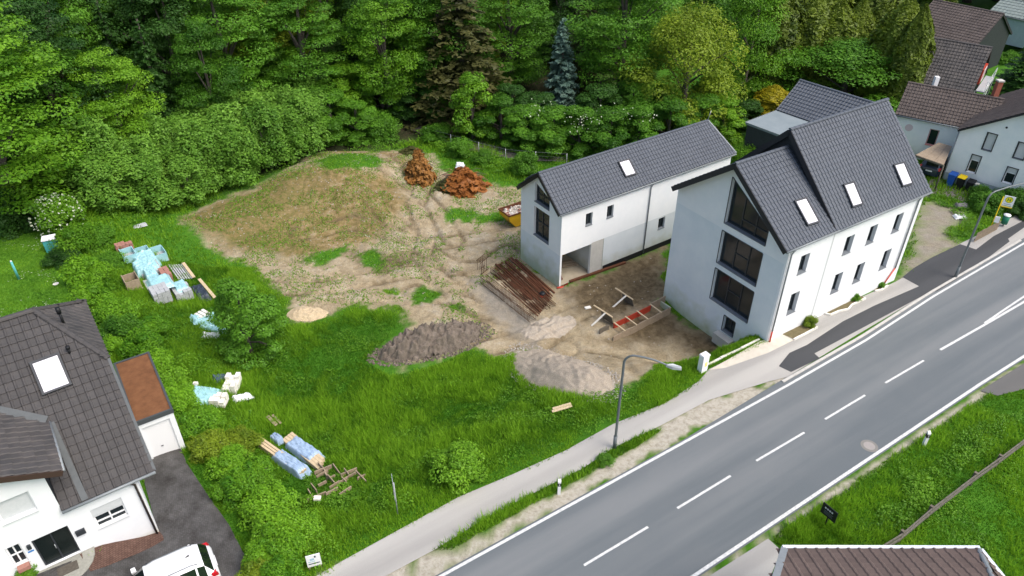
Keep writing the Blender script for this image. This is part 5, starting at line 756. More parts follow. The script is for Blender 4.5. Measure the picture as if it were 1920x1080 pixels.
def weeds(name, label, poly, n, h, leaf, seed, m='weed'):
    P = poly_w(poly); r = np.random.default_rng(seed); a, b = P.min(0), P.max(0); x, y = r.uniform(a[0], b[0], n), r.uniform(a[1], b[1], n); k = (poly_sd(x, y, P) + 2.5 * (fbm(x * .7, y * .7, 3) - .5)) > 0
    if name in ('meadow_weeds', 'field_weeds'): k &= fbm(x * .6, y * .6, 33) > .5
    for Q in HOUSEP: k &= poly_sd(x, y, Q) < -.05
    x, y = x[k], y[k]; pat = fbm(x * .8, y * .8, 50); z = Z(x, y) + h * np.clip(pat * 2 - .35, .05, 1.2) * r.random(len(x)) ** .5; Pn = np.stack([x, y, z], 1); N_ = r.normal(size=Pn.shape) * .45 + V3(0, -.15, 1)
    o = bpy.data.objects.new(name, fast_mesh(name, leaves(r, Pn, N_, leaf * r.uniform(.6, 1.4, len(x))), 4, LM[m], np.clip(pat * 1.1 - .1 + .4 * (r.random(len(x)) - .5), 0, 1))); COL.objects.link(o); props(o, label, 'weeds', None, 'stuff')
weeds('nettle_cover', 'leafy weeds and nettles along the left boundary hedge', [(195, 430), (262, 565), (370, 592), (470, 560), (545, 620), (535, 720), (440, 690), (352, 705), (350, 770), (470, 780), (490, 850), (600, 980), (650, 1040), (600, 1075), (430, 905), (325, 800), (250, 640), (160, 500)], 90000, .7, .055, 1)
weeds('bank_weeds', 'leafy weeds on the bank along the upper edge of the footway', [(600, 1050), (760, 965), (960, 870), (1150, 775), (1310, 700), (1290, 690), (1100, 740), (950, 800), (800, 900), (640, 990)], 26000, .3, .05, 2); weeds('bramble_cover', 'dark brambles around the wooden rail fence', [(1640, 1030), (1760, 930), (1920, 800), (1930, 760), (1840, 780), (1760, 850), (1700, 920), (1600, 1020)], 26000, .55, .055, 3)
weeds('meadow_weeds', 'patches of broad leaved weeds in the grass in front of the site', [(520, 640), (700, 600), (900, 700), (1100, 750), (1000, 840), (760, 960), (640, 1000), (560, 860), (480, 720)], 60000, .32, .045, 8)
weeds('field_weeds', 'patches of weeds in the grass across the road', [(1500, 1000), (1700, 850), (1900, 720), (1930, 900), (1860, 1080), (1700, 1030)], 30000, .25, .045, 9)
weeds('fence_weeds', 'tall weeds along the wire fence behind the brush piles', [(770, 250), (830, 255), (900, 285), (960, 300), (1010, 310), (1005, 330), (930, 325), (880, 300), (800, 280)], 12000, .8, .09, 4); weeds('yard_weeds', 'weeds and rubble strewn grass by the picket fence', [(1765, 445), (1790, 425), (1800, 400), (1745, 375), (1760, 362), (1840, 385), (1860, 420), (1830, 440), (1795, 455)], 12000, .4, .06, 5)
weeds('edge_cover', 'ground plants below the forest edge', [(100, 420), (215, 400), (340, 402), (480, 350), (600, 300), (700, 270), (770, 260), (760, 285), (600, 300), (420, 370), (330, 405), (200, 440)], 22000, .6, .08, 6)
P = PG['lawn'][0]; x, y = RNG.uniform(-52, P[:, 0].max(), 160000), RNG.uniform(P[:, 1].min(), P[:, 1].max(), 160000); k = poly_sd(x, y, P) > .05; x, y = x[k], y[k]; n_ = len(x); a = RNG.random(n_) * 6.283; pt_ = fbm(x * .8, y * .8, 90); hh = RNG.uniform(.03, .1, n_); B = np.stack([x, y, Z(x, y) - .01], 1); sd_ = np.stack([np.cos(a), np.sin(a), 0 * a], 1) * .03; tip = B + np.stack([np.cos(a * 3) * .05, np.sin(a * 3) * .05, hh], 1)
o = bpy.data.objects.new('lawn_grass', fast_mesh('lawn_grass', np.stack([B - sd_, B + sd_, tip], 1).reshape(-1, 3), 3, LM['grass'], np.clip((pt_ - .47) * 2 + .45 + .4 * (RNG.random(n_) - .5), 0, 1))); COL.objects.link(o); props(o, 'short mown grass of the left lawn', 'grass', None, 'stuff')
rg = np.random.default_rng(77); P = PG['lawn'][0]; x, y = rg.uniform(P[:, 0].min(), P[:, 0].max(), 30000), rg.uniform(P[:, 1].min(), P[:, 1].max(), 30000); k = (poly_sd(x, y, P) > .1) & (x > -50) & (fbm(x * .5, y * .5, 61) > .5); x, y = x[k][:900], y[k][:900]
q = np.stack([x, y, Z(x, y) + .05], 1); fo = bpy.data.objects.new('daisies', fast_mesh('daisies', leaves(rg, q, rg.normal(size=q.shape) * .2 + V3(0, 0, 1), .035, .9), 4, LM['flower'], rg.random(len(q)))); COL.objects.link(fo); props(fo, 'white daisies scattered over the left lawn', 'flowers', None, 'stuff')
# ------------------------------------------------------------------ things on the site
def hdir(a, b): d = np.array(b, float) - np.array(a, float); d[2] = 0; return d / np.linalg.norm(d)
def heap(name, label, c, u, lx, ly, h, m, seed, rough=.25, zfun=Z):
    n = np.cross(Zv, u); N = 64; a = np.linspace(-1, 1, N); X, Y = np.meshgrid(a, a); x, y = c[0] + u[0] * X * lx + n[0] * Y * ly, c[1] + u[1] * X * lx + n[1] * Y * ly; r = np.hypot(X, Y) * (1 + .35 * (fbm(X * 1.6 + seed, Y * 1.6, seed) - .5))
    z = zfun(x, y) + h * np.clip(1 - r ** 1.7, -.25, 1) * (.75 + .5 * fbm(X * 2 + 5, Y * 2, seed + 1)) + h * rough * (1.2 * fbm(X * 6, Y * 6 * ly / lx, seed + 2) + .8 * vnoise(X * 26, Y * 26 * ly / lx, seed + 9) - 1) * (r < .98) - .05 * (r > 1)
    i = np.arange(N * N).reshape(N, N); f = np.stack([i[:-1, :-1], i[:-1, 1:], i[1:, 1:], i[1:, :-1]], -1).reshape(-1, 4); f = f[(r.ravel()[f] < 1.12).any(1)]
    return props(raw(name, np.stack([x.ravel(), y.ravel(), z.ravel()], 1), f, m, smooth=True), label, 'heap')
def soilmat(name, a, b, sc, bs): return mat(name, a, .97, b, sc, .9, bs, spec=.1, detail=9)
a, b = ground(718, 668), ground(898, 622); heap('soil_heap', 'long heap of dark grey brown earth at the edge of the grass', (a + b) / 2, hdir(a, b), np.linalg.norm(b - a) / 2 + .3, 1.35, 1.6, soilmat('dark_earth', (.095, .078, .062), (.21, .178, .15), 3.5, 12), 3, .5)
a, b = ground(985, 668), ground(1125, 728); heap('gravel_heap', 'spread heap of pale grey gravel above the street lamp', (a + b) / 2, hdir(a, b), np.linalg.norm(b - a) / 2 + .5, 1.9, 1.15, soilmat('loose_gravel', (.22, .185, .14), (.56, .49, .40), 24, 50), 4, .12)
heap('sand_heap', 'small heap of pale yellow sand at the edge of the long grass', ground(577, 590), hdir(ground(540, 590), ground(615, 590)), 1.45, .85, .42, soilmat('pale_sand', (.46, .36, .23), (.56, .46, .31), 4, 20), 5, .15)
a, b = ground(975, 628), ground(1085, 600); heap('gravel_mound', 'low mound of light gravel in the middle of the site track', (a + b) / 2, hdir(a, b), 2.0, 1.1, .4, soilmat('light_gravel', (.33, .28, .22), (.47, .42, .35), 8, 30), 6, .2)
def spill(name, label, c, u, lx, ly, m, n_, smax, seed):
    r = np.random.default_rng(seed); n = np.cross(Zv, u); a = r.random(n_) * 6.283; q = r.uniform(.78, 1.22, n_) ; x, y = c[0] + u[0] * np.cos(a) * q * lx + n[0] * np.sin(a) * q * ly, c[1] + u[1] * np.cos(a) * q * lx + n[1] * np.sin(a) * q * ly; s = (.02 + smax * r.random(n_) ** 2)[:, None]
    oc = np.array([(1, 0, 0), (0, 1, 0), (-1, 0, 0), (0, -1, 0), (0, 0, .8)]); v = np.stack([x, y, Z(x, y) + .03], 1)[:, None, :] + oc[None] * s[:, None, :] * (1 + .5 * (r.random((n_, 5, 1)) - .5)); o = bpy.data.objects.new(name, fast_mesh(name, v[:, np.array([(0, 1, 4), (1, 2, 4), (2, 3, 4), (3, 0, 4)])].reshape(-1, 3), 3, m, None)); COL.objects.link(o); props(o, label, 'stones', None, 'stuff')
a, b = ground(718, 668), ground(898, 622); spill('earth_clods', 'clods of earth spilled round the long soil heap', (a + b) / 2, hdir(a, b), np.linalg.norm(b - a) / 2 + .3, 1.35, MATS['dark_earth'], 1500, .11, 1)
a, b = ground(985, 668), ground(1125, 728); spill('spilled_gravel', 'loose gravel spilled round the grey gravel heap', (a + b) / 2, hdir(a, b), np.linalg.norm(b - a) / 2 + .5, 1.9, mat('gravel_stone', (.28, .26, .23), .95, (.5, .47, .42), 2), 2600, .05, 2)
def drape(name, label, c, u, lx, ly, h, m, seed, wr=.07, cat='sheeting', zb=None, flat=.7):
    n = np.cross(Zv, u); NX, NY = 34, 26; X, Y = np.meshgrid(np.linspace(-1, 1, NX), np.linspace(-1, 1, NY)); r = np.maximum(np.abs(X), np.abs(Y)); e = 1 + .16 * (fbm(X * 2 + seed, Y * 2, seed) - .5) * sm(.6, 1, r); x, y = c[0] + u[0] * X * lx * e + n[0] * Y * ly * e, c[1] + u[1] * X * lx * e + n[1] * Y * ly * e
    base = np.full_like(x, c[2]) if zb is None else zb(x, y); z = base + h * (1 - sm(flat, 1., r)) * (.86 + .28 * fbm(X * 1.5, Y * 1.5, seed + 7)) + wr * (np.abs(fbm(X * 3 + Y * 1.5, Y * 5 - X * 1.2, seed + 3, 3) - .45) * 3 + fbm(X * 8, Y * 8, seed + 5, 2) - .5) + .02
    i = np.arange(NX * NY).reshape(NY, NX); f = np.stack([i[:-1, :-1], i[:-1, 1:], i[1:, 1:], i[1:, :-1]], -1).reshape(-1, 4); return props(raw(name, np.stack([x.ravel(), y.ravel(), z.ravel()], 1), f, m, smooth=True), label, cat)
def stack(name, label, cat, c, u, nx, ny, nz, bs, m, gap=.012, pallet=True, jit=.0, drop=0, piece='tile_pack'):
    n = np.cross(Zv, u); t = thing(name, label, cat, tuple(c)); L, Wd = nx * (bs[0] + gap), ny * (bs[1] + gap); z0 = 0
    if pallet:
        for k in (-.42, 0, .42): MB().obox(c, u, n, -L / 2, L / 2, k * Wd - .05, k * Wd + .05, 0, .1).build('pallet_runner', M['oldwood'], t)
        z0 = .102
    for i in range(nx):
        for j in range(ny):
            for k in range(nz):
                if k == nz - 1 and random.random() < drop: continue
                dx, dy = random.uniform(-jit, jit), random.uniform(-jit, jit); MB().obox(c, u, n, -L / 2 + i * (bs[0] + gap) + dx, -L / 2 + i * (bs[0] + gap) + bs[0] + dx, -Wd / 2 + j * (bs[1] + gap) + dy, -Wd / 2 + j * (bs[1] + gap) + bs[1] + dy, z0 + k * (bs[2] + gap), z0 + k * (bs[2] + gap) + bs[2]).build(piece, m, t)
    return t
def planks(name, label, cat, lst, m, w=.2, h=.05, part='plank'):
    t = thing(name, label, cat, tuple(np.mean([p for q in lst for p in q[:2]], 0)))
    for q in lst: MB().beam(q[0], q[1], q[2] if len(q) > 2 else w, q[3] if len(q) > 3 else h).build(part, m, t)
    return t
# stacks of roof tiles under sheeting, along the left
sa, sb = ground(322, 566), ground(246, 446); su = hdir(sa, sb); sn = np.cross(Zv, su); G = lambda t, w, dz=0: (lambda q: V3(q[0], q[1], zt(q[0], q[1]) + dz))(sa + su * t + sn * w)
Lst = np.linalg.norm((sb - sa)[:2])
stack('tile_stack', 'nearest stack of grey roof tiles in the row on the left', 'tiles', G(.3, .5), su, 3, 4, 6, (.42, .27, .14), M['greyblock'], jit=.015); stack('tile_stack', 'stack of grey roof tiles at the right of the nearest stack', 'tiles', G(.5, -.9), su, 3, 4, 5, (.42, .27, .14), M['greyblock'], jit=.02, drop=.15)
stack('tile_stack', 'stack of grey tiles behind the nearest stack on the left', 'tiles', G(2.0, .2), su, 3, 6, 4, (.42, .27, .14), M['greyblock'], jit=.02); stack('red_tile_stack', 'stack of reddish tiles in the middle of the sheeted row', 'tiles', G(2.9, -.55), su, 4, 2, 6, (.3, .3, .14), M['redtile'], jit=.02)
stack('tile_stack', 'stack of grey tiles under crumpled sheeting in mid row', 'tiles', G(4.2, .2), su, 4, 5, 4, (.42, .27, .14), M['greyblock'], jit=.02); stack('red_tile_stack', 'red clay tiles on the farthest pallet of the row', 'tiles', G(7.6, .95), su, 2, 5, 6, (.3, .22, .13), M['redtile'], jit=.03, drop=.3)
for i, (t_, w_, lab) in enumerate(((6.6, .95, 'left open crate lined with pale blue sheeting'), (6.6, -.05, 'middle open crate lined with pale blue sheeting'), (6.6, -1.05, 'right open crate lined with pale blue sheeting'), (2.4, 1.75, 'empty timber frame crate left of the tile stacks'))):
    c = G(t_, w_); t = thing('crate', lab, 'crate', tuple(c)); mm = M['tealtarp'] if i < 3 else M['oldwood']; hh = .75 if i < 3 else .85; e = .46
    for s0, s1, d0, d1 in ((-.62, .62, -e, -e + .05), (-.62, .62, e - .05, e), (-.62, -.57, -e + .05, e - .05), (.57, .62, -e + .05, e - .05)): MB().obox(c, su, sn, s0, s1, d0, d1, 0, hh + random.uniform(-.06, .1)).build('side', mm, t)
    MB().obox(c, su, sn, -.57, .57, -e + .05, e - .05, .02, .3).build('bottom', M['greyblock'] if i < 3 else M['darkwood'], t)
    for s0, s1, d0, d1 in ((-.66, .66, -e - .05, -e), (-.66, .66, e, e + .05)): MB().obox(c, su, sn, s0, s1, d0, d1, .0, .12).build('runner', M['oldwood'], t)
drape('sheeting', 'pale blue sheeting crumpled over the crates at the far end', G(5.7, .1), su, .75, .9, .85, M['tealtarp'], 4, .16); drape('sheeting', 'crumpled pale blue sheeting over mid row tiles', G(4.3, .35), su, 1.0, .95, .95, M['tealtarp'], 5, .18); drape('sheeting', 'strip of pale blue sheeting beside the reddish tiles', G(3.1, .35), su, .8, .5, .95, M['tealtarp'], 6, .14)
drape('sheeting', 'smooth pale blue sheet on top of the nearest tile stacks', G(1.4, .15, .72), su, .95, .8, .3, M['tealtarp'], 8, .06); drape('sheeting', 'pale blue sheet over the right stack of tiles', G(.9, -.95, .6), su, .8, .5, .3, M['tealtarp'], 9, .07)
planks('slat_bundle', 'bundle of grey slats with a long board right of the sheeted tiles', 'slats', [(G(3.0, -1.35 - .17 * k, .14 + .03 * (k % 2)), G(5.3, -1.3 - .17 * k, .16), .1, .06) for k in range(6)], M['greyblock'], part='slat')
planks('board', 'long pale board leaning along the grey slats', 'board', [(G(2.9, -2.35, .3), G(5.2, -2.3, .35), .22, .05)], M['wood']); planks('board', 'pale board beside the black sheet right of the tiles', 'board', [(G(-.4, -2.75, .3), G(2.5, -2.6, .35), .22, .05)], M['wood'])
drape('sheeting', 'black crumpled sheet right of the tile stacks', G(.7, -2.1), su, 1.1, .45, .45, mat('black_sheet', (.025, .035, .055), .4, (.05, .065, .09), 3, .4, 8), 11, .16)
p = ground(258, 425); drape('sheeting', 'flattened grey sheet in the grass beyond the tile row', p, su, .35, .7, .06, M['greyblock'], 12, .03)
# pallet and sheets further down
c = ground(378, 597); t = stack('pallet_stack', 'weathered pallet with grey slabs in the weeds', 'pallet', c, hdir(ground(360, 600), ground(395, 590)), 4, 1, 2, (.2, .7, .12), M['whiteblock'], .07); drape('sheeting', 'pale blue sheet around the pallet in the weeds', ground(385, 600), su, .6, .9, .3, M['tealtarp'], 14, .14, zb=Z)
drape('sheeting', 'pale blue sheet spread below the pallet in the weeds', ground(402, 618), hdir(ground(385, 612), ground(425, 625)), .9, .45, .22, M['tealtarp'], 15, .12, zb=Z); drape('sheeting', 'white sheet beside the blue one in the weeds', ground(398, 632), hdir(ground(378, 630), ground(415, 632)), .65, .35, .2, M['whitetarp'], 16, .12, zb=Z)
# white blocks
bu = hdir(ground(428, 742), ground(448, 712)); stack('block_stack', 'stack of white building blocks behind the flat blue sheet', 'blocks', ground(437, 728), bu, 3, 3, 3, (.42, .26, .2), M['whiteblock'], jit=.03, drop=.4, piece='block'); stack('block_stack', 'lower stack of white building blocks beside the flat blue sheet', 'blocks', ground(413, 758), bu, 2, 3, 3, (.36, .26, .17), M['whiteblock'], jit=.03, drop=.25, piece='block')
drape('sheeting', 'flat pale blue sheet weighted with a stone beside the white blocks', ground(386, 745), hdir(ground(365, 765), ground(385, 722)), .85, .85, .3, M['tealtarp'], 20, .08, zb=Z); drape('sheeting', 'crumpled white sheet right of the white blocks', ground(456, 748), hdir(ground(438, 752), ground(475, 742)), .6, .26, .22, M['whitetarp'], 21, .14, zb=Z); drape('sheeting', 'dark blue crumpled sheet behind the white blocks', ground(415, 713), hdir(ground(400, 718), ground(428, 712)), .45, .3, .3, mat('navy_sheet', (.04, .07, .11), .4, (.07, .11, .16), 3, .3, 8), 22, .14, zb=Z)
c = ground(369, 727); MB().hexa([c + V3(x, y, .25) for x, y in ((-.14, -.1), (.14, -.1), (.14, .1), (-.14, .1))], [c + V3(x, y, .42) for x, y in ((-.12, -.08), (.12, -.08), (.13, .09), (-.12, .08))]).build('weight_stone', M['whiteblock']); props(bpy.data.objects['weight_stone'], 'pale stone weighing down the flat blue sheet', 'stone')
# timber under blue sheets
ta, tb = ground(486, 832), ground(572, 893); tu = hdir(ta, tb); tn = np.cross(Zv, tu); T = lambda p, k, w, dz: (lambda q: V3(q[0], q[1], zt(p[0], p[1]) + dz))(p + tu * k + tn * w)
planks('timber_stack', 'stack of pale squared timber sticking out of the left blue sheet', 'timber', [(T(ta, 0, .16 * k - .2, .14 + .13 * j), T(tb, 0, .16 * k - .2, .14 + .13 * j), .13, .11) for k in range(3) for j in range(3)], M['wood'], part='timber_beam')
tc, td = ground(545, 828), ground(602, 876); planks('timber_stack', 'stack of boards sticking out of the right blue sheet', 'timber', [(T(tc, -.2, .19 * k - .3, .14 + .1 * j), T(td, .25 - .1 * k, .19 * k - .3, .14 + .1 * j), .17, .08) for k in range(4) for j in range(3)], M['wood'], part='timber_beam')
m_ = (ta + tb) / 2 + tu * .75; drape('sheeting', 'light blue sheet wrapped over the left timber stack', V3(m_[0], m_[1], zt(*m_[:2])), tu, 1.35, .42, .62, M['bluetarp'], 30, .12); m_ = (tc + td) / 2 - tu * .15; drape('sheeting', 'light blue sheet wrapped over the right timber stack', V3(m_[0], m_[1], zt(*m_[:2])), tu, 1.25, .5, .6, M['bluetarp'], 31, .13); m_ = ground(520, 828); drape('sheeting', 'small crumpled end of blue sheet above the left timber', m_, tu, .4, .22, .4, M['bluetarp'], 32, .16)
rr = random.Random(4); lst = []
for k in range(22):
    c = ground(rr.uniform(582, 690), rr.uniform(882, 940)); 
    if abs((c[0] + 10.5)) > 6: continue
    d = V3(math.cos(.65 + rr.choice((0, 1.57)) + rr.uniform(-.1, .1)), 0, 0); an = .65 + rr.choice((0, 1.57)) + rr.uniform(-.12, .12); d = V3(math.cos(an), math.sin(an), rr.uniform(-.1, .1)); l_ = rr.uniform(.22, .5); z_ = rr.uniform(.12, .35); lst.append((c + V3(0, 0, z_) - d * l_, c + V3(0, 0, z_) + d * l_, .045, rr.uniform(.16, .3)))
planks('old_formwork', 'broken wooden shuttering boards overgrown with weeds below the timber', 'boards', lst, M['oldwood'], part='board'); weeds('formwork_weeds', 'weeds growing through the broken shuttering', [(575, 885), (640, 870), (700, 910), (640, 950), (590, 940)], 3500, .35, .05, 12)
planks('board', 'pair of pale planks in the grass above the timber stacks', 'boards', [(ground(503, 786) + V3(0, 0, .25), ground(520, 803) + V3(0, 0, .25), .2, .04), (ground(512, 783) + V3(0, 0, .22), ground(528, 799) + V3(0, 0, .22), .14, .04)], M['oldwood']); planks('board', 'pale pair of boards lying in the grass left of the street lamp', 'boards', [(ground(1035, 777) + V3(0, 0, .22), ground(1072, 766) + V3(0, 0, .22), .17, .05), (ground(1036, 773) + V3(0, 0, .27), ground(1070, 763) + V3(0, 0, .27), .15, .05)], M['wood'])
c = ground(597, 943); MB().hexa([c + V3(x, y, .3) for x, y in ((-.17, -.12), (.17, -.12), (.17, .12), (-.17, .12))], [c + V3(x, y, .42) for x, y in ((-.17, -.12), (.17, -.12), (.17, .12), (-.17, .12))]).build('paving_slab', M['whiteblock']); props(bpy.data.objects['paving_slab'], 'small white slab at the corner of the broken shuttering', 'slab')
# steel for the concrete, beside the narrow house
def cage(label, a, b, w=.5, h=.5):
    u = hdir(a, b); n = np.cross(Zv, u); L = np.linalg.norm((b - a)[:2]); t = thing('rebar_cage', label, 'rebar', tuple(a))
    q = lambda s, d, z: V3(*(a + u * s + n * d)[:2], a[2] + (b[2] - a[2]) * s / L + z)
    for d in (0, w):
        for z in (.05, h): pipe('bar', [q(-.1, d, z), q(L + .1, d, z)], .022, M['rustbar'], t, 4)
    for k in range(int(L / .17) + 1): s = k * .17; pipe('stirrup', [q(s, 0, .05), q(s, w, .05), q(s, w, h), q(s, 0, h), q(s, 0, .05)], .016, M['rustbar'], t, 4)
cage('tall rusty rebar cage at the outer side of the steel pile', ground(902, 532), ground(992, 604), .55, .6); cage('second rusty rebar cage lying parallel to the first', ground(920, 512), ground(1012, 586), .6, .45); cage('short upright rebar cage at the far end of the steel pile', ground(903, 515), ground(915, 505), .5, 1.1); cage('low rusty rebar cage next to the steel beams', ground(938, 500), ground(1030, 578), .5, .25)
rb_l = []
for k in range(12): f_ = .25 + .75 * k / 11; qa, qb = ground(908 + 58 * f_, 530 - 42 * f_), ground(1000 + 36 * f_, 606 - 48 * f_); rb_l.append((qa + V3(0, 0, .06 + .03 * (k % 3)) + V3(random.uniform(-.15, .15), 0, 0), qb + V3(0, 0, .06 + .03 * (k % 3)), .07, .05))
planks('rebar_bundle', 'rusty reinforcing bars lying under the cages beside the narrow house', 'rebar', rb_l, M['rust'], part='reinforcing_bar')
steel = []
a, b = ground(968, 484), ground(1038, 546); u = hdir(a, b); n = np.cross(Zv, u); L = np.linalg.norm((b - a)[:2])
for k in range(11): s0 = random.uniform(-.3, .3); w_ = -.15 - .19 * k; qa, qb = a + u * s0 - n * -w_, b + u * random.uniform(-.2, .5) - n * -w_; steel.append((V3(qa[0], qa[1], zt(*qa[:2]) + .04 + .03 * (k % 3)), V3(qb[0], qb[1], zt(*qb[:2]) + .04 + .03 * (k % 3)), .13, .07))
planks('steel_beams', 'rusty steel beams lying side by side along the gable of the narrow house', 'beams', steel, M['rust'], part='steel_beam'); MB().beam(ground(1068, 530) + V3(0, 0, .1), ground(1172, 494) + V3(0, 0, .1), .2, .14).build('long_beam', M['rust']); props(bpy.data.objects['long_beam'], 'single rusty beam on the ground before the open garage bay', 'beam')
c = ground(1017, 556); t = thing('drum', 'small black and red drum at the end of the steel beams', 'drum', tuple(c)); pipe('body', [c, c + V3(0, 0, .22)], .2, M['redpipe'], t, 14); pipe('lid', [c + V3(0, 0, .22), c + V3(0, 0, .34)], .22, M['black'], t, 14)
pipe('drain_hose', [ground(1044, 541) + V3(0, 0, .06), ground(1054, 539) + V3(0, 0, .06), ground(1064, 533) + V3(0, 0, .06)], .08, M['redpipe'], None); props(bpy.data.objects['drain_hose'], 'short red pipe at the near corner of the narrow house', 'pipe')
# inside the garage bay
Pb = lambda s, d, z: AO + AU * s + AN * d + Zv * (z - 2.06); planks('plank_pile', 'old planks stored inside the open garage bay', 'planks', [(Pb(.5, 2.2 + .16 * k, .1 + .05 * (k % 2)), Pb(2.9, 1.5 + .2 * k, .1 + .05 * (k % 2)), .15, .05) for k in range(5)], M['oldwood']); planks('plank', 'dark red planks leaning inside the garage bay corner', 'planks', [(Pb(.45, .5, .1), Pb(.3, 1.0, 1.2), .16, .05), (Pb(.7, .5, .1), Pb(.4, 1.0, 1.2), .16, .05)], mat('dark_red_board', (.14, .05, .035), .8))
t = thing('wheelbarrow_tray', 'yellow mortar tub on planks in the garage bay', 'tub', tuple(Pb(1.6, 2.9, .5))); b = MB(); b.hexa([Pb(1.2, 2.6, .45), Pb(2.3, 2.6, .45), Pb(2.3, 3.2, .45), Pb(1.2, 3.2, .45)], [Pb(1.05, 2.45, .7), Pb(2.45, 2.45, .7), Pb(2.45, 3.35, .7), Pb(1.05, 3.35, .7)]).build('tray', M['yellow'], t); MB().hexa([Pb(1.2, 2.7, 0), Pb(2.3, 2.7, 0), Pb(2.3, 3.1, 0), Pb(1.2, 3.1, 0)], [Pb(1.2, 2.7, .45), Pb(2.3, 2.7, .45), Pb(2.3, 3.1, .45), Pb(1.2, 3.1, .45)]).build('support', M['darkwood'], t)
# shuttering for the retaining wall and two props
fa, fb = ground(1150, 640), ground(1256, 590); ra, rb = ground(1138, 622), ground(1240, 574); t = thing('shuttering', 'long shuttering trough with red panels and timber sides beside the large house', 'formwork', tuple((fa + fb) / 2)); u = hdir(fa, fb); L = np.linalg.norm((fb - fa)[:2]); n = np.cross(Zv, u); wgap = 1.0; F_ = lambda s, d, z: V3(*(fa + u * s + n * d)[:2], min(fa[2], fb[2]) + z)
k = 0.
while k < L - .3: MB().obox(F_(0, 0, 0), u, n, k, min(k + .78, L), 0, .06, 0, .62 + random.uniform(-.03, .03)).build('timber_board', M['oldwood'], t); k += .8
k = .9
while k < L - 1.2: MB().obox(F_(0, 0, 0), u, n, k, min(k + 1.18, L - .9), wgap - .05, wgap, .05, .72).build('red_panel', M['red'], t); k += 1.2
MB().obox(F_(0, 0, 0), u, n, L - .9, L + .5, wgap, wgap + .06, .05, .85).build('timber_board', M['oldwood'], t); MB().obox(F_(0, 0, 0), u, n, -.35, .5, wgap, wgap + .06, 0, .8).build('timber_board', M['darkwood'], t); MB().obox(F_(0, 0, 0), u, n, L, L + .07, .05, wgap, 0, .6).build('end_board', M['gable'], t)
for s in (1.0, 2.1, 3.2, L - 1): MB().beam(F_(s, -.05, .66), F_(s, wgap + .1, .72), .09, .06).build('cross_strut', M['wood'], t)
for i, (px, py, lab) in enumerate(((1123, 603, 'nearer wooden shuttering panel propped up on a pale strut'), (1162, 570, 'farther wooden shuttering panel propped up on a pale strut'))):
    c = ground(px + 8, py); u = hdir(ground(px - 20, py - 12), ground(px + 20, py + 14)); n = np.cross(Zv, u); t = thing('propped_panel', lab, 'panel', tuple(c)); P = lambda s, d, z: c + u * s + n * d + Zv * z
    for k in range(4): MB().hexa([P(-.3, .25 - .07 * k, .02 + .2 * k), P(.75, .25 - .07 * k, .02 + .2 * k), P(.75, .3 - .07 * k, .02 + .2 * k), P(-.3, .3 - .07 * k, .02 + .2 * k)], [P(-.3, .18 - .07 * k, .2 + .2 * k), P(.75, .18 - .07 * k, .2 + .2 * k), P(.75, .23 - .07 * k, .2 + .2 * k), P(-.3, .23 - .07 * k, .2 + .2 * k)]).build('panel_board', M['darkwood'], t)
    MB().beam(P(-1.0, .0, .85), P(.8, .0, .85), .09, .07).build('top_rail', M['wood'], t); MB().beam(P(.15, -.02, .85), P(-.15, -1.0, .03), .11, .06).build('strut', M['whiteblock'], t)
c = ground(1102, 578); MB().obox(c, axes(20)[0], axes(20)[1], -.22, .22, -.12, .12, .02, .1).build('loose_board', M['whiteblock']); props(bpy.data.objects['loose_board'], 'small pale board left of the propped panels', 'board')
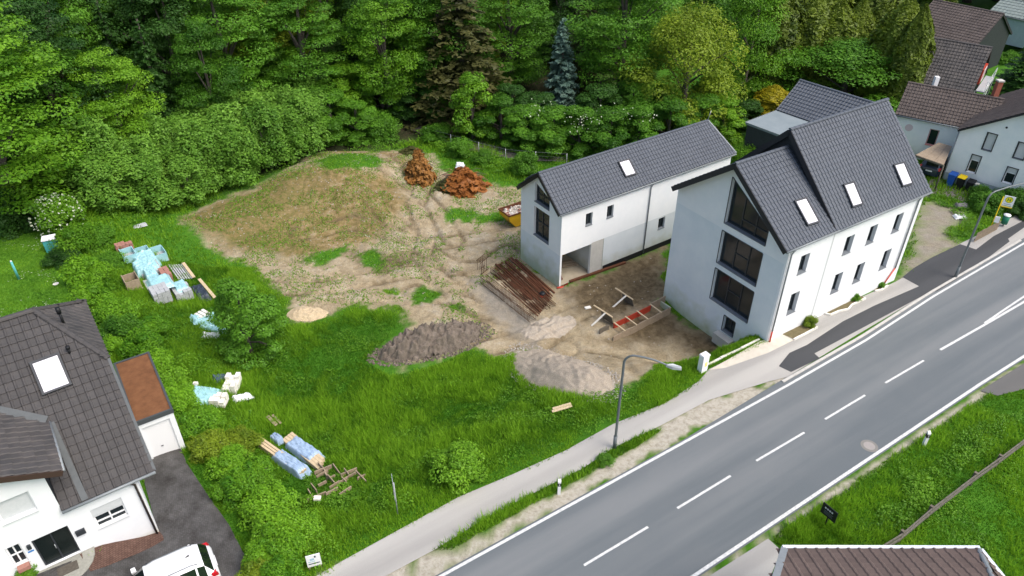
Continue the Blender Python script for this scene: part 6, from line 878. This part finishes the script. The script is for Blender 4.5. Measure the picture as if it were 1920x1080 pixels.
# skip with rubble
def skip():
    z = -.85; a, b = gz(935, 392, z), gz(962, 402.5, z); e = hdir(a, b); l = AU; w = np.linalg.norm((b - a)[:2]); e = -np.cross(Zv, l); o = a - e * 0; t = thing('skip', 'yellow rubble skip half hidden behind the narrow white house', 'skip', tuple(a - V3(0, 0, 1.25))); Lh = 3.6; w = 1.55
    P = lambda s, d, zz: V3(*(a + l * s + e * d)[:2], z + zz); top = [P(0, 0, 0), P(Lh, 0, 0), P(Lh, w, 0), P(0, w, 0)]; bot = [P(.75, .12, -1.3), P(Lh - .75, .12, -1.3), P(Lh - .75, w - .12, -1.3), P(.75, w - .12, -1.3)]; mid = [P(.1, .03, -.5), P(Lh - .1, .03, -.5), P(Lh - .1, w - .03, -.5), P(.1, w - .03, -.5)]
    b_ = MB().add(bot + mid + top, [(3, 2, 1, 0)] + [(i, (i + 1) % 4, 4 + (i + 1) % 4, 4 + i) for i in range(4)] + [(4 + i, 4 + (i + 1) % 4, 8 + (i + 1) % 4, 8 + i) for i in range(4)]); b_.build('tub', M['yellow'], t)
    i_ = MB()
    for p, q in zip(top, top[1:] + top[:1]): i_.beam(p, q, .09, .09)
    i_.build('rim', M['rust'], t); cen = P(Lh / 2, w / 2, 0)
    MB().add([P(.06, .06, -.02), P(Lh - .06, .06, -.02), P(Lh - .06, w - .06, -.02), P(.06, w - .06, -.02)] + [P(.15, .1, -.35), P(Lh - .15, .1, -.35), P(Lh - .15, w - .1, -.35), P(.15, w - .1, -.35)], [(i, 4 + i, 4 + (i + 1) % 4, (i + 1) % 4) for i in range(4)]).build('inner_side', M['rust'], t)
    rb_ = thing('rubble', 'broken bricks and plaster filling the yellow skip', 'rubble', tuple(P(Lh / 2, w / 2, -.3)))
    for k in range(130):
        s, d = random.uniform(.2, Lh - .2), random.uniform(.12, w - .12); c = P(s, d, -.22 + .12 * random.random()); r_ = random.uniform(.06, .13); b2 = MB(); U = unit(np.random.default_rng(k).normal(size=3)); 
        b2.beam(c - U * r_, c + U * r_, r_ * 1.2, r_ * .9); b2.build('brick_piece', (M['stone'], M['whiteblock'], M['redtile'], M['stone'])[k % 4], rb_)
    MB().obox(P(0, 0, 0), l, e, .15, Lh - .15, .1, w - .1, -.4, -.24).build('fill', M['stone'], rb_)
    for d in (.2, w - .2): pipe('lug', [P(.25, d, -.45), P(.08, d, -.45)], .05, M['rust'], t, 6)
skip()
# brush piles 
plant('brush_pile', 'brush', 'orange brown dead conifer dumped at the far edge of the site', 'brush', ground(786, 330) - V3(0, 0, .1), 3.0, 2.0, None, 'orange', None, ('stem', 'foliage'))
plant('brush_pile', 'brush', 'rust red heap of withered branches by the wire fence', 'brush', ground(868, 350) - V3(0, 0, .1), 2.2, 3.0, None, 'rustleaf', None, ('stem', 'foliage')); plant('brush_pile', 'brush', 'brown heap of cut twigs left of the rust red branches', 'brush', ground(842, 352) - V3(0, 0, .1), 1.1, 2.0, None, 'spruce', None, ('stem', 'foliage')); plant('brush_pile', 'brush', 'grey brown twigs behind the dead conifer', 'brush', ground(770, 286) - V3(0, 0, .1), .8, 1.6, None, 'spruce', None, ('stem', 'foliage'))
for nm_, ct_, rad in (('red branches', ground(868, 342), 2.0), ('dead conifer', ground(785, 322), 1.2)):
    t = thing('branch_heap', 'bare twigs sticking out of the ' + nm_, 'branches', tuple(ct_))
    for k in range(40 if rad > 1.5 else 18): an, ll = random.uniform(0, 6.28), random.uniform(.7, 1.3) * rad; q = ct_ + V3(math.cos(an) * .3, math.sin(an) * .3, random.uniform(.2, 1.0)); pipe('branch', [q, q + V3(math.cos(an) * ll * .6, math.sin(an) * ll * .6, .12), V3(*(q + V3(math.cos(an) * ll, math.sin(an) * ll, 0))[:2], max(ct_[2] + .05, q[2] - .35))], [.035, .025, .012], M['redtile'] if k % 2 and rad > 1.5 else M['bark'], t, 4)
drape('sack', 'white sack on top of the withered branches', ground(864, 345) + V3(0, 0, 1.75), V3(1, 0, 0), .42, .36, .32, M['whitetarp'], 41, .1, 'sack')
# wire fence and track behind
struct(sheet('track', poly_w([(770, 243), (795, 236), (900, 264), (980, 283), (1090, 290), (1090, 303), (980, 302), (900, 289), (800, 256)]), soilmat('dark_track', (.075, .066, .058), (.13, .118, .105), 3, 20), .05, Z, 3))
fp_ = [(800, 262), (846, 275), (898, 290), (948, 303), (1004, 308), (1062, 312)]; w_ = thing('wire_fence', 'thin wire fence with pale posts behind the brush piles', 'fence', tuple(ground(*fp_[0]))); fq_ = [ground(*p) for p in fp_]
for q in fq_: pipe('post', [q, q + V3(0, 0, 1.35)], .035, M['galv'], w_, 6)
for z_ in (1.3, .9, .5): pipe('wire', [q + V3(0, 0, z_) for q in fq_], .012 if z_ > 1 else .007, M['pole'], w_, 4)
# ------------------------------------------------------------------ street furniture, cars, small things
def lamp(label, base, zb, head, headz, r0=.075):
    t = thing('street_lamp', label, 'street lamp', tuple(base)); e = gz(*head, headz); d = hdir(base, e); L = np.linalg.norm((e - base)[:2]); pts = [base + V3(0, 0, z) for z in np.linspace(0, zb, 6)]; top = pts[-1]; R_ = .55
    arc = [top + d * R_ * (1 - math.cos(a)) + V3(0, 0, R_ * math.sin(a)) for a in np.linspace(.2, math.pi / 2 * .86, 7)]; end = V3(e[0], e[1], headz); pts += arc; q = arc[-1]; pts += [q + (end - q) * k + V3(0, 0, .12 * math.sin(math.pi * k)) for k in (.25, .5, .75, .88)]
    pipe('pole', pts, [r0 * (1 - .45 * i / len(pts)) for i in range(len(pts))], M['pole'], t, 9); pipe('base_sleeve', [base, base + V3(0, 0, .9)], r0 * 1.35, M['pole'], t, 9); n = np.cross(Zv, d); c = pts[-1]
    P = lambda s, w, z: c + d * s + n * w + Zv * z; MB().add([P(-.12, -.05, -.04), P(-.12, .05, -.04), P(.2, .15, -.07), P(.62, .1, -.08), P(.62, -.1, -.08), P(.2, -.15, -.07), P(-.12, -.04, .05), P(-.12, .04, .05), P(.2, .12, .08), P(.6, .07, .02), P(.6, -.07, .02), P(.2, -.12, .08)], [(5, 4, 3, 2, 1, 0), (6, 7, 8, 9, 10, 11)] + [(i, (i + 1) % 6, 6 + (i + 1) % 6, 6 + i) for i in range(6)]).build('lamp_head', M['galv'], t)
b1 = gz(1152, 840); zt1 = hpx(b1, 680); lamp('tall street lamp with curved arm on the verge in front of the site', b1, zt1, (1262, 690), zt1 + .15)
b2 = gz(1791, 520); lamp('street lamp with curved arm on the pavement right of the large house', b2, hpx(b2, 375), (1945, 340), hpx(b2, 375) + .5)
# bus stop
c = gz(1853, 437); t = thing('bus_stop', 'yellow bus stop pole with white sign and round H emblem', 'bus stop', tuple(c)); h_ = hpx(c, 385); pipe('pole', [c, c + V3(0, 0, h_ + .75)], .04, M['yel2'], t, 7); d = V3(.86, -.51, 0); n = np.cross(d, Zv)
o = c + V3(0, 0, h_) + d * .06; MB().obox(o, d, n, 0, .72, -.02, .02, .02, .88).build('sign_plate', M['wframe'], t); MB().obox(o, d, n, 0, .72, -.03, .03, -.06, .02).build('sign_foot', M['yel2'], t)
ce = o + d * .36 + V3(0, 0, .58)
def disc(name, c, u, v, n, r, off, m, par, seg=24): k = [c + u * r * math.cos(a) + v * r * math.sin(a) + n * off for a in np.linspace(0, 2 * math.pi, seg + 1)[:-1]]; return MB().add(k, [tuple(range(seg))]).build(name, m, par)
disc('emblem_ring', ce, d, Zv, n, .25, .024, mat('sign_green', (.06, .25, .03), .5), t); disc('emblem', ce, d, Zv, n, .215, .028, mat('sign_yellow', (.85, .72, .02), .5), t)
b = MB()
for x0, x1, z0, z1 in ((-.11, -.055, -.13, .13), (.055, .11, -.13, .13), (-.055, .055, -.028, .028)): b.obox(ce, d, n, x0, x1, .0285, .032, z0, z1)
b.build('letter_h', mat('sign_green', (.06, .25, .03), .5), t); MB().obox(o, d, n, .12, .6, .021, .024, .18, .24).build('stop_name', mat('sign_text', (.35, .42, .5), .6), t); MB().obox(o, d, n, .04, .68, .021, .024, .06, .10).build('green_band', mat('sign_green', (.06, .25, .03), .5), t)
MB().obox(c + V3(0, 0, 1.0), d, n, -.02, .36, -.03, .03, 0, .5).build('timetable_case', M['wframe'], t)
c = gz(1880, 424); t = thing('litter_bin', 'green litter bin with pale lid beside the bus stop', 'bin', tuple(c)); pipe('body', [c + V3(0, 0, .25), c + V3(0, 0, .95)], .24, M['green'], t, 14); pipe('lid', [c + V3(0, 0, .95), c + V3(0, 0, 1.03)], .26, M['wframe'], t, 14); pipe('post', [c, c + V3(0, 0, .3)], .05, M['pole'], t, 6); MB().obox(c, d, n, -.06, .06, -.26, -.24, .3, .9).build('pale_stripe', M['wframe'], t)
fa, fb = gz(1826, 455), gz(1872, 430); t = thing('picket_fence', 'low brown picket fence behind the bus stop', 'fence', tuple(fa)); L = np.linalg.norm(fb - fa); u = hdir(fa, fb)
for k in range(int(L / .17)): q = fa + u * .17 * k; MB().obox(q, u, np.cross(Zv, u), 0, .09, 0, .025, .05, .85 + random.uniform(-.03, .03)).build('picket', M['oldwood'], t)
for z_ in (.25, .65): MB().beam(fa + V3(0, 0, z_) + np.cross(Zv, u) * .05, fb + V3(0, 0, z_) + np.cross(Zv, u) * .05, .04, .07).build('rail', M['darkwood'], t)
def wheelie(label, px, py, body, lid, h=1.08):
    c = gz(px, py); c[2] = zt(c[0], c[1]); u, n = axes(-45); t = thing('wheelie_bin', label, 'bin', tuple(c)); P = lambda s, d, z: c + u * s + n * d + Zv * z; MB().hexa([P(-.22, -.25, .08), P(.22, -.25, .08), P(.22, .2, .08), P(-.22, .2, .08)], [P(-.29, -.33, h), P(.29, -.33, h), P(.29, .33, h), P(-.29, .33, h)]).build('body', body, t)
    MB().hexa([P(-.31, -.36, h), P(.31, -.36, h), P(.31, .36, h), P(-.31, .36, h)], [P(-.28, -.3, h + .07), P(.28, -.3, h + .07), P(.28, .36, h + .1), P(-.28, .36, h + .1)]).build('lid', lid, t)
    for s in (-.2, .2): pipe('wheel', [P(s - .03, .25, .1), P(s + .03, .25, .1)], .1, M['tyre'], t, 10)
wheelie('blue wheelie bin against the old white house', 1780, 348, M['bluebin'], M['bluebin'], 1.15); wheelie('black wheelie bin with a yellow lid', 1797, 353, M['black'], M['yel2'], 1.1); wheelie('plain black wheelie bin right of the yellow lidded one', 1815, 358, M['black'], M['black'], .95)
c = gz(1826, 360); t = thing('water_barrel', 'pale grey barrel at the end of the row of bins', 'barrel', tuple(c)); pipe('body', [c, c + V3(0, 0, .4), c + V3(0, 0, .75)], [.2, .23, .2], M['plinth'], t, 12); pipe('lid', [c + V3(0, 0, .75), c + V3(0, 0, .8)], .22, M['whiteblock'], t, 12)
# lean-to between the houses
q = [gz(1717, 290, 2.4), gz(1760, 267, 2.5), gz(1785, 274, 2.5), gz(1770, 309, 2.4)]; t = thing('lean_to', 'lean-to with old board roof between the white houses', 'lean-to', (q[0][0], q[0][1], 0)); nrm = Zv
for k in range(3): f0, f1 = k / 3 + .004, (k + 1) / 3 - .004; a_, b_ = q[0] + (q[3] - q[0]) * f0, q[0] + (q[3] - q[0]) * f1; c_, d_ = q[1] + (q[2] - q[1]) * f1, q[1] + (q[2] - q[1]) * f0; slab('roof_board', [a_, b_, c_, d_], Zv, .06, M['oldwood'], t)
for p in (q[0], q[3]): pipe('post', [V3(p[0], p[1], -.2), p - V3(0, 0, .05)], .06, M['darkwood'], t, 6)
MB().beam(q[0] - V3(0, 0, .1), q[3] - V3(0, 0, .1), .1, .12).build('beam', M['darkwood'], t)
struct(sheet('yard_path', [gz(*p)[:2] for p in ((1732, 372), (1745, 335), (1770, 338), (1830, 365), (1850, 385), (1830, 392), (1795, 372), (1760, 365))], soilmat('yard_paving', (.12, .11, .10), (.2, .19, .17), 3, 12), .02, Z, 2))
# cars
def car(label, c, head, paint, L=4.5, Wd=1.85, hgt=1.64):
    u = V3(math.cos(head), math.sin(head), 0); n = np.cross(Zv, u); t = thing('car', label, 'car', tuple(c)); P = lambda x, y, z: c + u * x + n * y + Zv * z; k = L / 4.5; w = Wd / 2
    ST = [(-2.25, .60, .86, .76, .70), (-2.2, .75, .96, .80, .76), (-2.08, .9, 1.06, .90, .80), (-1.78, .93, 1.50, .92, .66), (-1.5, .95, 1.6, .93, .68), (-.8, .97, 1.64, .93, .70), (0, .97, 1.63, .93, .70), (.45, .96, 1.56, .93, .68), (1.15, .94, 1.10, .93, .74), (1.7, .90, 1.0, .91, .72), (2.1, .80, .86, .84, .66), (2.25, .62, .7, .7, .6)]
    prof = []
    for x, zw, ztop, ww, wr in ST: x *= k; prof.append([P(x, 0 if 0 else s * y * 1.0, z) for s in (1,) for y, z in ((w * ww * 1.0, .28), (w * ww * 1.06, .55), (w * ww * 1.05, min(zw, ztop - .03)), (w * wr * 1.06, ztop - .07), (w * wr * .88, ztop - .01), (w * wr * .45, ztop + .02), (0, ztop + .03))])
    full = [row + [2 * (P(0, 0, 0) + ((q - P(0, 0, 0)) @ u) * u + Zv * (q - P(0, 0, 0))[2]) - q for q in row[-2::-1]] for row in prof]
    for r_, row in zip(ST, full):
        for i in range(len(row)): pass
    mid = len(prof[0]) - 1; nP = len(full[0]); groups = {}
    def kind(i, j):
        jj = min(j, nP - 2 - j)
        if jj == 2 and 3 <= i <= 7: return 'side_glass' 
        if jj >= 3 and i == 2: return 'rear_window'
        if jj >= 3 and i == 7: return 'windscreen'
        return 'body'
    for i in range(len(full) - 1):
        for j in range(nP - 1): groups.setdefault(kind(i, j), MB()).quad(full[i][j], full[i][j + 1], full[i + 1][j + 1], full[i + 1][j])
    b = groups['body']; b.add(full[0], [tuple(range(nP))]); b.add(full[-1], [tuple(range(nP))[::-1]])
    for nm, g in groups.items():
        o = g.build(nm, paint if nm == 'body' else M['carglass'], t); bm = bmesh.new(); bm.from_mesh(o.data); bmesh.ops.remove_doubles(bm, verts=bm.verts, dist=.002); bmesh.ops.recalc_face_normals(bm, faces=bm.faces); bm.to_mesh(o.data); bm.free(); o.data.polygons.foreach_set('use_smooth', [True] * len(o.data.polygons))
        if nm == 'side_glass': 
            for x in (-1.42, -.55, .3):
                for s in (-1, 1): MB().beam(P(x * k, s * w * .985, .97), P((x - .03) * k, s * w * .735, 1.55), .08, .03, n).build('door_pillar', paint if x != .3 else M['black'], t)
    for s in (-1, 1):
        pipe('roof_rail', [P(-1.55 * k, s * w * .6, 1.61), P(-1.3 * k, s * w * .6, 1.69), P(0, s * w * .6, 1.70), P(.35 * k, s * w * .6, 1.62)], .018, M['pole'], t, 5)
        MB().hexa([P(-2.2 * k, s * w * .98, .82), P(-2.2 * k, s * w * .6, .82), P(-1.95 * k, s * w * 1.0, .82), P(-1.95 * k, s * w * .97, .82)], [P(-2.14 * k, s * w * .97, 1.0), P(-2.12 * k, s * w * .6, 1.0), P(-1.93 * k, s * w * .985, 1.02), P(-1.93 * k, s * w * .95, 1.02)]).build('tail_lamp', M['lampred'], t)
        MB().hexa([P(.75 * k, s * w * 1.02, .95), P(.95 * k, s * w * 1.02, .95), P(.95 * k, s * w * 1.24, .97), P(.78 * k, s * w * 1.24, .97)], [P(.75 * k, s * w * 1.02, 1.1), P(.95 * k, s * w * 1.02, 1.1), P(.95 * k, s * w * 1.24, 1.12), P(.78 * k, s * w * 1.24, 1.12)]).build('mirror', paint, t)
        for x in (-1.35, 1.4): wl = pipe('wheel', [P(x * k, s * (w - .2), .34), P(x * k, s * (w + .012), .34)], .34, M['tyre'], t, 18); pipe('rim', [P(x * k, s * (w + .0), .34), P(x * k, s * (w + .022), .34)], .22, M['rim'], wl, 14)
    MB().hexa([P(-1.35 * k, -.02, 1.66), P(-1.2 * k, -.02, 1.66), P(-1.2 * k, .02, 1.66), P(-1.35 * k, .02, 1.66)], [P(-1.36 * k, -.008, 1.77), P(-1.3 * k, -.008, 1.72), P(-1.3 * k, .008, 1.72), P(-1.36 * k, .008, 1.77)]).build('roof_aerial', M['black'], t); MB().obox(P(0, 0, 0), u, n, -2.27 * k, -2.2 * k, -.26, .26, .62, .74).build('number_plate', M['wframe'], t)
a, b = gz(352, 1031, 1.95), gz(278, 1064, 1.95); hd = hdir(a, b); zc = .35; rear = gz(398, 1040, zc + .95); cc = rear + hd * 2.2; cc = V3(cc[0], cc[1], zt(cc[0], cc[1]) + .06)
cc_ = cc + np.cross(Zv, hd) * .0; car('white estate car parked on the dark drive of the left house', cc_, math.atan2(hd[1], hd[0]), M['carwhite'])
c = gz(1748, 330); car('dark car half hidden under the lean-to', V3(c[0] + .6, c[1] + 1.2, 0), R(50), mat('dark_blue_paint', (.02, .03, .05), .3, coat=.6), 4.0, 1.7)
# small street things
def post(label, px, py, top):
    c = gz(px, py); c[2] = zt(c[0], c[1]); t = thing('marker_post', label, 'marker post', tuple(c)); P = lambda x, y, z: c + V3(x, y, z); s = .075; MB().hexa([P(-s, -s, 0), P(s, -s, 0), P(s, s, 0), P(-s, s, 0)], [P(-s, -s, .95), P(s, -s, .95), P(s, s * .9, 1.02), P(-s, s * .9, 1.02)]).build('shaft', M['wframe'], t); MB().hexa([P(-s - .003, -s - .003, .62), P(s + .003, -s - .003, .62), P(s + .003, s, .62), P(-s - .003, s, .62)], [P(-s - .003, -s - .003, .84), P(s + .003, -s - .003, .84), P(s + .003, s, .84), P(-s - .003, s, .84)]).build('black_band', M['black'], t); MB().obox(c, V3(1, 0, 0), V3(0, 1, 0), -.03, .03, -s - .008, -s - .003, .66, .8).build('reflector', M['galv'], t)
post('white marker post with black band on the right verge of the road', 1732, 834, 812); post('white marker post half sunk in the verge grass left of the lamp', 1048, 925, 905)
c = gz(1316, 695); t = thing('utility_cabinet', 'white utility cabinet with yellow mark at the edge of the footway', 'cabinet', tuple(c)); u, n = axes(33); MB().obox(c, u, n, -.24, .24, -.18, .18, -.3, 1.2).build('body', M['wframe'], t); MB().hexa([c + u * x + n * y + Zv * 1.2 for x, y in ((-.27, -.21), (.27, -.21), (.27, .21), (-.27, .21))], [c + u * x + n * y + Zv * 1.29 for x, y in ((-.24, -.18), (.24, -.18), (.24, .18), (-.24, .18))]).build('lid', M['wframe'], t)
for k, (z0, z1) in enumerate(((.3, .38), (.42, .5), (.54, .6))): MB().obox(c, u, n, -.05, .14, -.186, -.18, z0 + .15, z1 + .15).build('yellow_mark', M['yel2'], t)
def signboard(label, px, py, w, h, z0, ang, plate, lines, legs=2, pm=None, cat='sign'):
    c = gz(px, py); c[2] = zt(c[0], c[1]); u, n = axes(ang); t = thing('sign', label, cat, tuple(c)); MB().obox(c, u, n, -w / 2, w / 2, -.02, .02, z0, z0 + h).build('panel', plate, t)
    for s in ((-w * .4, w * .4) if legs == 2 else (0,)): MB().obox(c, u, n, s - .03, s + .03, .02, .07, -.1, z0 + h * .9).build('post', pm or M['oldwood'], t)
    for x0, x1, za, zb, m in lines: MB().obox(c, u, n, x0 * w / 2, x1 * w / 2, -.024, -.02, z0 + za * h, z0 + zb * h).build('print', m, t)
ink = mat('dark_print', (.03, .05, .07), .7); inkb = mat('blue_print', (.35, .5, .6), .7)
signboard('small white information board with a dark stripe at the footway', 592, 1066, .62, .78, .25, 18, M['wframe'], [(-.8, .8, .22, .3, ink), (-.5, .1, .55, .72, inkb), (.15, .4, .75, .9, ink), (-.8, .2, .42, .48, inkb)])
wt = mat('white_print', (.7, .7, .7), .7); signboard('black wooden sign with white lettering on the verge across the road', 1546, 984, .8, .68, .6, -58, M['black'], [(-.62, -.42, .62, .76, wt), (-.32, -.12, .62, .76, wt), (-.02, .18, .62, .76, wt), (.28, .48, .62, .76, wt), (-.6, .6, .42, .46, M['pole']), (-.6, .5, .3, .34, M['pole']), (-.6, .6, .18, .22, M['pole'])], 1, M['black'])
c = gz(746, 965); t = thing('traffic_sign', 'grey backed road sign seen edge on beside the footway', 'sign', tuple(c)); pipe('post', [c, c + V3(0, 0, 2.3)], .03, M['galv'], t, 6); u, n = axes(103); MB().add([c + u * x + V3(-.04, 0, z) + n * e for e in (-.012, .012) for x, z in ((-.12, 1.2), (.4, 1.45), (.55, 2.0), (.42, 2.45), (-.12, 2.5))], [(4, 3, 2, 1, 0), (5, 6, 7, 8, 9)] + [(i, (i + 1) % 5, 5 + (i + 1) % 5, 5 + i) for i in range(5)]).build('plate', M['galv'], t)
# rail fence across the road
fpx = [(1634, 1048), (1682, 1018), (1736, 972), (1818, 909), (1864, 876), (1925, 830)]; fw = [ground(*p) for p in fpx]; t = thing('rail_fence', 'weathered wooden two rail fence on the grass across the road', 'fence', tuple(fw[1]))
for q in fw[1:5]: MB().obox(q, *axes(40), -.07, .07, -.07, .07, -.1, .92).build('post', M['darkwood'], t)
for z_ in (.78, .42):
    for a, b in zip(fw[:-1], fw[1:]): MB().beam(a + V3(.0, -.09, z_), b + V3(.0, -.09, z_ + random.uniform(-.03, .03)), .06, .14).build('rail', mat('grey_rail', (.095, .085, .07), .9, (.17, .16, .135), 5, .3, 25), t)
# garden things on the left lawn
c = ground(100, 468); u, n = axes(25); t = thing('garden_box', 'teal box with a white lid beside the light bush on the left lawn', 'box', tuple(c)); MB().obox(c, u, n, -.42, .42, -.36, .36, 0, 1.0).build('body', M['teal'], t); MB().obox(c, u, n, -.47, .47, -.41, .41, 1.0, 1.06).build('lid', mat('white_lid', (.78, .79, .86), .5), t)
c = ground(36, 524); t = thing('clothes_post', 'teal post standing on the left lawn', 'post', tuple(c)); pipe('shaft', [c, c + V3(0, 0, 1.5)], [.085, .075], mat('teal_post_paint', (.10, .42, .42), .5), t, 10); pipe('cap', [c + V3(0, 0, 1.5), c + V3(0, 0, 1.56)], .06, M['wframe'], t, 8)
c = ground(105, 533); disc('stepping_stone', c + V3(0, 0, .05), V3(1, 0, 0), V3(0, 1, 0), Zv, .2, .0, M['whiteblock'], None, 9); props(bpy.data.objects['stepping_stone'], 'single pale stone in the left lawn', 'stone')
fa, fb = ground(22, 398), ground(62, 388); t = thing('garden_fence', 'dark brown picket fence at the far end of the left lawn', 'fence', tuple(fa)); u = hdir(fa, fb); L = np.linalg.norm((fb - fa)[:2])
for k in range(int(L / .2)): q = fa + u * .2 * k; MB().obox(q, u, np.cross(Zv, u), 0, .14, 0, .03, 0, 1.1).build('picket', mat('red_brown_picket', (.06, .03, .025), .8), t)
# wall beds on the street side
M['bed'] = soilmat('bed_soil', (.11, .09, .05), (.19, .165, .09), 4, 15); struct(sheet('planting_bed', [gz(*p)[:2] for p in ((1467, 627), (1500, 609), (1532, 612), (1488, 636))], M['bed'], .024)); struct(sheet('planting_bed', [gz(*p)[:2] for p in ((1545, 586), (1572, 573), (1616, 555), (1621, 561), (1592, 578), (1558, 590))], M['bed'], .024)); struct(sheet('planting_bed', [gz(*p)[:2] for p in ((1638, 545), (1652, 532), (1664, 536), (1650, 545))], M['bed'], .024))
for lab, pp in (('straight pale edging of the first wall bed', ((1488, 638), (1510, 627), (1532, 615))), ('wavy pale edging of the middle wall bed', ((1545, 589), (1556, 592), (1572, 585), (1590, 581), (1597, 573), (1622, 561))), ('short pale edging of the last wall bed', ((1640, 547), (1652, 545), (1664, 537)))):
    o = MB(); pts = [gz(*p) + V3(0, 0, .06) for p in pp]
    for a, b in zip(pts[:-1], pts[1:]): o.beam(a, b, .1, .14)
    props(o.build('bed_edging', M['kerbw']), lab, 'edging')
struct(sheet('entrance_slab', [gz(*p)[:2] for p in ((1425, 640), (1440, 636), (1466, 627), (1488, 638), (1440, 662), (1360, 690), (1330, 694))], mat('pale_slab', (.50, .46, .38), .9, (.60, .56, .48), 2, .2, 20), .02))
c = gz(1800, 408); drape('sheeting', 'white sheet among the rubble behind the picket fence', c, V3(1, 0, 0), .5, .3, .15, M['whitetarp'], 51, .08); c = gz(1803, 388); drape('sheeting', 'black and white sheet in the yard by the bins', c, V3(1, 0, 0), .6, .3, .2, mat('dark_sheet', (.03, .03, .035), .5, (.25, .25, .26), 2), 52, .12)
# loose stones on the bare ground
rg = np.random.default_rng(9); x, y = rg.uniform(-30, 14, 30000), rg.uniform(30, 68, 30000); s_, d_ = sd_of(x, y); k = (poly_sd(x, y, DIRT) > .3) & (fbm(x * .6, y * .6, 70) > .42) & ~((d_ < 21) & (s_ > 0) & (rg.random(len(x)) < .8))
for P in SOLID: k &= poly_sd(x, y, P) < -.1
x, y = x[k][:3600], y[k][:3600]; s = (.018 + .065 * rg.random(len(x)) ** 3)[:, None]; c = np.stack([x, y, Z(x, y)], 1); oc = np.array([(1, 0, 0), (0, 1, 0), (-1, 0, 0), (0, -1, 0), (0, 0, .8)]); jj = 1 + .5 * (rg.random((len(x), 5, 1)) - .5); v = c[:, None, :] + oc[None] * s[:, None, :] * jj
tri = np.array([(0, 1, 4), (1, 2, 4), (2, 3, 4), (3, 0, 4)]); vv = v[:, tri].reshape(-1, 3); so = bpy.data.objects.new('loose_stones', fast_mesh('loose_stones', vv, 3, mat('stone_mix', (.22, .19, .15), .95, (.48, .45, .40), .6), None)); COL.objects.link(so); props(so, 'loose stones scattered over the bare ground', 'stones', None, 'stuff')
